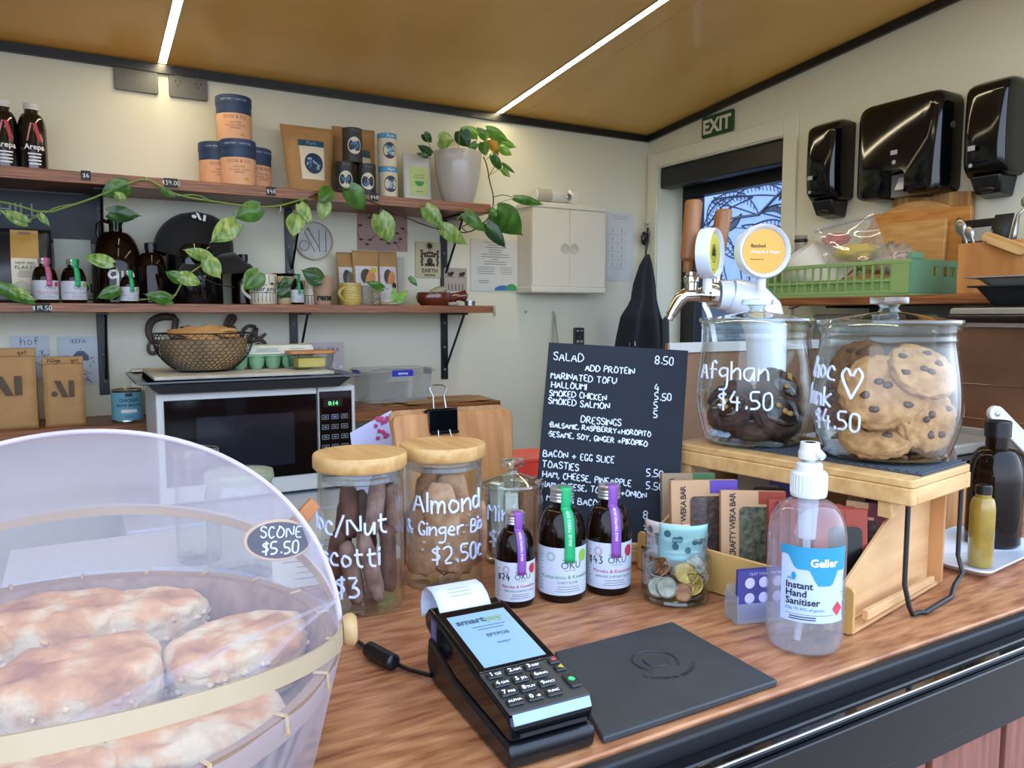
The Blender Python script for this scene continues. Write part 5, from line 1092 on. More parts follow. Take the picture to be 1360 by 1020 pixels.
# chopping boards leaning on the wall (y along the wall)
wd = [pm('board_acacia', '#b98448', .45, c2='#96602c', scale=6, stretch=(1, 1, 9)), pm('board_beech', '#d3a566', .45, c2='#bb8646', scale=6, stretch=(1, 2, 12)), pm('board_oak', '#c98d48', .45, c2='#ac6f30', scale=6, stretch=(1, 2, 10))]
def cboard(lab, x, pxs, pts, th, m, lean=.06, rounded=None):
    ys = [AX(p, q, x) for p, q in pts]; zc_ = SZ; yc_ = sum(p.y for p in ys)/len(ys)
    t = T('chopping_board', lab, 'chopping board', (x, yc_, SZ+.0005), rot=(0, lean, 0))
    b = MB(); b.prism([(p.y-yc_, p.z-SZ) for p in ys][::-1], -th/2, th/2, 'yz'); fixn(ob('board', b, m, t, bevel=.002)); return t
cboard('tall striped chopping board at the back of the stack, under the towel dispenser', 2.040, 0, [(1186, 405), (1186, 262), (1240, 262), (1240, 256), (1292, 254), (1292, 405)], .018, pm('striped_board', '#c59a62', .45, c2='#7c4f2c', scale=3, stretch=(1, 22, .5)), .01)
rq_ = AX(1213, 330, 2.020); t = T('chopping_board', 'round chopping board second from the wall', 'chopping board', (2.020, rq_.y, SZ+.001), rot=(0, .01, 0)); rr_ = AX(1213, 268, 2.020).z-SZ
b = MB(); b.prism([(rr_*.55*cos(i*pi/24)*1.15, rr_*.5+rr_*.5*sin(i*pi/24)) for i in range(48)], -.008, .008, 'yz'); fixn(ob('board', b, wd[1], t, bevel=.002))
cboard('knotty rectangular chopping board, third from the wall', 2.001, 0, [(1158, 398), (1158, 286), (1291, 273), (1288, 400)], .014, wd[2], .01)
cboard('small pale chopping board with slanted edge at front of the stack', 1.984, 0, [(1160, 400), (1166, 298), (1258, 291), (1250, 400)], .012, wd[1], .01)
# cutlery caddy with utensils
cy0, cy1 = AX(1400, 380, SX+.01).y, AX(1268, 380, SX+.01).y
t = T('utensil_caddy', 'wooden utensil caddy on right shelf beyond the crate', 'caddy', (SX+.015, cy0, SZ)); W_, L_, H_ = .13, cy1-cy0, .115
b = MB(); b.box(0, .012, 0, L_, 0, H_); b.box(W_-.012, W_, 0, L_, 0, H_); b.box(.012, W_-.012, L_-.012, L_, 0, H_); b.box(.012, W_-.012, 0, .012, 0, H_); b.box(.012, W_-.012, .012, L_-.012, 0, .01); ob('box', b, oak, t, bevel=.002)
b = MB(); b.rbox(-.012, -.001, -.0, .10, -.012, .012, .011, 'x'); ob('side_handle', b, bamboo_y, t, bevel=.002, loc=(0, L_-.15, H_-.028), rot=(.42, 0, 0)); 
b = MB(); b.lathe([(0, 0), (.003, 0), (.003, .0016), (0, .002)], 12); ob('pivot_screw', b, steel, t, loc=(-.0125, L_-.068, H_-.002), rot=(0, -pi/2, 0))
uq = lambda px, py, x=SX+.07: AX(px, py, x)
def uten(lab, name, cat, base, top, build, m, z=None):
    p0 = uq(*base); p1 = uq(*top); t = T(name, lab, cat, tuple(p0)); b = MB(); build(b, Vector((0, 0, 0)), p1-p0); ob('blade', b, m, t, smooth='all'); return t
def spoonish(w, th=.006):
    def f(b, a, c):
        d = c-a; n = d.normalized(); b.tube([a+d*k for k in (0, .35, .5, .62, .75, .9, 1)], [.004, .004, w*.35, w*.9, w, w*.75, w*.2], 14, flat=th/w)
    return f
uten('steel serving tongs standing in the caddy, left one', 'steel_tongs', 'tongs', (1287, 335), (1272, 290), spoonish(.014), steel)
uten('steel spoon standing in the caddy beside the tongs', 'steel_spoon', 'spoon', (1297, 335), (1284, 300), spoonish(.012), steel)
uten('black spatula standing in the caddy', 'black_spatula', 'spatula', (1318, 338), (1334, 284), lambda b, a, c: b.hexa([a+Vector((0, .02, 0)), a+Vector((0, -.025, 0)), a+Vector((.004, -.025, 0)), a+Vector((.004, .02, 0))], [c+Vector((0, .02, 0)), c+Vector((0, -.02, 0)), c+Vector((.004, -.02, 0)), c+Vector((.004, .02, 0))]), black_matt)
uten('steel ladle with curled head at right edge of the caddy', 'steel_ladle', 'ladle', (1342, 335), (1352, 286), lambda b, a, c: (b.tube([a, a+(c-a)*.5, c, c+Vector((0, -.02, .02))], [.007, .007, .004, .004], 10), b.blob(.012, .03, .018, c=tuple(c+Vector((0, -.035, .028))))), steel)
uten('steel whisk handle in the caddy', 'whisk', 'whisk', (1306, 335), (1318, 305), lambda b, a, c: b.tube([a, c], .003, 8), steel)
uten('tiny yellow handled brush in the caddy', 'yellow_brush', 'brush', (1344, 332), (1348, 318), lambda b, a, c: b.tube([a, a+(c-a)*.5, c], [.006, .008, .005], 8), pm('yellow_plastic', '#c9c43a', .4))
t = T('black_grater', 'black framed rack behind the spatula', 'rack', tuple(uq(1308, 300, 1.96))); b = MB(); b.box(0, .006, -.05, .055, -.002, .018); b.box(0, .006, -.05, .055, -.055, -.035); b.box(0, .006, -.05, -.04, -.11, -.002); b.box(0, .006, .045, .055, -.11, -.002); ob('frame', b, black_pl, t, bevel=.003); b = MB(); b.box(-.001, -.0002, -.04, .045, -.034, -.003); ob('panel', b, pm('pale_grey_panel', '#a9a9a2', .5), t)
# trays at the right edge, standing on the oven
OT = SZ-.030
py_ = AX(1296, 395, 1.60).y
t = T('black_pan', 'black loaf pan under the metal tray at right edge', 'pan', (1.650, py_-.16, OT+.0005)); b = MB(); rings(b, [ring(.055, .13, 0.0, .02), ring(.072, .155, .036, .02), ring(.085, .168, .037, .02), ring(.085, .168, .040, .02), ring(.070, .152, .038, .02), ring(.052, .128, .004, .02)]); ob('pan', b, black_matt, t)
ty_ = AX(1283, 366, 1.58).y
t = T('metal_tray', 'grey metal oven tray at right edge resting on the black pan', 'tray', (1.650, ty_-.20, OT+.041)); b = MB(); rings(b, [ring(.055, .17, .0, .02), ring(.068, .185, .013, .02), ring(.090, .20, .015, .02), ring(.090, .20, .017, .02), ring(.066, .182, .015, .02), ring(.05, .165, .003, .02)]); ob('tray', b, pm('tray_grey', '#aaa79f', .4, .3), t)
# ---- oven under the shelf
OX = 1.55; oy1 = AX(1258, 410, OX).y; oz1 = SZ-.026
t = T('bench_oven', 'cream bench oven with black bar handle and glass door', 'oven', (OX, oy1, 1.0158)); Hh = oz1-1.0158-.004; Lo = .46
b = MB(); b.box(.012, .30, -Lo, 0, 0, Hh); ob('case', b, black_pl, t, bevel=.006)
cf = pm('oven_cream', '#a9a294', .35, .3)
zb_ = AX(1280, 585, OX).z-1.0158; zm = AX(1280, 566, OX).z-1.0158
b = MB(); b.rbox(-.002, .0115, -Lo+.002, -.006, Hh-.042, Hh-.004, .006, 'x'); ob('door_top_rail', b, cf, t, bevel=.002)
b = MB(); b.rbox(-.002, .0115, -Lo+.002, -.006, .0, zm, .004, 'x'); ob('control_rail', b, cf, t, bevel=.002)
b = MB(); quad(b, plane_fn((-.0025, -.16, .016), (0, -1, 0), (0, 0, 1)), -.01, .02, -.001, .004); ob('rail_mark', b, ink, t)
b = MB(); b.box(.0, .003, -Lo+.004, -.008, zm+.001, Hh-.043); ob('door_glass', b, pm('oven_glass_reflection', '#8a5c3c', .10, c2='#4a3426', scale=3, spec=.5), t)  # brown reflection of the cupboards opposite is painted into the glass colour
b = MB(); b.tube([(-.028, -.022, Hh-.024), (-.028, -Lo+.03, Hh-.024)], .009, 14); b.tube([(0, -.035, Hh-.024), (-.028, -.035, Hh-.024)], .006, 10); b.tube([(0, -Lo+.05, Hh-.024), (-.028, -Lo+.05, Hh-.024)], .006, 10); ob('bar_handle', b, black_gloss, t, smooth=True)
b = MB(); 
for z in (Hh*.35, Hh*.55): b.tube([(-.0012, -.02, z), (-.0012, -Lo+.03, z)], .0012, 5)
ob('rack_wires', b, steel, t)
# coffee machine mass (grey back panel) below the shelf
t = T('grey_appliance', 'grey metal backed appliance below the right shelf behind the cookie jars', 'appliance', (1.80, 1.10, 1.0)); b = MB(); b.box(0, .25, 0, .36, 0, SZ-1.0-.045); ob('body', b, pm('warm_grey_metal', '#8a867e', .4, .2), t, bevel=.008)
b = MB(); b.box(-.002, -.0002, .02, .34, .02, .05); ob('vent_strip', b, black_pl, t)
# bench under these (right-hand worktop)
b = MB(); b.box(1.30, X1-.001, 1.0501, 1.78, .955, .999); o = ob('side_bench', b, steel, None); tag(o, 'steel side bench along the right wall below the shelf', 'bench')
b = MB(); b.box(1.34, X1-.001, 1.06, 1.76, -.1, .9545); o = ob('bench_cupboard', b, white_pl, None); tag(o, 'white cupboard under the steel side bench', 'cupboard')
# white lever of a press + black knobs at far right
l0 = Vector((0, 0, EYE))+_r(1322, 549)*1.30; l1 = Vector((0, 0, EYE))+_r(1392, 618)*1.30
t = T('white_lever', 'white lever arm of a press at the right edge', 'lever', tuple(l0), -YAW); v = l1-l0; L = v.length*1.5
b = MB(); poly = []
for i in range(9): a = pi/2+pi*i/8; poly.append((.013*cos(a), .013*sin(a)))
poly += [(L, -.013), (L, .013)]
b.prism(poly, -.006, .006, 'xz'); fixn(ob('arm', b, white_pl, t, bevel=.002, rot=(0, atan2(-v.z, v.x*cos(YAW)-v.y*sin(YAW)), 0)))
b = MB(); b.lathe([(0, 0), (.0045, 0), (.004, .0015), (0, .002)], 16); ob('screw', b, steel, t, loc=(0, -.0065, 0), rot=(pi/2, 0, 0))
t = T('press_body', 'black and grey press body behind the big amber bottle', 'appliance', (1.27, .72, 1.0152)); b = MB(); b.box(0, .22, 0, .16, 0, .08); ob('base', b, black_pl, t, bevel=.01); b = MB(); b.box(.03, .19, .04, .14, .0805, .10); ob('housing', b, cf, t, bevel=.004)
t = T('dark_cup', 'small dark cup standing right of the amber bottle', 'cup', (AZ(1358, 700, 1.0155).x-.01, .70, 1.0155)); b = MB(); b.lathe([(0, 0), (.022, 0), (.03, .055), (.034, .085), (.032, .086), (.026, .05), (0, .01)], 28); ob('cup', b, black_gloss, t, smooth=True)
t = T('woven_cloth', 'rolled brown woven cloth behind the right cookie jar', 'cloth', (1.13, .70, 1.10)); b = MB(); b.blob(.06, .035, .045, c=(0, 0, .02), amp=.1, seed=3); ob('roll', b, pm('brown_weave', '#7a6355', .9, c2='#4f3e34', scale=90), t, smooth='all')
t = T('wood_block', 'small wooden block stand carrying the rolled cloth', 'block', (1.13, .70, 1.0152)); b = MB(); b.box(-.06, .06, -.04, .04, 0, .078); ob('block', b, oak, t, bevel=.003)
# ---- beer tap tower
TX, TY = AZ(1003, 600, 1.06).x, 0
rr0 = _r(1003, 500); dep = 1.30; Pt = Vector((0, 0, EYE))+rr0*dep; TX, TY = Pt.x, Pt.y
rtv = Vector((cos(YAW), -sin(YAW), 0)); 
tw = T('tap_tower', 'white curved tap tower with chrome tap, behind the cookie jars', 'tap', (TX, TY, .985+.03)); 
wgl = pm('white_enamel', '#dfe6f2', .18, var=.01, coat=.4)
# local frame: x = picture right at the tower
tw.rotation_euler = (0, 0, -YAW); z0_ = tw.location.z
def lz(py, dx=0): return EYE-dep*((py-510)/F*cos(PITCH)+sin(PITCH))-z0_
zelb = lz(392); s_ = dep/F
b = MB(); b.tube([(.018, 0, .012), (.018, 0, zelb-.10), (.016, 0, zelb-.06), (.006, 0, zelb-.03), (-.012, 0, zelb-.012), (-.030, 0, zelb-.004), (-.045, 0, zelb-.001)], [.032, .032, .034, .036, .035, .031, .029], 28); ob('pipe', b, wgl, tw, smooth=True)
b = MB(); b.lathe([(0, 0), (.055, 0), (.055, .008), (.036, .016), (0, .016)], 36, c=(.018, 0)); ob('base_flange', b, chrome, tw, smooth=True)
b = MB(); b.tube([(-.0452, 0, zelb-.001), (-.065, 0, zelb)], [.0265, .0245], 24); ob('collar', b, wgl, tw, smooth=True)
fx = -.066
b = MB(); b.tube([(fx, 0, zelb), (fx-.004, 0, zelb), (fx-.016, 0, zelb), (fx-.0165, 0, zelb), (fx-.030, 0, zelb+.001)], [.0195, .021, .021, .013, .013], 24); ob('tap_nut', b, chrome, tw, smooth=True)
b = MB(); b.tube([(fx-.03, 0, zelb+.001), (fx-.055, 0, zelb+.0), (fx-.064, 0, zelb-.008), (fx-.070, 0, zelb-.018), (fx-.079, 0, zelb-.034)], [.011, .0115, .0115, .010, .0085], 20); b.tube([(fx-.079, 0, zelb-.034), (fx-.082, 0, zelb-.041)], .0065, 16); ob('spout', b, chrome, tw, smooth=True)
b = MB(); b.lathe([(0, 0), (.011, 0), (.011, .012), (.013, .014), (.013, .022), (.010, .024), (.010, .03), (0, .03)], 20, c=(fx-.045, 0)); ob('tap_bonnet', b, chrome, tw, loc=(0, 0, zelb+.008), smooth=True)
oakh = pm('tap_wood', '#a8703f', .45, c2='#80502a', scale=8, stretch=(14, 14, 1))
hx = fx-.052; zt1 = lz(269); b = MB(); b.tube([(hx, 0, zelb+.038), (hx, 0, zelb+.055), (hx+.001, 0, zelb+.06), (hx+.008, 0, zt1-.004), (hx+.008, 0, zt1)], [.008, .008, .0135, .0145, .0115], 20); ob('wooden_handle', b, oakh, tw, smooth=True)
hx2 = .002-.032+.0; hx2 = (972-1003)*s_; zt2_ = lz(273); b = MB(); b.tube([(hx2-.012, .075, zelb+.045), (hx2-.012, .075, zelb+.06), (hx2, .075, zt2_-.004), (hx2, .075, zt2_)], [.009, .0135, .0145, .0115], 20); ob('wooden_handle', b, oakh, tw, smooth=True)
b = MB(); b.tube([(-.0, .03, zelb-.02), (hx2-.012, .075, zelb+.005), (hx2-.012, .075, zelb+.045)], [.02, .014, .012], 18); ob('rear_tap', b, chrome, tw, smooth=True)
def badge(lab_name, px, py, r, cm, rz, dy, seed):
    cx_ = (px-1003)*s_; cz_ = lz(py)
    b = MB(); b.lathe([(0, -.012), (r, -.012), (r, .008), (r-.002, .011), (r-.006, .008), (r-.0075, .004), (0, .004)], 44)
    o = ob('badge_housing', b, wgl, tw, loc=(cx_, dy, cz_), rot=(pi/2, 0, rz), smooth=True)
    b = MB(); b.lathe([(0, .0042), (r-.008, .0042), (r-.008, .0052), (0, .0052)], 40); ob(lab_name, b, cm, o, smooth=True); return o
by = badge('yellow_disc', 933, 340, .041, pm('disc_yellow', '#d6cb45', .35, var=.02), 1.0, -.035, 1)
b = MB(); fn = plane_fn((0, 0, .0056), (1, 0, 0), (0, 1, 0)); b.add([fn(.0105*cos(i*pi/12)*(1 if s else .86), .015*sin(i*pi/12)*(1 if s else .9)) for i in range(24) for s in (0, 1)], [(2*i, 2*((i+1) % 24), 2*((i+1) % 24)+1, 2*i+1) for i in range(24)])
for k, (u, v, r_) in enumerate(((0, .008, .0035), (-.004, .004, .003), (.004, .004, .003), (0, 0, .0036), (-.005, -.002, .003), (.005, -.002, .003))): disc(b, fn, u, v, r_, n=10)
quad(b, fn, -.0008, .0008, -.010, 0); printed(b, "APA", .005, fn, v0=-.028); ob('tree_emblem', b, ink, by)
bo = badge('orange_disc', 997, 338, .0435, pm('disc_orange', '#e2a03c', .35, c2='#d8a83e', scale=8), .10, -.045, 2)
b = MB(); printed(b, "Batched", .0075, fn, align='L', u0=-.022, v0=.006, bold=.02); printed(b, "Kombucha Tea", .0035, fn, align='L', u0=-.022, v0=-.014); ob('disc_print', b, ink, bo)
b = MB(); printed(b, "Pineapple & Ginger", .0062, fn, align='L', u0=-.022, v0=-.003); ob('disc_print_white', b, white_ink, bo)
for o_, cxx, dz in ((by, -.008, 0), (bo, 0, 0)):
    b = MB(); b.tube([(0, -.040, -.004), (0, -.062, -.004)], .008, 12); ob('badge_stem', b, wgl, o_, smooth=True)
# brown board with white edges behind
p0, p1 = AY(888, 460, 1.33), AY(1085, 460, 1.33); zb1 = 1.016
t = T('brown_backed_frame', 'large brown-backed frame with white edges behind the menu board', 'frame', (p0.x, 1.33, .999+.0165)); w_ = p1.x-p0.x; zt3 = AY(888, 456, 1.33).z-t.location.z
b = MB(); b.box(.0, w_, .002, .012, .0, zt3); ob('back_panel', b, kraft_dark, t)
b = MB(); b.box(-.001, w_+.001, -.006, .0018, zt3-.022, zt3+.001); b.box(-.001, w_+.001, -.006, .0018, 0, .02); ob('white_rail', b, white_pl, t, bevel=.001)
b = MB(); b.box(p0.x-.1, 1.295, 1.0501, 1.45, .97, 1.015); o = ob('rear_bench', b, steel, None); tag(o, 'rear bench behind the counter carrying the brown frame', 'bench')
t = T('red_tub', 'red plastic tub behind the small lidded jar', 'tub', (AY(697, 640, 1.30).x, 1.30, 1.0)); zz = AY(700, 603, 1.30).z-1.0; b = MB(); rings(b, [ring(.045, .04, 0), ring(.055, .05, zz-.006), ring(.058, .053, zz-.005), ring(.058, .053, zz), ring(.052, .047, zz-.001)]); ob('tub', b, pm('red_plastic', '#e5463a', .35), t, smooth=True)
b = MB(); b.box(.45, p0.x-.11, 1.12, 1.42, .955, .9995); o = ob('low_shelf', b, ply, None); tag(o, 'plywood shelf behind the counter carrying the red tub', 'shelf')
# ================================================================ on the counter
CZ = 1.0155
# chalkboard menu
zb = CZ+.0235; Pb = AZ(801, 716, zb); CR = -.70; wB = .192; lean = .22; Ll = .264; cbx = Pb.x; yb = Pb.y
cb = T('menu_board', 'black chalkboard menu with white handwritten prices', 'menu board', (cbx, yb, zb), rot=(-lean, .052, CR))
b = MB(); b.box(-wB/2, wB/2, 0, .004, 0, Ll); ob('board', b, pm('chalkboard', '#1b1f27', .7, c2='#232831', scale=5, spec=.25), cb, bevel=.0008)
K = wB/181   # metres per photograph pixel across the board
def bfn(px, py):   # coordinates on the board read off the photograph
    u = (px-730)*K-wB/2+((py-461)*.052)*K; v = Ll-(py-461)*Ll/258; return u, v
row = [("SALAD", 737, 485, 9.3, 'L'), ("8.50", 869, 482, 9, 'L'), ("ADD PROTEIN", 779, 497, 7.2, 'L'), ("MARINATED TOFU", 734, 511, 7.3, 'L'), ("4", 868, 519, 8.5, 'L'), ("HALLOUMI", 735, 523, 7.2, 'L'), ("5.50", 869, 530, 8, 'L'), ("SMOKED CHICKEN", 733, 534.5, 6.8, 'L'), ("5", 868, 542, 8, 'L'), ("SMOKED SALMON", 732, 546, 7.2, 'L'), ("5", 868, 554, 8, 'L'), ("DRESSINGS", 775, 568, 7.6, 'L'), ("*BALSAMIC, RASPBERRY+HOROPITO", 733, 577, 5.6, 'L'), ("*SESAME, SOY, GINGER +PIKOPIKO", 732, 590, 6.0, 'L'), ("BACON + EGG SLICE", 727, 617, 7.2, 'L'), ("5.50", 860, 632, 8, 'L'), ("TOASTIES", 726, 632, 7.6, 'L'), ("5.50", 860, 648, 8, 'L'), ("HAM, CHEESE, PINEAPPLE", 727, 645, 7.0, 'L'), ("HAM, CHEESE, TOMATO+ONION", 726, 658, 6.6, 'L'), ("MINCE & BACON B.", 733, 676, 7, 'L'), ("8", 857, 688, 8.5, 'L'), ("3.", 857, 706, 8, 'L')]
for i, (s, px, py, sz, al) in enumerate(row):
    b = MB()
    u0, v0 = bfn(px, py); 
    strokes(b, s, sz*K*1.12, lambda u, v, u0=u0, v0=v0: (u0+u, -.0012, v0+v), r=.00082, n=4, seed=i, slope=-.02, sp=1.15, jit=.14)
    ob('chalk_row', b, pm('chalk_white', '#e8eefc', .6), cb)['kind'] = 'stuff'
st = T('board_stand', 'small wooden ledge holding the menu board', 'stand', (cbx, yb, CZ), CR); b = MB(); b.box(-wB/2-.004, wB/2+.004, -.022, .018, 0, .018); ob('ledge', b, bamboo_y, st, bevel=.002); b = MB(); b.box(-wB/2-.004, wB/2+.004, -.022, -.016, .0182, .026); ob('lip', b, bamboo_y, st, bevel=.001)
st2 = MB(); st2.hexa([(-.02, .0182, 0), (.02, .0182, 0), (.02, .10, 0), (-.02, .10, 0)], [(-.02, .0182, .008), (.02, .0182, .008), (.02, .10, .008), (-.02, .10, .008)]); ob('rear_foot', st2, bamboo_y, st)
# ---- glass jars with biscuits
def jar_cyl(lab, px, y, r, ztop_px, text, seed):
    x = AY(px, 790, y).x
    return x
wr = pm('paint_marker', '#dfe6ff', .5, var=.02)
def tall_jar(lab, px, y, r, ztop, rows, seed):
    x = AZ(px, 0, 0).x if False else None
    # horizontal position from the picture column at mid height
    x = AY(px, 700, y).x; t = T('storage_jar', lab, 'jar', (x, y, CZ)); H = AY(px, ztop, y).z-CZ; hl = .017; hb = H-hl
    b = MB(); b.lathe([(0, .0), (r*.96, 0), (r, .004), (r, hb), (r-.0028, hb), (r-.0028, .008), (r*.9, .006), (0, .006)], 56); ob('glass_wall', b, glass, t, smooth=True)
    b = MB(); b.lathe([(0, hb+.0004), (r+.0025, hb+.0004), (r+.0045, hb+.003), (r+.0045, H-.002), (r+.003, H), (0, H)], 56); ob('bamboo_lid', b, bamboo_y, t, smooth=True)
    b = MB(); b.lathe([(0, hb-.014), (r-.008, hb-.014), (r-.0045, hb-.012), (r-.0062, hb-.008), (r-.0042, hb-.005), (r-.006, hb), (0, hb)], 48); ob('silicone_seal', b, frosted, t, smooth=True)
    a = facing(x, y); b = MB()
    for (s, du, z, sz, al, rr) in rows:
        f = cyl_fn(r+.0008, a, 0); strokes(b, s, sz, lambda u, v, du=du, z=z: f(u+du, z+v), r=rr, n=5, align=al, seed=seed, jit=.1, sp=1.2)
    ob('marker_writing', b, wr, t); return t, H
J1, H1 = tall_jar('tall glass jar of dark nut biscotti with bamboo lid', 480, .82, .0475, 600, [("Choc/Nut", .028, .091, .0205, 'R', .0014), ("Biscotti", .019, .0565, .0195, 'R', .0014), ("$3", -.004, .0235, .0215, 'R', .0015)], 3)
J2, H2 = tall_jar('tall glass jar of pale almond biscotti with bamboo lid', 589, .845, .0475, 588, [("Almond", .006, .095, .0235, 'C', .0015), ("& Ginger Bis", .004, .068, .0155, 'C', .0012), ("$2.50c", .022, .036, .0195, 'C', .0014)], 6)
def biscotti(lab, c, d, L, w, th, m, tw_, seed, grp, amp=.10):
    t = T('biscotti', lab, 'biscuit', tuple(c), group=grp); zx = Vector(d).normalized(); aj = facing(c[0], c[1]); xx = Vector((-sin(aj), cos(aj), 0)); xx = (xx-zx*xx.dot(zx)).normalized(); yy = zx.cross(xx); q = Matrix((xx, yy, zx)).transposed() @ Matrix.Rotation(tw_, 3, 'Z')
    b = MB(); b.blob(w, th, L, amp=amp, freq=4, seed=seed, nu=18, nv=18, p=.55, rot=q); ob('biscuit', b, m, t, smooth='all'); return t
bm1 = pm('dark_biscotti', '#a07c70', .85, c2='#6b4a40', scale=70, bump=.5, bscale=120); bm2 = pm('darker_biscotti', '#744a3e', .8, c2='#4a2c24', scale=60, bump=.4, bscale=110)
bm3 = pm('almond_biscotti', '#d09c78', .85, c2='#a87556', scale=70, bump=.6, bscale=110); bm4 = pm('almond_biscotti_rough', '#dcb08c', .85, c2='#a4714e', scale=55, bump=.7, bscale=90)
nutm = pm('almond_nut', '#d6c3a2', .6)
def jl(t, u, d, z):   # point in jar: u to picture right, d away from camera
    x, y = t.location.x, t.location.y; a = facing(x, y); ca, sa = cos(a), sin(a); return Vector((x-sa*u-ca*d, y+ca*u-sa*d, CZ+z))
g1 = 'dark biscotti in the first jar'
D1 = [(-.026, -.005, .045, -.12, .05, 0), (-.010, -.022, .040, .16, .045, 1), (.008, -.024, .046, .20, .05, 1), (.026, -.010, .050, .02, .048, 0), (-.018, .012, .075, -.05, .05, 0), (.004, .014, .085, .12, .048, 0), (.024, .012, .10, .06, .045, 1), (-.012, -.004, .105, .02, .040, 0), (.014, -.012, .112, -.10, .042, 1), (.032, -.002, .105, .04, .036, 1)]
DL = ['leaning left at the bottom', 'slanting at bottom front', 'slanting at the bottom front, right of another', 'upright at the right bottom', 'at the back left', 'in the back middle', 'at the back right', 'dark, at the top left', 'pale, at the top middle', 'pale, touching the right wall']
for i, (u, d, z, sl, L, mm) in enumerate(D1):
    biscotti('dark biscotti stick %s of the first jar' % DL[i], jl(J1, u*1.12, d*1.0, z+.002), (-sl*cos(YAW)*1.2, sl*.5, 1), L*.78, .0105, .0092, bm1 if mm else bm2, i*.5, i, g1)
g2 = 'almond biscotti in the second jar'
D2 = [(-.022, -.020, .062, .10, .052), (.0, -.024, .072, -.16, .062), (.020, -.020, .060, .10, .050), (.012, -.006, .092, -.14, .048), (-.014, .0, .085, .10, .060), (-.030, .006, .055, -.02, .042), (.030, .004, .060, .02, .045), (.002, .018, .08, .0, .06)]
DL2 = ['flat against the left front', 'standing tall at the front', 'at the lower right front', 'behind, leaning right', 'tallest, leaning left', 'at the left wall', 'at the right wall', 'at the back']
for i, (u, d, z, sl, L) in enumerate(D2):
    t = biscotti('pale almond biscotti %s of the second jar' % DL2[i], jl(J2, u*1.1, d*1.0, z-.002), (sl, 0, 1), L*.9, .0215, .0055, bm4 if i % 2 else bm3, .25*((i % 3)-1), 20+i, g2)
    b = MB(); R = random.Random(i)
    for k in range(5):
        a_ = facing(J2.location.x, J2.location.y); n_ = Vector((cos(a_), sin(a_), 0)); b.blob(.0032, .0032, .0022, c=tuple(n_*.0055+Vector((R.uniform(-.01, .01), 0, R.uniform(-L*.6, L*.6)))), nu=8, nv=6)
    ob('almond_pieces', b, nutm, t, smooth='all')
# ---- small lidded jar
def lid_jar(name, lab, x, y, z, r, H, rows, lidh, knob_r, neck=.9, seed=1, foot=.84):
    t = T(name, lab, 'jar', (x, y, z)); hb = H-lidh
    out = [(0, 0), (r*foot*.8, 0), (r*foot, .003)]
    for i in range(1, 9):
        u = i/8; out.append((r*(foot+(1-foot)*sin(u*pi/2)), .003+hb*.38*u))
    for i in range(1, 7):
        u = i/6; out.append((r*(1-(1-neck)*(1-cos(u*pi/2))), .003+hb*(.38+.42*u)))
    out += [(r*neck*.985, hb*.87), (r*neck*1.0, hb*.89), (r*neck*.985, hb*.91), (r*neck*.99, hb*.94), (r*neck*1.03, hb*.965), (r*neck*1.04, hb*.985), (r*neck*1.0, hb)]
    inn = [(p[0]-.0035, max(p[1], .010)) for p in out[::-1] if p[1] > .004] + [(0, .009)]
    b = MB(); b.lathe(out+inn, 64); ob('glass_body', b, glass_green if False else glass, t, smooth=True)
    b = MB(); b.lathe([(0, .0003), (r*foot*.92, .0003), (r*foot*.96, .004), (r*foot*.8, .0085), (0, .0075)], 56); ob('thick_base', b, glass_green, t, smooth=True)
    rl = r*neck*1.06
    b = MB(); b.lathe([(0, hb+.0005), (rl, hb+.0005), (rl+.001, hb+.003), (rl, hb+.006), (rl*.8, hb+lidh*.22), (rl*.45, hb+lidh*.36), (knob_r*.62, hb+lidh*.46), (knob_r*.45, hb+lidh*.60), (knob_r*.6, hb+lidh*.72), (knob_r, hb+lidh*.75), (knob_r*1.03, hb+lidh*.86), (knob_r, hb+lidh*.97), (0, H)], 56); ob('lid', b, glass_green, t, smooth=True)
    b = MB(); b.lathe([(rl*.93, hb-.008), (rl*.93, hb), (rl*.8, hb+lidh*.16), (rl*.4, hb+lidh*.28), (0, hb+lidh*.3)], 48); b.f = [f for f in b.f if len(f) == 4]; ob('lid_inside', b, glass, t, smooth=True)
    a = facing(x, y); b = MB()
    for (s, du, zz, sz, al, rr_) in rows:
        def f(u, v, du=du, zz=zz):
            h_ = zz+v; k = h_/hb
            rad = r*(foot+(1-foot)*sin(min(1, (h_-.003)/(hb*.38))*pi/2)) if k < .385 else r*(1-(1-neck)*(1-cos(min(1, (k-.38)/.42)*pi/2)))
            rad += .001; an = a+(u+du)/rad; return (rad*cos(an), rad*sin(an), h_)
        strokes(b, s, sz, f, r=rr_, n=5, align=al, seed=seed, jit=.1, sp=1.3)
    if rows: ob('marker_writing', b, wr, t)
    return t
x3 = AY(681, 700, .955).x; H3 = AY(681, 609, .955).z-CZ
J3 = lid_jar('glass_lid_jar', 'small round jar with glass lid behind the elixir bottles', x3, .955-.0, CZ-.0, .046, H3, [("Mini", -.022, .070, .03, 'C', .0018), ("Bis C", -.018, .035, .028, 'C', .0018)], .040, .016, .9, 9) if False else lid_jar('glass_lid_jar', 'small round jar with glass lid behind the elixir bottles', x3, .875, CZ, .043, AY(681, 609, .875).z-CZ, [("Mini", -.016, .060, .021, 'C', .0014), ("$2C", -.012, .028, .020, 'C', .0014)], .036, .015, .93, 9, .9)
x3 = AY(681, 700, .875).x; J3.location.x = x3
pw = pm('white_wafer', '#e6e2d4', .7); pb = pm('brown_wafer', '#a87658', .8, c2='#7d4f38', scale=40)
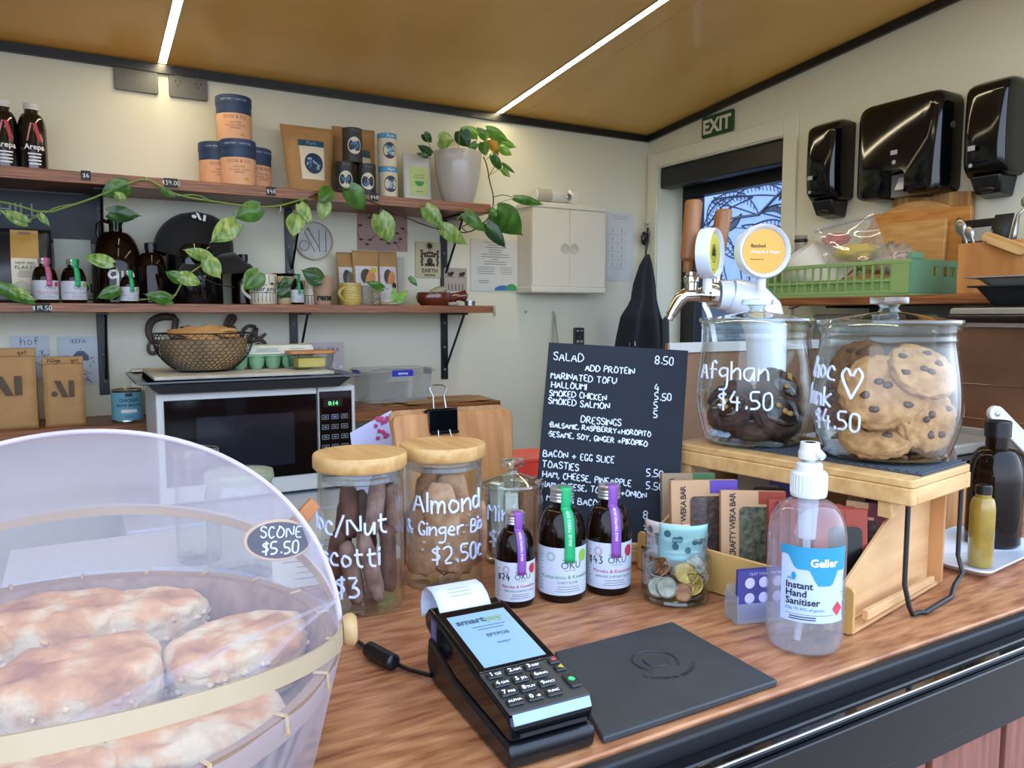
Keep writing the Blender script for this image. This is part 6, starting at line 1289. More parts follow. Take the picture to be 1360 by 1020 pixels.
for i in range(9):
    an = i*2*pi/9; rr_ = .027; mm = pb if i in (0, 8, 7, 4) else pw
    t = T('wafer_stick', ('brown' if mm is pb else 'white')+' biscuit stick '+['at right', 'at back right', 'at the back', 'at back left', 'at far left', 'at front left', 'at the front', 'at front right', 'near the right front'][i]+' of small lidded jar', 'biscuit', (x3+rr_*cos(an), .875+rr_*sin(an), CZ+.011), group='biscuit sticks in the small jar')
    b = MB(); b.box(-.0065, .0065, -.0085, .0085, 0, .084+.006*(i % 3)); ob('stick', b, mm, t, bevel=.002, rot=(.02, .03, an))
# ---- elixir bottles on the counter
for px, y, r, cap_y, base_y, strip, small, pr, lab in ((684, .735, .0222, 676, 795, 'purple', MK, "$24", 'small amber elixir bottle with purple seal priced $24'), (746, .725, .0275, 643, 797, 'green', KK, None, 'amber elixir bottle with green seal strip on the counter'), (808, .715, .0265, 640, 792, 'purple', MK, "$43", 'large amber elixir bottle with purple seal priced $43')):
    x = AY(px, 740, y).x; h = AY(px, cap_y+3, y).z-CZ
    elixir(lab, x, y, CZ, r, h, strip, None, pr, small, grp='elixir bottles on the counter')
# ---- tip jar with coins and notes
y = .655; x = AY(898, 750, y).x; r = .0395; Ht = AY(898, 706, y).z-CZ
tj = T('tip_jar', 'open glass tip jar full of coins and banknotes', 'jar', (x, y, CZ)); out = [(0, 0), (r*.85, 0), (r*.97, .003), (r, .010), (r, Ht*.62), (r*.97, Ht*.68), (r*.88, Ht*.73), (r*.86, Ht*.76), (r*.89, Ht*.80), (r*.86, Ht*.84), (r*.89, Ht*.89), (r*.87, Ht*.93), (r*.90, Ht*.97), (r*.88, Ht)]
b = MB(); b.lathe(out+[(p[0]-.0028, max(p[1], .007)) for p in out[::-1] if p[1] > .004]+[(0, .007)], 56); ob('glass_wall', b, glass, tj, smooth=True)
b = MB(); b.lathe([(0, .0003), (r*.84, .0003), (r*.93, .003), (r*.9, .006), (0, .0062)], 48); ob('thick_base', b, glass_green, tj, smooth=True)
coinm = [pm('coin_silver', '#8f8a7e', .3, 1, c2='#5c574c', scale=60, bump=.6, bscale=260), pm('coin_gold', '#a88a4a', .3, 1, c2='#6e5828', scale=60, bump=.6, bscale=260), pm('coin_copper', '#94684c', .35, 1, c2='#5e3e2a', scale=60, bump=.6, bscale=260)]
R = random.Random(12); protoc = []
for k in range(3):
    rc = (.0118, .0125, .0103)[k]; b = MB(); b.lathe([(0, 0), (rc*.9, 0), (rc, .0004), (rc, .0017), (rc*.9, .0021), (rc*.86, .0016), (0, .0016)], 28); protoc.append((b, coinm[k], rc))
spots_c = []
a0 = facing(x, y)
pl_ = [('large silver-gold coin at left front of the tip jar', -.020, -.026, .020, 1.15, 0), ('silver coin at centre front of the tip jar', -.010, -.030, .021, 1.2, 0), ('copper coin at lower middle front of the tip jar', .008, -.028, .016, 1.25, 2), ('gold coin at right front of the tip jar', .018, -.022, .024, 1.0, 1), ('copper coin at upper left of the coin heap', -.016, -.016, .040, 1.0, 2), ('gold coin lying low at front left of the coins', -.002, -.022, .010, .5, 1), ('silver coin edge-on at right of the tip jar', .024, -.010, .030, 1.35, 0), ('silver coin under copper one at upper left', -.022, -.008, .034, .6, 0), ('gold coin behind the front right coin', .010, -.014, .034, .9, 1), ('silver coin in the middle of the heap', .0, -.008, .036, .5, 0), ('copper coin deep in the centre of the heap', -.004, .004, .030, .3, 2), ('silver coin at the back of the heap', .006, .016, .036, .3, 0), ('gold coin at the back left of the heap', -.014, .012, .034, .5, 1), ('silver coin at bottom right of tip jar', .016, -.016, .010, .2, 0), ('copper coin at the bottom left of tip jar', -.014, -.012, .010, .25, 2), ('silver coin flat on the base of tip jar', 0, .006, .009, .05, 0), ('gold coin flat at the back of tip jar base', .008, .020, .012, .1, 1), ('silver coin flat at base left of tip jar', -.018, .008, .016, .2, 0), ('small copper coin at far right of heap', .024, .004, .022, .7, 2), ('silver coin leaning on right glass of tip jar', .022, -.004, .040, 1.2, 0)]
for lab, u, d, z, tilt, k in pl_:
    cx_, cy_ = x-sin(a0)*u-cos(a0)*d, y+cos(a0)*u-sin(a0)*d
    t = T('coin', lab, 'coin', (cx_, cy_, CZ+z), group='coins in the tip jar'); t.rotation_euler = (tilt, 0, a0+pi/2+R.uniform(-.4, .4))
    bb, mm, rc = protoc[k]; ob('disc', bb, mm, t, smooth=True)
def note(lab, m, m2, u, d, z, rz, curl, w=.055, h=.046):
    cx_, cy_ = x-sin(a0)*u-cos(a0)*d, y+cos(a0)*u-sin(a0)*d
    t = T('banknote', lab, 'banknote', (cx_, cy_, CZ+z), rz+a0+pi/2); b = MB()
    f = lambda uu, v: ((uu-.5)*w, curl*(uu-.5)**2*4-.006*v+.002*sin(v*5), v*h); b.grid(f, 14, 8); ob('note', b, m, t, smooth='all', solid=.0004)
    b = MB(); R2 = random.Random(3)
    for k in range(7):
        uu, vv = R2.uniform(.15, .85), R2.uniform(.3, .85); P = [f(uu+.07*cos(j*pi/4), vv+.10*sin(j*pi/4)) for j in range(8)]; b.add([(p[0], p[1]-.0006, p[2]) for p in P], [tuple(range(8))])
    ob('note_print', b, m2, t)
note('folded blue-green banknote upright at the right of the tip jar', pm('note_teal', '#9fd0bd', .5, c2='#8fb2c0', scale=20), pm('note_dark', '#3e6a78', .6), .008, .0, .040, .15, .012)
note('orange and white banknote upright at the left of the tip jar', pm('note_peach', '#dba888', .5, c2='#c9d0d2', scale=26), pm('note_slate', '#5d7a8c', .6), -.012, .008, .040, -.35, .010)
# ---- card holder
y = .575; x = AY(996, 790, y).x
t = T('card_holder', 'clear plastic holder for purple loyalty cards', 'card holder', (x, y-.012, CZ), -.28)
b = MB(); hwc = .031
b.rbox(-hwc, hwc, -.012, -.0105, .001, .022, .003); b.box(-hwc, -hwc+.0015, -.0104, .016, .001, .030); b.box(hwc-.0015, hwc, -.0104, .016, .001, .030); b.box(-hwc, hwc, -.0104, .016, 0, .0015); b.box(-hwc+.0016, hwc-.0016, .0145, .016, .0016, .035); ob('tray', b, frosted, t)
for k in range(3):
    tt_ = T('loyalty_card', ['purple loyalty card with six white spots, front card', 'purple loyalty card behind the front one', 'purple loyalty card at back of holder'][k], 'card', (x+.001*k, y-.012, CZ+.0025), -.28)
    tt_.location += Vector((sin(.28)*0, 0, 0)); b = MB(); b.box(-.028, .028, -.005+.003*k, -.0044+.003*k, 0, .053); ob('card', b, pm('loyalty_purple', '#4a4488', .45, var=.04), tt_)
    if k == 0:
        b = MB(); fn = plane_fn((0, -.0055, 0), (1, 0, 0), (0, 0, 1))
        for i in range(3):
            for j in range(2): disc(b, fn, -.014+.0165*i, .023+.0165*j, .0058, n=18)
        printed(b, "TEXT YOUR ORDER", .0042, fn, v0=.0475, u0=.004); printed(b, "022", .0042, fn, v0=.004, u0=.01, space=1.5)
        ob('white_spots', b, pm('spot_white', '#d9cdf2', .5), tt_)
# ---- hand sanitiser
y = .495; x = AY(1070, 760, y).x; H = AY(1075, 595, y).z-CZ; r = .0365
t = T('sanitiser_bottle', 'clear pump bottle of hand sanitiser with white pump', 'bottle', (x, y, CZ)); a = facing(x, y); bp = thin('bottle_plastic', (.95, .96, .97), .05, .6, 2.8, milky=.10)
zs = .138
pr = [(0, .002), (r*.78, 0), (r*.93, .004), (r, .014), (r, zs-.03)]+[(.0135+(r-.0135)*cos(i/8*pi/2)**.9, zs-.03+.038*sin(i/8*pi/2)) for i in range(1, 8)]+[(.0135, zs+.010), (.0135, zs+.014)]
b = MB(); b.lathe(pr, 56); b.f = b.f[:-1]; ob('clear_body', b, bp, t, smooth=True)
b = MB(); b.lathe([(0, .004), (r*.88, .004), (r*.965, .014), (r*.965, .062), (0, .062)], 48); ob('sanitiser_gel', b, thin('gel', (.93, .95, .98), .04, .35, 3, milky=.12), t, smooth=True)
b = MB(); b.patch(r+.0004, a-.62, a+1.12, .036, .108, 30); ob('label', b, pm('sanitiser_label', '#bac6e2', .45, var=.01), t, smooth=True)
fn = cyl_fn(r+.0008, a+.25, 0); f2 = cyl_fn(r+.0012, a+.25, 0); tq = pm('turquoise_label', '#2c93b8', .45, c2='#2585ac', scale=6)
b = MB()
for (q_) in (((-.033, .108), (-.033, .100), (-.026, .100), (-.022, .108)), ): b.add([fn(*p) for p in q_], [(0, 1, 2, 3)])
N = 10
def tqs(u, v): 
    return None
for i in range(24):
    u0_, u1_ = -.0335+.067*i/24, -.0335+.067*(i+1)/24
    def low(u):
        if u < -.026: return .1005
        if u < -.0185: return .1005-(u+.026)/.0075*.0135
        if u < -.006: return .087
        if u < .002: return .087-(u+.006)/.008*.015
        if u < .016: return .072
        if u < .022: return .072+(u-.016)/.006*.013
        return .086
    b.add([fn(u0_, low(u0_)), fn(u1_, low(u1_)), fn(u1_, .1085), fn(u0_, .1085)], [(0, 1, 2, 3)])
ob('turquoise_band', b, tq, t)
b = MB(); printed(b, "Geller", .0105, f2, u0=.008, v0=.0905, bold=.03); ob('brand_print', b, white_ink, t)
b = MB()
for i, s in enumerate(("Instant", "Hand", "Sanitiser")): printed(b, s, .0092, f2, align='L', u0=-.027, v0=.0685-.0078*i, bold=.02)
quad(b, f2, -.027, .018, .0435, .0438, 8); lines(b, f2, -.026, .004, .038, .0425, 2, .0009, 2, .2, 6); ob('bold_print', b, ink, t)
b = MB(); printed(b, "Kills 99.99% of germs", .0042, f2, align='L', u0=-.027, v0=.0475); disc(b, f2, -.020, .0805, .0022, .0035, n=10); printed(b, "30sec", .0035, f2, align='L', u0=-.026, v0=.0765, bold=.02); ob('blue_print', b, tq, t)
b = MB(); b.add([f2(.0175, .0495), f2(.0235, .0565), f2(.0295-.0, .0495+.0), f2(.0235, .0425)], [(0, 1, 2, 3)]); b.v = b.v; ob('hazard_diamond', b, pm('hazard_red', '#d23a4a', .5), t)
b = MB(); lines(b, f2, .028, .036, .058, .082, 9, .0006, 5, .5, 4)
for k in range(8): quad(b, f2, .0315+.0006*k, .0318+.0006*k+(.0002 if k % 3 else 0), .040, .056)
ob('side_print', b, ink_grey, t)
b = MB(); zc = zs+.012; b.lathe([(0, zc), (.0165, zc), (.0168, zc+.002), (.0168, zc+.022), (.0150, zc+.024), (.0125, zc+.024), (.0120, zc+.031), (.0095, zc+.033), (0, zc+.033)], 40)
ob('pump_collar', b, white_pl, t, smooth=True)
b = MB()
for k in range(30): aa = 2*pi*k/30; b.tube([(.0168*cos(aa), .0168*sin(aa), zc+.003), (.0168*cos(aa), .0168*sin(aa), zc+.021)], .0006, 4)
ob('collar_ribs', b, white_pl, t)
b = MB(); b.lathe([(0, zc+.033), (.0052, zc+.033), (.0045, zc+.045), (.0065, zc+.047), (.0055, zc+.052), (0, zc+.052)], 24); b.lathe([(0, zc+.052), (.0088, zc+.052), (.0105, H-.010), (.0108, H-.004), (.009, H), (0, H)], 28); ob('pump_stem', b, white_pl, t, smooth=True)
b = MB(); b.tube([(0, 0, H-.005), (.010*cos(a+.9), .010*sin(a+.9), H-.004), (.0155*cos(a+.9), .0155*sin(a+.9), H-.007)], [.006, .0048, .0035], 12); ob('pump_spout', b, white_pl, t, smooth=True)
b = MB(); b.tube([(0, 0, zc), (0, 0, .09), (-.004, 0, .04), (-.012, -.002, .008)], .0035, 10); b.lathe([(0, zs-.03), (.008, zs-.03), (.010, zc-.001), (0, zc-.001)], 20); ob('dip_tube', b, thin('tube_plastic', (.9, .92, .95), .05, .4, 3, milky=.45), t, smooth=True)
# ---- card terminal
et = T('card_terminal', 'black card payment terminal with keypad and screen', 'card terminal', (.292, .4515, CZ), -.05)
W2 = .036
# cradle
b = MB(); b.prism([(0, 0), (.155, 0), (.166, .012), (.162, .038), (.10, .022), (.0, .0185), (-.003, .012)], -W2-.0005, W2+.0005, 'yz'); fixn(ob('cradle', b, black_pl, et, bevel=.004, seg=3))
# body wedge sitting in the cradle
prof = [(.001, .0195), (.10, .0235), (.158, .0370), (.172, .043), (.175, .053), (.166, .0620), (.150, .0600), (.003, .0385), (-.001, .033)]
b = MB(); b.prism(prof, -W2+.0012, W2-.0012, 'yz'); fixn(ob('body', b, black_gloss, et, bevel=.004, seg=3))
# top face frame: from (y=.004,z=.0465) up to (y=.152,z=.0965)
o0 = Vector((0, .003, .0388)); uy = Vector((0, .147, .0215)).normalized(); tn = Vector((1, 0, 0)).cross(uy); Lf = .155
fc = lambda e: (lambda u, v: tuple(o0+Vector((u, 0, 0))+uy*v+tn*e))
def slab(b, u0, u1, v0, v1, e0, e1):
    f0, f1 = fc(e0), fc(e1); b.hexa([f0(u0, v0), f0(u1, v0), f0(u1, v1), f0(u0, v1)], [f1(u0, v0), f1(u1, v0), f1(u1, v1), f1(u0, v1)])
b = MB(); slab(b, -.034, .034, .0, .0525, .0005, .0020); ob('keypad_plate', b, pm('keypad_grey', '#3b3d3c', .45), et, bevel=.001)
b = MB(); slab(b, -.034, .034, .053, .148, .0005, .0026); ob('screen_bezel', b, black_gloss, et, bevel=.001)
b = MB(); slab(b, -.0275, .0275, .0575, .137, .0027, .0030); ob('screen', b, pm('lcd_blue', '#7f9fbe', .25, emit='#7494b4', es=.30, var=.02), et)
b = MB(); f = fc(.0034); printed(b, "smart", .0115, f, align='R', u0=.003, v0=.121, bold=.03); printed(b, "EFTPOS", .0062, f, v0=.097, u0=.004, bold=.02); lines(b, f, -.014, .018, .107, .116, 2, .0007, 1, .3); printed(b, "READY", .004, f, v0=.085, u0=.004); ob('screen_text', b, pm('lcd_dark', '#3c5260', .5), et)
b = MB(); printed(b, "pay", .0115, f, align='L', u0=.0036, v0=.121, bold=.03); ob('screen_text_green', b, pm('lcd_green', '#8aa86c', .5), et)
keyl = [["1", "2ABC", "3DEF", None], ["4GHI", "5JKL", "6MNO", None], ["7PRS", "8TUV", "9WXY", None], ["ALPHA", "0-#", "FUNC", None]]
km = pm('key_dark', '#1e2022', .4)
for r_ in range(4):
    for c_ in range(3):
        b = MB(); u, v = -.0245+.0163*c_, .0455-.0117*r_; slab(b, u-.0066, u+.0066, v-.0040, v+.0040, .0021, .0045); o = ob('key', b, km, et, bevel=.0012)
        b = MB(); s = keyl[r_][c_]; ff = fc(.0048)
        if r_ < 3 or c_ == 1: printed(b, s[0], .0062, ff, u0=u-.003, v0=v-.002, bold=.03); printed(b, s[1:] or "QZ", .0038, ff, u0=u+.0026, v0=v-.002, bold=.03)
        else: printed(b, s, .0036, ff, u0=u, v0=v-.001, bold=.03)
        ob('key_print', b, white_ink, o)
for (v, hh_, m_, nm) in ((.0465, .0038, pm('key_red', '#c0404c', .4), 'X'), (.036, .0040, pm('key_yellow', '#c0b040', .4), '<'), (.0185, .0085, pm('key_green', '#2fc27a', .4), 'O')):
    b = MB(); slab(b, .0235, .033, v-hh_, v+hh_, .0021, .0045); o = ob('key', b, km, et, bevel=.0012)
    b = MB(); ff = fc(.0048)
    if nm == '<': b.add([ff(.0258, v), ff(.0305, v+.003), ff(.0305, v-.003)], [(0, 2, 1)])
    else: disc(b, ff, .0282, v, .0028 if nm == 'O' else .0022, n=14)
    ob('key_mark', b, m_, o)
b = MB(); b.hexa([(-.0325, -.0005, .0330), (.0325, -.0005, .0330), (.0325, .0025, .0398), (-.0325, .0025, .0398)], [(-.0325, -.002, .0335), (.0325, -.002, .0335), (.0325, .0015, .0408), (-.0325, .0015, .0408)]); ob('card_guide', b, pm('blue_clear', '#8fa6d8', .1, coat=.6), et, bevel=.0005)
b = MB(); b.box(-.028, .028, -.0022, -.0008, .024, .0265); ob('card_slot', b, ink, et)
b = MB(); b.box(-.0003, .0003, -.004, .004, 0, .012); b = MB(); fq = plane_fn((-W2+.0010, .150, .048), (0, -1, 0), (0, .0, 1)); quad(b, fq, -.007, .007, -.009, .009); ob('side_sticker', b, pm('sticker_violet', '#5a5590', .5), et)
b = MB(); fq2 = plane_fn((-W2+.0004, .150, .048), (0, -1, 0), (0, .0, 1)); lines(b, fq2, -.005, .005, -.007, .007, 5, .0008); ob('sticker_print', b, ink_lt, et)
# receipt roll paper
b = MB(); f0 = lambda u, v: ((u-.5)*.050-.004, .152+.034*sin(v*pi*.62)-.0, .0985+.012*sin(v*pi)-.045*max(0, v-.45)**1.2*1.6)
b = MB()
pts = [(.150, .0620), (.158, .0695), (.170, .0745), (.184, .0745), (.195, .0675), (.199, .0565), (.197, .042)]
b.grid(lambda u, v: ((u-.5)*.050-.004, *(lambda k, i, f_: (pts[i][0]*(1-f_)+pts[i+1][0]*f_, pts[i][1]*(1-f_)+pts[i+1][1]*f_))(v*6, min(5, int(v*6)), v*6-min(5, int(v*6)))), 6, 25); o = ob('receipt', b, pm('receipt_paper', '#ccd2e6', .6, var=.0), et, smooth='all', solid=.0002)
b = MB(); fr_ = plane_fn((-.004, .160, .0713), (1, 0, 0), (0, .9, .38)); lines(b, fr_, -.012, .012, -.002, .012, 3, .0009, 4, .4); ob('receipt_print', b, ink_lt, et)
# cable with ferrite
cpts = [AZ(468, 848, CZ+.003), AZ(490, 862, CZ+.004), AZ(505, 872, CZ+.006), AZ(522, 880, CZ+.005), AZ(545, 890, CZ+.004), AZ(572, 897, CZ+.006)]
pc0 = [AZ(330, 800, CZ+.003), AZ(420, 830, CZ+.003)]
cbm = MB(); cbm.tube([Vector(p)-Vector(cpts[0]) for p in cpts], .0022, 8)
t = T('power_cable', 'thin black power cable with ferrite barrel on the counter', 'cable', tuple(cpts[0])); ob('cord', cbm, black_pl, t, smooth=True)
q0_, q1_ = AZ(490, 862, CZ+.008)-cpts[0], AZ(523, 880, CZ+.008)-cpts[0]; b = MB(); d_ = (q1_-q0_); b.tube([q0_-d_*.04, q0_, q0_+d_*.02, q0_+d_*.98, q1_, q1_+d_*.04], [.0045, .0068, .0075, .0075, .0068, .0045], 20); ob('ferrite', b, black_pl, t, smooth=True)
# ---- square slate mat
mt = T('countertop_mat', 'square black mat with embossed ring beside the card terminal', 'mat', (.436, .519, CZ-.0), .0)
b = MB(); b.add([], []); P4 = [(.335, .448), (.523, .447), (.530, .592), (.384, .592)]; b.prism([(p[0]-.436, p[1]-.519) for p in P4], .0, .006); ob('slab', b, pm('slate_black', '#34373a', .5, c2='#2b2e31', scale=20), mt, bevel=.0015)
b = MB(); fn = plane_fn((0, 0, .0062), (1, 0, 0), (0, 1, 0)); cu, cv = .018, .010
for rr_, a0_, a1_ in ((.021, -.9, 3.9), (.011, 2.4, 5.6)): b.tube([(cu+rr_*cos(a0_+(a1_-a0_)*i/30), cv+rr_*sin(a0_+(a1_-a0_)*i/30), .0062) for i in range(31)], .0009, 6)
ob('embossed_ring', b, pm('slate_emboss', '#22252a', .4), mt)
b = MB()
for i in range(22):
    aa = -2.55+i*.088*1.0; 
    if i == 11: continue
    R = random.Random(i); q_ = [(cu+(.034+dr)*cos(aa+da), cv+(.034+dr)*sin(aa+da), .0062) for dr, da in ((-.0022, -.02), (.0022, R.uniform(-.03, .03)), (R.uniform(-.002, .002), .03))]; b.tube(q_, .00055, 4)
ob('engraved_text', b, pm('slate_engrave', '#16181b', .6), mt)
# ================================================================ riser, bars box, cookie jars
RA = Vector((.764, .484, 0)); RZ = atan2(.987, -.16)-pi/2; RT = 1.165   # local y runs along the long side, local x away from the till
rs = T('bamboo_riser', 'bamboo riser shelf on wire legs carrying the big cookie jars', 'riser', (RA.x, RA.y, CZ), RZ); zt = RT-CZ; LR, DR = .322, .152
b = MB(); b.rbox(0, DR, 0, LR, zt-.009, zt, .006, 'z'); ob('top_board', b, bamboo, rs, bevel=.0015)
b = MB(); b.rbox(-.001, .012, -.001, LR+.001, zt-.028, zt-.0092, .004, 'z'); ob('front_rail', b, bamboo, rs, bevel=.0015)
b = MB(); b.box(DR-.012, DR, 0, LR, zt-.028, zt-.0092); ob('back_rail', b, bamboo, rs, bevel=.0015)
b = MB(); b.box(.0122, DR-.0122, 0, .014, zt-.028, zt-.0092); ob('end_rail', b, bamboo, rs, bevel=.0015); b = MB(); b.box(.0122, DR-.0122, LR-.014, LR, zt-.028, zt-.0092); ob('end_rail', b, bamboo, rs, bevel=.0015)
for yy in (.022, LR-.03): b = MB(); b.box(.002, .016, yy, yy+.016, zt-.046, zt-.0282); ob('corner_block', b, bamboo, rs, bevel=.001)
for yy, s in ((.006, -1), (LR-.006, 1)):
    b = MB(); e1, e2 = .004, DR-.010; yb = yy+s*.006
    b.tube([(e1, yy, zt-.012), (e1, yy, .035), (e1, yb, .012), (e1+.004, yb+s*.002, .0030), (e1+.016, yb+s*.004, .0030), (e1+.020, yb+s*.008, .0030), (e2-.045, yb+s*.006, .0030), (e2-.030, yb+s*.003, .012), (e2-.012, yb, .014), (e2, yb, .020), (e2, yy, .04), (e2, yy, zt-.012)], .0027, 10); ob('wire_leg', b, black_metal, rs, smooth=True)
b = MB()
o = T('grip_mat', 'dark grey woven grip mat on the bamboo riser', 'mat', (RA.x, RA.y, RT+.0002), RZ); gm_ = pm('grip_rubber', '#45484d', .8, var=.1)
b.box(.030, DR-.004, .004, LR-.06, 0, .0012); ob('sheet', b, gm_, o)
b = MB()
for i in range(46):
    yy = .006+i*(LR-.068)/45; b.tube([(.030+.006*(i % 2), yy, .0016), (DR-.003, yy, .0016)], .0014, 5)
ob('ribs', b, gm_, o, stuff=True)
# box of bars
bx = T('display_box', 'birch plywood display box with lettered front under the riser', 'display box', (.674, .484, CZ), RZ+.04); LB, DB = .275, .222
cy = pm('box_front_yellow', '#d2a562', .5, c2='#c4934e', scale=6); hf = .050
b = MB(); b.rbox(-.004, 0, -.002, LB+.002, .001, hf, .006, 'x'); ob('front_panel', b, cy, bx, bevel=.0008)
b = MB(); b.box(.0002, DB, .0, LB, .0012, .005); ob('base_panel', b, ply, bx)
hb_ = .158
for yy in (.012, LB-.016):
    b = MB(); b.prism([(.0003, .006), (DB-.0005, .006), (DB-.0005, .150), (DB-.02, .150), (.0003, .046)], 0, .004, 'xz'); o = fixn(ob('side_panel', b, ply, bx, loc=(0, yy, 0), bevel=.0006))
b = MB(); b.rbox(DB, DB+.004, -.004, LB+.002, .001, hb_+.002, .006, 'x'); ob('back_panel', b, pm('box_back', '#c8935f', .5, c2='#b98250', scale=6), bx, bevel=.0008)
b = MB(); b.box(-.008, -.0045, .018, .027, .0, .030); ob('end_tenon', b, ply, bx, bevel=.001)
b = MB(); b.hexa([(.02, -.006, .012), (.20, -.004, .010), (.20, .0005, .010), (.02, .0005, .012)], [(.02, -.006, .022), (.20, -.004, .017), (.20, .0005, .017), (.02, .0005, .022)]); ob('bottom_strip', b, ply, bx, bevel=.0006)
fn = plane_fn((-.0046, LB, 0), (0, -1, 0), (0, 0, 1)); b = MB(); printed(b, "THE BODY", .020, fn, align='L', u0=.005, v0=.018, bold=.04, space=1.0)
b.tube([fn(.222+.009*cos(i*pi/9), .014+.009*sin(i*pi/9)) for i in range(15)], .0022, 6); ob('lettering', b, ink, bx)
b = MB(); quad(b, lambda u, v: fn(u, v), .198, .236, .028, .044); ob('price_sticker', b, black_matt, bx)
b = MB(); strokes(b, "$7.50", .011, lambda u, v: (lambda p: (p[0]-.0008, p[1], p[2]))(fn(u+.199, v+.031)), r=.0008, n=4, sp=1.3); ob('sticker_price', b, white_ink, bx)
kb = pm('bar_box_kraft', '#c0936a', .6, var=.03); kb2 = pm('bar_box_kraft_olive', '#9c8264', .6, var=.03); pur = pm('bar_purple', '#5b3a98', .5); rd = pm('bar_red', '#93301c', .5, var=.05)
oat = pm('bar_oats', '#5a4238', .5, c2='#2a1c18', scale=170, bump=.6, bscale=200, coat=.5); oat2 = pm('bar_seed', '#6c6a4c', .5, c2='#24241c', scale=150, bump=.6, bscale=200, coat=.5)
def bar(lab, lx, ly, ang, w, h, th, main, band, win, seed, tilt=-.14, words=True, z=.0055):
    # a card box standing in the display box; its face looks towards the till
    M = Matrix.Translation((.674, .484, CZ)) @ Matrix.Rotation(RZ+.04, 4, 'Z'); p = M @ Vector((lx, ly, z))
    t = T('snack_bar', lab, 'snack bar', tuple(p), group='boxed snack bars', rot=(tilt, 0, RZ+ang))
    b = MB(); b.box(-w/2, w/2, 0, th, 0, h); ob('box', b, main, t, bevel=.0008)
    f = plane_fn((0, -.0004, 0), (1, 0, 0), (0, 0, 1)); f2 = plane_fn((0, -.0008, 0), (1, 0, 0), (0, 0, 1))
    b = MB(); b.rbox(-w*.22, w*.40, -.0012, -.0006, h*.12, h*.83, .006, 'y'); ob('window', b, win, t)
    b = MB(); quad(b, f, w*.24, w*.5, 0, h*.999); quad(b, f, w*.08, w*.24, h*.86, h*.999); ob('colour_band', b, band, t)
    b = MB(); quad(b, plane_fn((w/2+.0005, 0, 0), (0, 1, 0), (0, 0, 1)), 0, th, 0, h); ob('colour_side', b, band, t)
    if words:
        ft = plane_fn((-w*.33, -.0009, h*.28), (0, 0, 1), (-1, 0, 0)); b = MB(); printed(b, "CRAFTY WEKA BAR", .0098, ft, align='L', bold=.01, space=.85, v0=-.004); ob('lettering', b, ink, t)
        b = MB(); disc(b, f2, -w*.36, h*.20, w*.07, h*.045, n=10); b.add([f2(-w*.40, h*.24), f2(-w*.30, h*.21), f2(-w*.33, h*.14)], [(0, 2, 1)]); printed(b, "THE\nORIGINAL", .005, f2, u0=-w*.33, v0=h*.06); ob('bird_print', b, band, t)
    return t
SC_A = .55
lenb = .098; wb_ = .070; lenb = .110
bar('kraft snack bar box with green bird print, leftmost in the display box', .058, .240, -pi/2+.95, wb_, lenb+.004, .012, kb2, pm('bar_green', '#3c6a3c', .5), oat, 1)
bar('kraft snack bar box with purple band and oat window', .030, .196, -pi/2+.95, .084, lenb+.006, .012, kb, pur, oat, 2)
bar('kraft snack bar box with red band and seed window, behind the sanitiser', .045, .140, -pi/2+.80, .076, lenb, .012, kb, rd, oat2, 3)
for i in range(5):
    bar('red snack bar box, %s of the five red boxes in a row' % ['leftmost', 'second', 'middle', 'fourth', 'rightmost'][i], .040, .086-.0135*i, -.75, .056, lenb, .0105, rd, rd, pm('dark_window', '#15110f', .3), 10+i, tilt=-.10, words=False)
bar('plain kraft snack bar box right of the red ones', .085, .034, -1.38, .042, lenb, .0085, kb, pm('bar_maroon', '#6a2430', .5), oat, 21, words=False)
bar('kraft snack bar box with maroon band, at the back right corner', .168, .050, -pi/2+.45, .07, lenb+.012, .012, kb, MATS['bar_maroon'], oat, 22, words=False)
bar('snack bar box lying deeper behind the purple banded one', .15, .19, -pi/2+.6, .07, lenb, .012, kb2, pur, oat, 23, words=False)
# cookie jars
HJ = RT+.0035
JR = lid_jar('cookie_jar', 'large glass cookie jar of choc chunk cookies at right of riser', .856, .583, HJ, .0835, AY(1182, 394, .583).z-HJ, [("Choc", -.060, .096, .0235, 'R', .0015), ("Chunk", -.064, .062, .0235, 'R', .0015), ("~", -.049, .074, .036, 'L', .0017), ("$4.50", -.026, .038, .021, 'R', .0015)], .034, .0215, .91, 5)
JL = lid_jar('cookie_jar', 'large glass cookie jar of dark afghan biscuits at left of riser', .803, .741, HJ, .0775, AY(1012, 397, .741).z-HJ, [("Afghan", .016, .088, .0235, 'R', .0015), ("$4.50", .022, .052, .0215, 'R', .0015)], .032, .020, .91, 8)
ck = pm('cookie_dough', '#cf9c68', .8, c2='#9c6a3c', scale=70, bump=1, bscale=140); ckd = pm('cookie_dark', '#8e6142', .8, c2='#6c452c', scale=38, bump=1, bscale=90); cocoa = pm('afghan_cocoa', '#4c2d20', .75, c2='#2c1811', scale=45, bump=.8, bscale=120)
icing = pm('choc_icing', '#2a1712', .2, c2='#1c0e0a', coat=.5); flake = pm('cornflake', '#b98a4a', .6)
def jp(J, u, d, z):
    x, y = J.location.x, J.location.y; a = facing(x, y); return Vector((x-sin(a)*u-cos(a)*d, y+cos(a)*u-sin(a)*d, HJ+z))
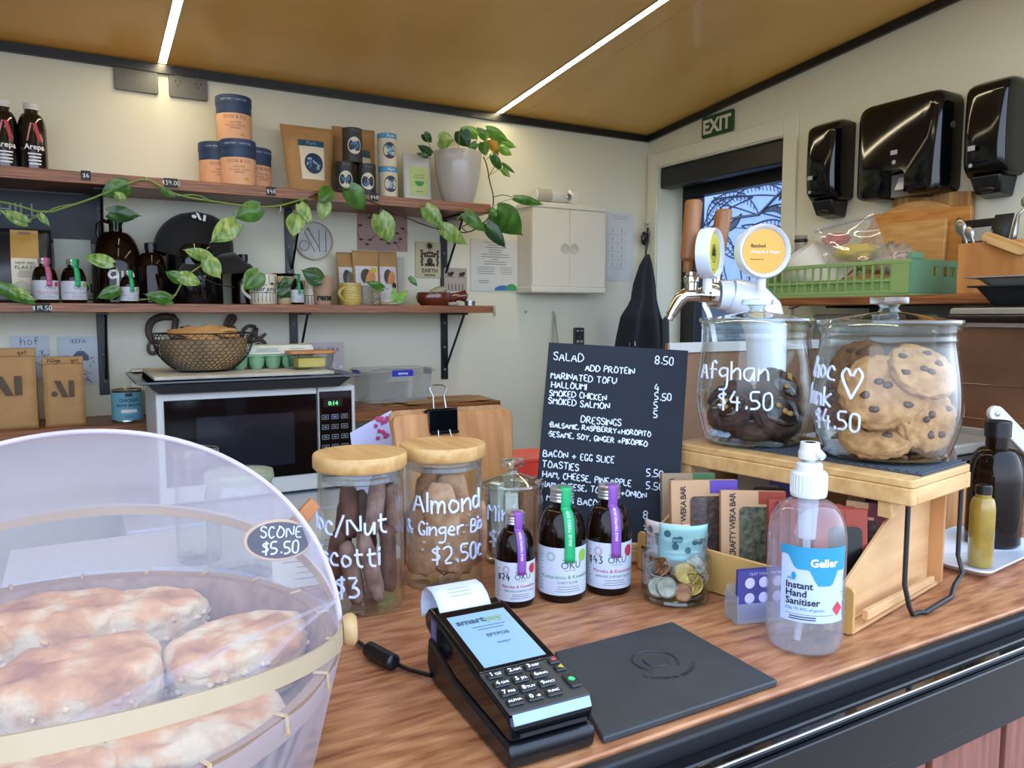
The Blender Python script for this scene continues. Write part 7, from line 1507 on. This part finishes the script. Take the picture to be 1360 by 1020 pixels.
def cookie(lab, J, u, d, z, r, n, m, seed, chips=True, th=.012, grp='choc chunk cookies in the right jar'):
    # n: normal of the flat face in jar coordinates (right, away, up)
    a = facing(J.location.x, J.location.y); nv = Vector((-sin(a)*n[0]-cos(a)*n[1], cos(a)*n[0]-sin(a)*n[1], n[2])).normalized()
    q = nv.to_track_quat('Z', 'Y').to_matrix(); t = T('cookie', lab, 'cookie', tuple(jp(J, u, d, z)), group=grp)
    b = MB(); b.blob(r, r*.97, th, amp=.11, freq=4.5, seed=seed, nu=48, nv=30, rot=q, p=.8); ob('biscuit', b, m, t, smooth='all')
    R = random.Random(seed); 
    if chips:
        b = MB()
        for k in range(6):
            aa = k*2.4+seed; dd = r*(.2+.62*((k*.37) % 1)); s = 1; c = q @ Vector((dd*cos(aa), dd*sin(aa), s*th*max(0, 1-(dd/r)**2)**.4*.98)); b.blob(.0058, .0046, .0026, c=tuple(c), amp=.4, seed=k, nu=8, nv=6, rot=q)
        ob('chocolate_chunks', b, pm('choc_chunk', '#5c3c2c', .5, c2='#4a2e22', scale=30), t, smooth='all')
    return t
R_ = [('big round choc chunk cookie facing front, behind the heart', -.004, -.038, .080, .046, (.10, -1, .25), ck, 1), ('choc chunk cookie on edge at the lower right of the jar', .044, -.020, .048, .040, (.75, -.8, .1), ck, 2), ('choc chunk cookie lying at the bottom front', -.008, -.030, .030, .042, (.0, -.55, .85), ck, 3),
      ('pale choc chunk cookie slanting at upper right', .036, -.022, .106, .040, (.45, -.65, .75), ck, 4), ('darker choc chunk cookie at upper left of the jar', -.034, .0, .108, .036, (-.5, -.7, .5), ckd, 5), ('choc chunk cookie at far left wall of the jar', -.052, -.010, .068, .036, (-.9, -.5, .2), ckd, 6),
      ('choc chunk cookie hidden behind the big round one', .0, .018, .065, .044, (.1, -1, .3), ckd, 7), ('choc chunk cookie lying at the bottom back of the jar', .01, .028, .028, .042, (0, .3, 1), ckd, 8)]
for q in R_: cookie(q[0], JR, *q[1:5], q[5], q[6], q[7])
A_ = [('dark iced afghan biscuit leaning at lower right', .030, -.032, .040, .033, (.45, -.85, .5), 1), ('dark afghan biscuit standing at upper right', .030, -.004, .072, .032, (.6, -.5, .6), 2), ('rough afghan biscuit at the left of the jar', -.030, -.020, .040, .032, (-.3, -.6, .8), 3), ('afghan biscuit lying at the bottom centre', .0, -.020, .022, .034, (0, -.2, 1), 4), ('afghan biscuit at back left of the jar', -.032, .022, .058, .033, (-.5, .2, .9), 5), ('afghan biscuit at the back of the jar', .008, .030, .050, .033, (0, -.4, 1), 6)]
for lab, u, d, z, r, n, sd in A_:
    t = cookie(lab, JL, u, d, z, r, n, cocoa, 30+sd, False, .016, 'afghan biscuits in the left jar')
    a = facing(JL.location.x, JL.location.y); nv = Vector((-sin(a)*n[0]-cos(a)*n[1], cos(a)*n[0]-sin(a)*n[1], n[2])).normalized(); q = nv.to_track_quat('Z', 'Y').to_matrix()
    b = MB(); b.blob(r*.72, r*.68, .006, c=tuple(q @ Vector((0, 0, .0135))), amp=.15, seed=sd, nu=20, nv=10, rot=q); ob('icing', b, icing, t, smooth='all')
    b = MB(); R = random.Random(sd)
    for k in range(3): b.blob(.0045, .004, .0018, c=tuple(q @ Vector((R.uniform(-.01, .01), R.uniform(-.01, .01), .020))), amp=.4, seed=k, nu=8, nv=5, rot=q)
    ob('cornflake_crumbs', b, flake, t, smooth='all')
# plate with amber bottle and mustard bottle
t = T('white_plate', 'rectangular white plate at the right end of the counter', 'plate', (1.045, .575, CZ), .12); b = MB(); rings(b, [ring(.085, .050, 0, .012), ring(.100, .060, .010, .014), ring(.100, .060, .012, .014), ring(.084, .049, .004, .012)]); ob('plate', b, pm('porcelain', '#e4e8f0', .25, var=.01, coat=.3), t, smooth=True)
xA = AY(1321, 650, .585).x; HA = AY(1322, 559, .585).z-CZ-.0045
t = bottle('amber_syrup_bottle', 'large amber bottle with black cap on the white plate', xA, .585, CZ+.0045, .0345, HA, .0145, .030, amber, black_pl, .022, .0165, shoulder=.045, ribs=False)
xM = AY(1304, 700, .537).x; HM = AY(1304, 644, .537).z-CZ-.0045
t = bottle('mustard_bottle', 'small bottle of yellow oil in front of amber bottle', xM, .537, CZ+.0045, .0145, HM, .009, .012, pm('mustard_oil', '#a88a34', .15, c2='#8a7030', coat=.5, scale=30), black_pl, .012, .0095, shoulder=.016, ribs=False)
# ================================================================ food cover with scones
FC = Vector((-.029, .587, 0)); FR = .197; ZR = 1.108; fu = Vector((.970, -.2445, 0)); fb = Vector((.2445, .970, 0)); FL = 1.050-CZ
bk = T('bamboo_basket', 'round bamboo basket of scones under a white net cover', 'basket', (FC.x, FC.y, CZ)); cane = pm('cane', '#c9a877', .5, c2='#ab8250', scale=10); weave = pm('woven_cane', '#a58068', .6, c2='#7e5c48', scale=60, bump=.4)
zr = ZR-CZ-.006
b = MB(); b.lathe([(0, 0), (.135, 0), (.150, .004), (.172, FL), (.190, zr), (.187, zr), (.168, FL+.006), (.160, FL+.002), (0, FL)], 72); ob('bowl', b, weave, bk, smooth=True)
b = MB(); b.lathe([(.187, zr-.012), (.1935, zr-.012), (.1945, zr+.003), (.187, zr+.003)], 72, close=True); ob('rim', b, pm('rim_cane', '#9c7a62', .5, scale=20), bk, smooth=True)
for k in range(22):
    an = 2*pi*k/22; b = MB(); b.tube([(.186*cos(an), .186*sin(an), zr-.013), (.1955*cos(an), .1955*sin(an), zr-.006), (.195*cos(an), .195*sin(an), zr+.004), (.186*cos(an), .186*sin(an), zr+.004)], .0014, 6); ob('cane_tie', b, cane, bk, smooth=True)
b = MB()
for k in range(56):
    an = 2*pi*k/56; b.tube([(.1735*cos(an), .1735*sin(an), FL), (.1895*cos(an), .1895*sin(an), zr-.013)], .0028, 5)
ob('side_staves', b, weave, bk, stuff=True)
t = T('paper_liner', 'pale blue-white paper lining the scone basket', 'paper', (FC.x, FC.y, CZ+FL+.0012)); b = MB(); b.grid(lambda u, v: ((u-.5)*.22+.01*sin(v*5), (v-.5)*.22, .001+.0016*(1+noise.noise(Vector((u*5, v*5, 0))))), 16, 16); ob('sheet', b, pm('liner_paper', '#b9c0d6', .6, var=.02), t, smooth='all', solid=.0005)
def scone_mat():
    m = bpy.data.materials.new('scone_crust'); m.use_nodes = True; n = m.node_tree.nodes; l = m.node_tree.links; p = n['Principled BSDF']; p.inputs['Roughness'].default_value = .75
    tc = n.new('ShaderNodeTexCoord'); sp = n.new('ShaderNodeSeparateXYZ'); l.new(tc.outputs['Object'], sp.inputs[0])
    nz = n.new('ShaderNodeTexNoise'); nz.inputs['Scale'].default_value = 28; nz.inputs['Detail'].default_value = 6; l.new(tc.outputs['Object'], nz.inputs['Vector'])
    mr = n.new('ShaderNodeMapRange'); mr.inputs[1].default_value = .014; mr.inputs[2].default_value = .058; l.new(sp.outputs[2], mr.inputs[0])
    ma = n.new('ShaderNodeMath'); ma.operation = 'MULTIPLY_ADD'; ma.inputs[1].default_value = 2.0; l.new(nz.outputs[0], ma.inputs[0]); l.new(mr.outputs[0], ma.inputs[2])
    ms = n.new('ShaderNodeMath'); ms.operation = 'SUBTRACT'; ms.inputs[1].default_value = 1.0; l.new(ma.outputs[0], ms.inputs[0])
    r = n.new('ShaderNodeValToRGB'); e = r.color_ramp.elements; e[0].position = .0; e[0].color = lin('#d9c6a4'); e[1].position = 1; e[1].color = lin('#a2602f')
    e2 = e.new(.38); e2.color = lin('#dcc096'); e3 = e.new(.62); e3.color = lin('#cf9258'); l.new(ms.outputs[0], r.inputs[0]); l.new(r.outputs[0], p.inputs['Base Color'])
    bm_ = n.new('ShaderNodeBump'); bm_.inputs['Strength'].default_value = .8; bm_.inputs['Distance'].default_value = .003; n2 = n.new('ShaderNodeTexNoise'); n2.inputs['Scale'].default_value = 110; n2.inputs['Detail'].default_value = 5; l.new(tc.outputs['Object'], n2.inputs['Vector']); l.new(n2.outputs[0], bm_.inputs['Height']); l.new(bm_.outputs[0], p.inputs['Normal'])
    return m
scm = scone_mat(); MATS['scone_crust'] = scm
def scone(lab, px, py, rx, ry, rz_, h, seed, zc=.0):
    P = AZ(px, py, 1.082+zc); d_ = Vector((P.x-FC.x, P.y-FC.y)); mxr = .176-max(rx, ry)*.85; P = P if d_.length < mxr else Vector((FC.x+d_.x/d_.length*mxr, FC.y+d_.y/d_.length*mxr, 0)); t = T('scone', lab, 'scone', (P.x, P.y, CZ+FL+.0052+zc), rz_, 'scones under the net cover')
    def fn(u, v):
        th = u*2*pi; k = 1+.16*noise.noise(Vector((cos(th)*1.6+seed, sin(th)*1.6, seed*2.2)))+.04*noise.noise(Vector((cos(th)*6+seed, sin(th)*6, v*5)))
        if v < .5: s = .86+.16*sin(v*pi)+.035*noise.noise(Vector((th*4, v*16, seed))); z = h*.74*(v/.5)
        else: w = (v-.5)/.5; s = 1.02*sqrt(max(0, 1-w**2.6)); z = h*(.74+.26*sin(w*pi/2))+.005*noise.noise(Vector((cos(th)*s*3, sin(th)*s*3, seed)))
        r2 = s*k; return (rx*r2*cos(th), ry*r2*sin(th), z)
    b = MB(); b.grid(fn, 56, 34, wrap=True); b.f.append(tuple(range(56))[::-1]); ob('crust', b, scm, t, smooth='all')
    b = MB(); R = random.Random(seed)
    for k in range(60):
        u, v = R.random(), R.uniform(.08, .5); c = fn(u, v); b.blob(.0032*R.uniform(.5, 1.2), .003, .0022, c=c, amp=.7, freq=3, seed=k, nu=7, nv=5)
    ob('rough_crumbs', b, scm, t, smooth='all', stuff=True); return t
SCN = [('golden scone at lower left front of the basket', 108, 918, .052, .044, .1, .052, 1), ('brown-topped scone behind the front left one', 98, 800, .056, .042, -.35, .050, 2), ('pale-sided scone at back of the basket by the rim', 245, 778, .052, .032, -.25, .048, 3), ('scone at right of the basket, near the sign', 318, 866, .055, .042, .35, .044, 4), ('scone at far left edge of the view', -40, 850, .045, .04, 0, .046, 5), ('scone at the front right of the basket, cut by the frame', 285, 985, .050, .038, .2, .040, 6), ('scone at the near left, mostly below the frame', 30, 1060, .045, .038, .2, .040, 7)]
for q in SCN: scone(*q)
# the net cover
cv = T('net_food_cover', 'folding net food cover with bamboo hoops over the scones', 'food cover', (FC.x, FC.y, ZR))
def arch(th, t, r=FR, sag=0):
    ph = pi*t; w = fb*cos(th); return fu*(r*cos(ph))+w*(r*sin(ph))+Vector((0, 0, 1))*(r*sin(th)*sin(ph)-sag)
TH = [math.radians(16.9), math.radians(43.3), math.radians(168)]
def strip(th, w_, th_, name, m):
    b = MB()
    for i in range(0, 1): pass
    n = 60; vs = []; ax = Vector((0, 0, 1)); d1 = (fb*-sin(th)+ax*cos(th)); 
    for i in range(n+1):
        c = arch(th, i/n); rad = (c.normalized() if c.length else fu); dd = (fb*(-sin(th))+ax*cos(th))
        for a_, r_ in ((-w_/2, -th_), (w_/2, -th_), (w_/2, th_), (-w_/2, th_)): vs.append(tuple(c+dd*a_+rad*r_))
    fs = [(i*4+k, i*4+(k+1) % 4, (i+1)*4+(k+1) % 4, (i+1)*4+k) for i in range(n) for k in range(4)]+[(3, 2, 1, 0), (n*4, n*4+1, n*4+2, n*4+3)]
    b.add(vs, fs); fixn(ob(name, b, m, cv, smooth=True)); return
hoop = pm('hoop_bamboo', '#b8a184', .5, c2='#a48a68', scale=6)
strip(TH[0], .010, .0012, 'bamboo_hoop', hoop); strip(TH[2], .0115, .0012, 'bamboo_hoop', hoop)
b = MB(); b.tube([arch(TH[1], i/60) for i in range(61)], .0022, 8); ob('wire_hoop', b, pm('net_hem', '#c9b8c4', .6), cv, smooth=True)
def netpart(name, ta, tb, m, nu=60, nv=14, amp=.0025, bulge=.0, seed=0):
    b = MB()
    def f(u, v):
        A = arch(ta, u, FR*.997); B = arch(tb, u, FR*.997); p = A*(1-v)+B*v; p = p+Vector((0, 0, 1))*(bulge*sin(pi*v)*sin(pi*u)); k = sin(pi*v)*sin(pi*u)**.3
        return p+Vector((0, 0, 1))*amp*k*(noise.noise(Vector((u*9+seed, v*4, 0)))*2+.8*noise.noise(Vector((u*30, v*3, seed))))
    b.grid(f, nu, nv); return ob(name, b, m, cv, smooth='all')
netpart('rear_net', TH[0], TH[1], net2, seed=1); netpart('front_net', TH[2], math.radians(180), netm, nv=6, amp=.001, seed=6); netpart('low_rear_net', 0, TH[0], netm, nv=6, amp=.001, seed=8); netpart('top_net', TH[1], TH[2], netm, nv=20, amp=.004, bulge=.0, seed=4)
b = MB(); b.grid(lambda u, v: (lambda a: (FR*1.004*cos(a)*(1-.10*v), FR*1.004*sin(a)*(1-.10*v), -.001-.080*v+.001*sin(u*120)))(u*2*pi), 120, 4, wrap=True); ob('skirt_net', b, thin('white_netting_skirt', (1, 1, 1), 0, 0, 1, milky=.34, milk=(.78, .78, .92), rough=.6), cv, smooth='all')
for sd, tb_, w_ in ((3, .42, .05), (9, .27, .03)):
    b = MB(); p0 = arch(TH[1], .04); p1 = arch(TH[2], tb_); p2 = arch(TH[2], tb_-w_)
    b.grid(lambda u, v: (lambda a_, c_: a_*(1-v)+c_*v+Vector((0, 0, .0035*sin(pi*u)+.002*sin(v*5+sd))))(p0*(1-u)+p1*u, p0*(1-u)+p2*u), 24, 6); ob('net_fold', b, netm, cv, smooth='all')
for s in (1, -1):
    b = MB(); b.lathe([(0, 0), (.010, 0), (.012, .003), (.012, .007), (.009, .010), (0, .010)], 24); p = fu*(FR+.0015)*s
    ob('pivot_knob', b, cane, cv, smooth=True, loc=tuple(p), rot=(0, pi/2*s, atan2(fu.y*s, fu.x*s)) if s > 0 else (0, -pi/2, atan2(fu.y, fu.x)))
# chalk sign clipped to the hoop
pS = AZ(370, 717, 0); best = None
for i in range(101):
    p = arch(TH[1], i/100)+Vector((FC.x, FC.y, ZR)); d = p-Vector((0, 0, EYE)); zc_ = DEP(p); ppx = 680+F*(d.x*cos(YAW)-d.y*sin(YAW))/zc_
    if best is None or abs(ppx-352) < abs(best[0]-352): best = (ppx, p, zc_)
Ps = best[1]; depS = best[2]-.022; Pc = Vector((0, 0, EYE))+_r(370, 717)*depS
t = T('chalk_sign', 'oval chalk sign reading SCONE $5.50 clipped to the net cover', 'sign', tuple(Pc), rot=(-.18, 0.0, -YAW+.28-.15)); rx, rz2 = .0275, .0165
t.rotation_euler = (-.15, .12, .02)
b = MB(); b.prism([(rx*cos(i*pi/24), rz2*sin(i*pi/24)) for i in range(48)], -.002, .002, 'xz'); fixn(ob('wood_oval', b, pm('sign_wood', '#c9a27c', .5), t, bevel=.0006))
b = MB(); b.prism([((rx-.0025)*cos(i*pi/24), (rz2-.0022)*sin(i*pi/24)) for i in range(48)], -.0026, -.0021, 'xz'); fixn(ob('chalk_face', b, pm('chalk_navy', '#0b1226', .7, spec=.2), t))
b = MB(); fs_ = plane_fn((0, -.0032, 0), (1, 0, 0), (0, 0, 1)); strokes(b, "SCONE", .0088, lambda u, v: fs_(u+.001, v+.002), r=.0006, n=4, align='C', sp=1.2); strokes(b, "$5.50", .0095, lambda u, v: fs_(u+.001, v-.0105), r=.0007, n=4, align='C', sp=1.2); ob('chalk_writing', b, MATS['chalk_white'], t)
pw_ = pm('peg_wood', '#b8743e', .5, c2='#a0602e', scale=12)
for k, dy in enumerate((.003, .010)):
    b = MB(); b.hexa([(-.004, dy, -.002), (.006, dy, -.012), (.006, dy+.006, -.012), (-.004, dy+.006, -.002)], [(.026, dy, .033-.003*k), (.034, dy, .026-.003*k), (.034, dy+.006, .026-.003*k), (.026, dy+.006, .033-.003*k)]); fixn(ob('peg_leg', b, pw_, t, bevel=.0008))
b = MB(); b.tube([(.012+.002*cos(i), .003+.012*(i/20), .008+.006*sin(i)) for i in range(21)], .0008, 5); ob('peg_spring', b, steel, t)
# jars behind the food cover
for (px, yy, r, top, lab) in ((318, 1.12, .046, 622, 'glass jar with greenish lid behind the net cover'), (262, 1.22, .032, 592, 'small glass jar with clear knob lid behind the net cover')):
    x = AY(px, 640, yy).x; H = AY(px, top, yy).z-.9705
    t = T('glass_canister', lab, 'jar', (x, yy, .9705)); b = MB(); b.lathe([(0, 0), (r*.9, 0), (r, .006), (r, H-.03), (r*.92, H-.018), (r*.90, H-.018), (r*.96, H-.032), (r*.96, .008), (0, .006)], 48); ob('glass_body', b, glass, t, smooth=True)
    b = MB(); b.lathe([(0, H-.0175), (r*.99, H-.0175), (r*1.03, H-.012), (r*1.0, H-.004), (r*.5, H-.001), (0, H)], 48); ob('glass_lid', b, pm('green_glass_solid', '#a9b598', .1, coat=.4, c2='#94a284') if px == 318 else glass_green, t, smooth=True)
b = MB(); b.box(-.10, .44, .9505, 1.42, .94, .9700); o = ob('low_shelf', b, pm('shelf_white', '#cdd3dc', .4, var=.02), None); tag(o, 'white shelf behind the counter carrying the glass canisters', 'shelf')
t = T('paper_note', 'white handwritten paper leaning behind the first biscotti jar', 'paper', (AY(425, 730, .90).x, .90, CZ), rot=(-.25, 0, -.1)); b = MB(); b.box(-.055, .055, 0, .0006, 0, .062); ob('sheet', b, pm('cream_note', '#dedbc8', .7, var=.01), t)
b = MB(); f = plane_fn((0, -.0006, 0), (1, 0, 0), (0, 0, 1)); lines(b, f, -.045, .045, .006, .055, 7, .0008, 2, .5); ob('handwriting', b, ink_grey, t)
# clipped wooden boards
yB = 1.16; C4_ = [AY(517, 545, yB), AY(674, 533, yB)]; wq = C4_[1].x-C4_[0].x; xm = (C4_[0].x+C4_[1].x)/2; zt5 = C4_[0].z
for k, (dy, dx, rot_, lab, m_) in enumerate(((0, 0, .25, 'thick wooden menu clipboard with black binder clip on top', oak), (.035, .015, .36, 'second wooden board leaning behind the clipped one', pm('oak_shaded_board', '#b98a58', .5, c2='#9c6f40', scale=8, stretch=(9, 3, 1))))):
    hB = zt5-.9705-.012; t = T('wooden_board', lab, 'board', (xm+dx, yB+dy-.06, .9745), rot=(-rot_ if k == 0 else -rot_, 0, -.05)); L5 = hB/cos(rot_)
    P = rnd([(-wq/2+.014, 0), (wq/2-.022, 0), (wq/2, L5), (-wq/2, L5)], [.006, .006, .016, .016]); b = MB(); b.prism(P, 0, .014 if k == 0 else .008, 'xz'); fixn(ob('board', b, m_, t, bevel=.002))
    if k == 0:
        cl_ = T('binder_clip', 'large black binder clip gripping the wooden board', 'binder clip', tuple(t.location), rot=tuple(t.rotation_euler)); cx_ = -.022
        b = MB(); zb5 = L5-.034; b.hexa([(cx_-.026, -.003, zb5), (cx_+.024, -.003, zb5), (cx_+.024, -.0005, zb5), (cx_-.026, -.0005, zb5)], [(cx_-.026, -.006, L5+.004), (cx_+.026, -.006, L5+.004), (cx_+.026, -.0025, L5+.004), (cx_-.026, -.0025, L5+.004)]); b.box(cx_-.026, cx_+.026, -.006, .022, L5+.0042, L5+.0065); b.box(cx_-.025, cx_+.025, .0155, .018, zb5, L5+.004); ob('clip_body', b, black_gloss, cl_, bevel=.0012)
        b = MB(); b.tube([(cx_-.024, -.004, zb5), (cx_+.024, -.004, zb5)], .0026, 8); ob('clip_lip', b, black_gloss, cl_)
        b = MB(); b.tube([(cx_-.010, .010, L5+.007), (cx_-.008, .012, L5+.03), (cx_-.013, .013, L5+.042), (cx_-.006, .013, L5+.048), (cx_+.012, .013, L5+.048), (cx_+.018, .013, L5+.042), (cx_+.011, .012, L5+.03), (cx_+.012, .010, L5+.007)], .0014, 8); ob('upright_handle', b, steel, cl_, smooth=True)
        b = MB(); b.tube([(cx_-.012, -.0062, zb5+.004), (cx_-.014, -.009, zb5-.015), (cx_-.006, -.009, zb5-.03), (cx_+.004, -.009, zb5-.03), (cx_+.010, -.009, zb5-.015), (cx_+.008, -.0062, zb5+.004)], .0012, 8); ob('front_handle', b, steel, cl_, smooth=True)
t = T('floral_paper', 'lilac paper with pink flower print beside the wooden board', 'paper', tuple(AY(468, 580, 1.28)), rot=(0, 0, 0)); base = t.location.copy(); fq = [AY(465, 575, 1.28)-base, Vector((AY(478, 640, 1.28).x, 1.28, .9706))-base, Vector((AY(520, 640, 1.28).x, 1.28, .9706))-base, AY(520, 545, 1.28)-base, AY(512, 549, 1.28)-base]
b = MB(); b.add([tuple(p) for p in fq], [(0, 1, 2, 3, 4)]); ob('sheet', b, pm('lilac_paper', '#c9cbee', .6, var=.01), t, solid=.001)
b = MB(); R = random.Random(4)
for k in range(16):
    p = AY(R.uniform(498, 516), R.uniform(553, 584), 1.277)-base; b.blob(.004, .0008, .004, c=tuple(p), amp=.5, seed=k, nu=7, nv=5)
ob('flower_print', b, pm('flower_pink', '#c0457c', .6), t)
# ================================================================ pothos
pot_x = AY(608, 240, 2.375).x; pp = T('potted_pothos', 'pothos in a grey-white pot trailing along the upper shelf', 'potted plant', (pot_x, 2.375, S1)); pr_ = .080; ph_ = AY(608, 203, 2.375).z-S1
potm = pm('pot_glaze', '#b9b7b2', .25, var=.03, coat=.4)
b = MB(); b.lathe([(0, 0), (pr_*.55, 0), (pr_*.62, .006), (pr_*.80, ph_*.3), (pr_*.94, ph_*.62), (pr_, ph_*.98), (pr_-.001, ph_), (pr_-.006, ph_-.001), (pr_-.008, ph_*.9), (0, ph_*.88)], 56); ob('pot', b, potm, pp, smooth=True)
b = MB(); b.lathe([(0, ph_*.885), (pr_-.009, ph_*.885), (pr_*.5, ph_*.93), (0, ph_*.94)], 32); ob('soil', b, pm('soil', '#2c2018', .95, bump=.6, bscale=80), pp)
v2 = T('pothos_cutting_vine', 'second pothos vine trailing along the lower shelf between bottles', 'plant', (AY(150, 400, 2.27).x, 2.27, S2))
def leaf(root, base, tip, y, wr=.8, m=leaf_m, fold=.25, droop=.1, dy=.0, pet=None, seed=0):
    A = AY(base[0], base[1], y); B = AY(tip[0], tip[1], y-dy); r0 = Vector(root.location); A = A-r0; B = B-r0; ax = B-A; L = ax.length; ax.normalize()
    cdir = (-(A+r0)+Vector((0, 0, EYE))).normalized(); side = ax.cross(cdir).normalized(); nrm = side.cross(ax).normalized()
    if nrm.dot(cdir) < 0: nrm = -nrm
    b = MB(); N = 12; rnd_ = random.Random(seed+int(base[0]*7+base[1])); roll = rnd_.uniform(-.25, .25)
    W_ = L*wr
    def f(u, v):   # u -1..1 across, v along
        w = W_*.5*(sin(pi*min(1, v*.94+.06)**.72))*(1-.15*v)
        if v > .8: w *= (1-v)/.2*.9+.1*(1-v)
        heart = -.10*L*(abs(u))**1.2*max(0, 1-v*3)
        s = u*w; z = -fold*w*abs(u)**1.3*1.0+droop*L*sin(pi*v)*.6+.004*noise.noise(Vector((u*2, v*4, seed)))+roll*s
        return A+ax*(v*L+heart)+side*s+nrm*z
    b.grid(lambda u, v: f(u*2-1, v), 9, N); ob('leaf', b, m, root, smooth='all')
    if pet:
        P = AY(pet[0], pet[1], y+.004)-r0; mid = (P+A)/2+Vector((0, -.004, .004)); b = MB(); b.tube([P, mid, A], .0013, 6); ob('petiole', b, stem_g, root, smooth=True)
G, V_, D_, B_l, Y_l = leaf_m, leaf_v, leaf_d, leaf_b, leaf_y
ys = 2.272
for i, (ba, ti, w, m, pet) in enumerate([((170, 246), (131, 259), .78, G, (165, 246)), ((153, 258), (172, 267), .7, V_, (150, 256)), ((144, 283), (189, 287), .62, D_, (139, 262)), ((36, 296), (-2, 278), .52, V_, (50, 288)), ((52, 284), (67, 302), .5, V_, None), ((215, 252), (237, 263), .45, G, None),
      ((346, 276), (310, 291), .82, G, (332, 274)), ((314, 296), (278, 323), .72, V_, (309, 283)), ((440, 252), (421, 269), .85, G, None), ((432, 266), (428, 295), .75, V_, (430, 255)), ((394, 286), (389, 316), .9, V_, (404, 270)), ((398, 271), (414, 299), .65, V_, (404, 266)), ((463, 249), (486, 281), .86, G, None),
      ((504, 285), (520, 325), .82, V_, (506, 278)), ((565, 275), (590, 305), .66, V_, None), ((586, 301), (622, 326), .50, V_, None), ((617, 283), (647, 309), .50, G, (606, 292)), ((646, 297), (673, 331), .50, D_, (640, 300)), ((659, 279), (695, 314), .80, G, (653, 280)), ((651, 278), (661, 288), .8, G, None), ((684, 263), (724, 272), .30, G, (657, 273))]):
    leaf(pp, ba, ti, ys-.01*(i % 3)*.5, w*.95, m, pet=pet, seed=i, dy=.008*((i*7) % 3-1))
for i, (ba, ti, w, m, pet) in enumerate([((563, 178), (574, 190), .8, D_, (574, 203)), ((573, 204), (553, 192), .5, D_, (574, 206)), ((568, 208), (552, 203), .4, D_, None), ((583, 186), (604, 187), .95, V_, (584, 204)), ((610, 174), (624, 197), .95, D_, (608, 204)), ((634, 180), (611, 168), .6, B_l, (628, 204)), ((647, 184), (632, 168), .65, B_l, (638, 206)), ((646, 172), (677, 188), .48, B_l, (642, 206)), ((660, 187), (687, 196), .45, B_l, (645, 206)), ((651, 186), (663, 207), .62, Y_l, (647, 205)), ((641, 189), (645, 208), .8, G, None), ((664, 196), (681, 207), .6, B_l, (650, 206)), ((654, 206), (667, 229), .5, G, (646, 212)), ((667, 224), (678, 236), .6, B_l, (652, 232)), ((667, 217), (685, 231), .25, G, None), ((633, 190), (620, 202), .6, G, None)]):
    leaf(pp, ba, ti, 2.36-.008*(i % 4), w, m, pet=pet, seed=40+i, dy=.01*((i*5) % 3-1))
def stem(root, pts, y, r, m, name='stem'):
    P = [AY(a, c, y)-Vector(root.location) for a, c in pts]; Q = [P[0]]
    for a, c in zip(P[:-1], P[1:]): Q += [a*.75+c*.25, a*.25+c*.75]
    Q.append(P[-1]); b = MB(); b.tube(Q, r, 8); ob(name, b, m, root, smooth=True)
stem(pp, [(-40, 262), (0, 268), (20, 272), (60, 284), (98, 272), (132, 260), (165, 246), (193, 236), (217, 250), (240, 261), (300, 270), (330, 274), (360, 275), (385, 270), (410, 262)], 2.274, .0024, stem_g)
stem(pp, [(60, 283), (75, 275), (98, 271)], 2.272, .0016, stem_g, 'side_shoot'); stem(pp, [(236, 260), (262, 258), (282, 268)], 2.272, .0016, stem_g, 'side_shoot')
stem(pp, [(410, 262), (440, 252), (466, 252), (480, 262), (515, 277), (545, 292), (582, 305), (603, 306), (620, 310), (640, 300), (654, 282), (656, 262), (650, 240), (647, 220), (642, 208)], 2.276, .0020, stem_b)
stem(pp, [(620, 308), (612, 302), (622, 297), (636, 300), (650, 290), (655, 276)], 2.274, .0018, stem_b); stem(pp, [(655, 262), (668, 258), (684, 263)], 2.274, .0012, stem_b); stem(pp, [(648, 236), (655, 224), (662, 214)], 2.29, .0012, stem_b)
for i, (ba, ti, w, m, pet) in enumerate([((149, 350), (108, 339), .52, V_, (158, 362)), ((279, 342), (241, 331), .50, V_, (270, 352)), ((274, 344), (294, 371), .80, V_, (272, 348)), ((242, 372), (218, 360), .72, G, (243, 368)), ((239, 366), (269, 378), .68, V_, (243, 368)), ((228, 398), (189, 390), .52, G, (234, 392)), ((158, 384), (127, 396), .6, G, None), ((0, 380), (52, 406), .42, G, None), ((14, 384), (50, 400), .40, V_, None), ((345, 362), (324, 386), .95, G, (352, 368)), ((427, 372), (399, 358), .85, D_, (412, 376)), ((509, 383), (484, 373), .42, G, (498, 392)), ((525, 401), (523, 380), .55, B_l, None), ((528, 400), (542, 385), .55, B_l, None), ((544, 368), (555, 381), .5, G, None), ((386, 372), (370, 380), .9, D_, None)]):
    leaf(v2, ba, ti, 2.283-.006*(i % 3), w, m, pet=pet, seed=80+i, dy=.008*((i*7) % 3-1))
stem(v2, [(186, 398), (215, 396), (232, 394), (240, 378), (248, 366), (262, 356), (272, 350)], 2.284, .0020, stem_g); stem(v2, [(262, 356), (268, 369), (290, 378), (312, 382)], 2.284, .0012, stem_b); stem(v2, [(478, 402), (490, 396), (497, 388), (505, 384)], 2.284, .0012, stem_g); stem(v2, [(500, 402), (520, 402), (528, 398)], 2.284, .0014, stem_g)
for px, py in ((193, 238), (441, 260), (371, 277)):
    P = AY(px, py, 2.287); t = T('vine_clip', 'small white clip holding the vine %s' % {193: 'near the $39 tag', 441: 'left of the dark canisters', 371: 'below the $48 tag'}[px], 'clip', tuple(P)); b = MB(); b.tube([(.004*cos(a/6), -.002, .007*sin(a/6)-.0) for a in range(-10, 11)], .0013, 6); ob('clip', b, white_pl, t)
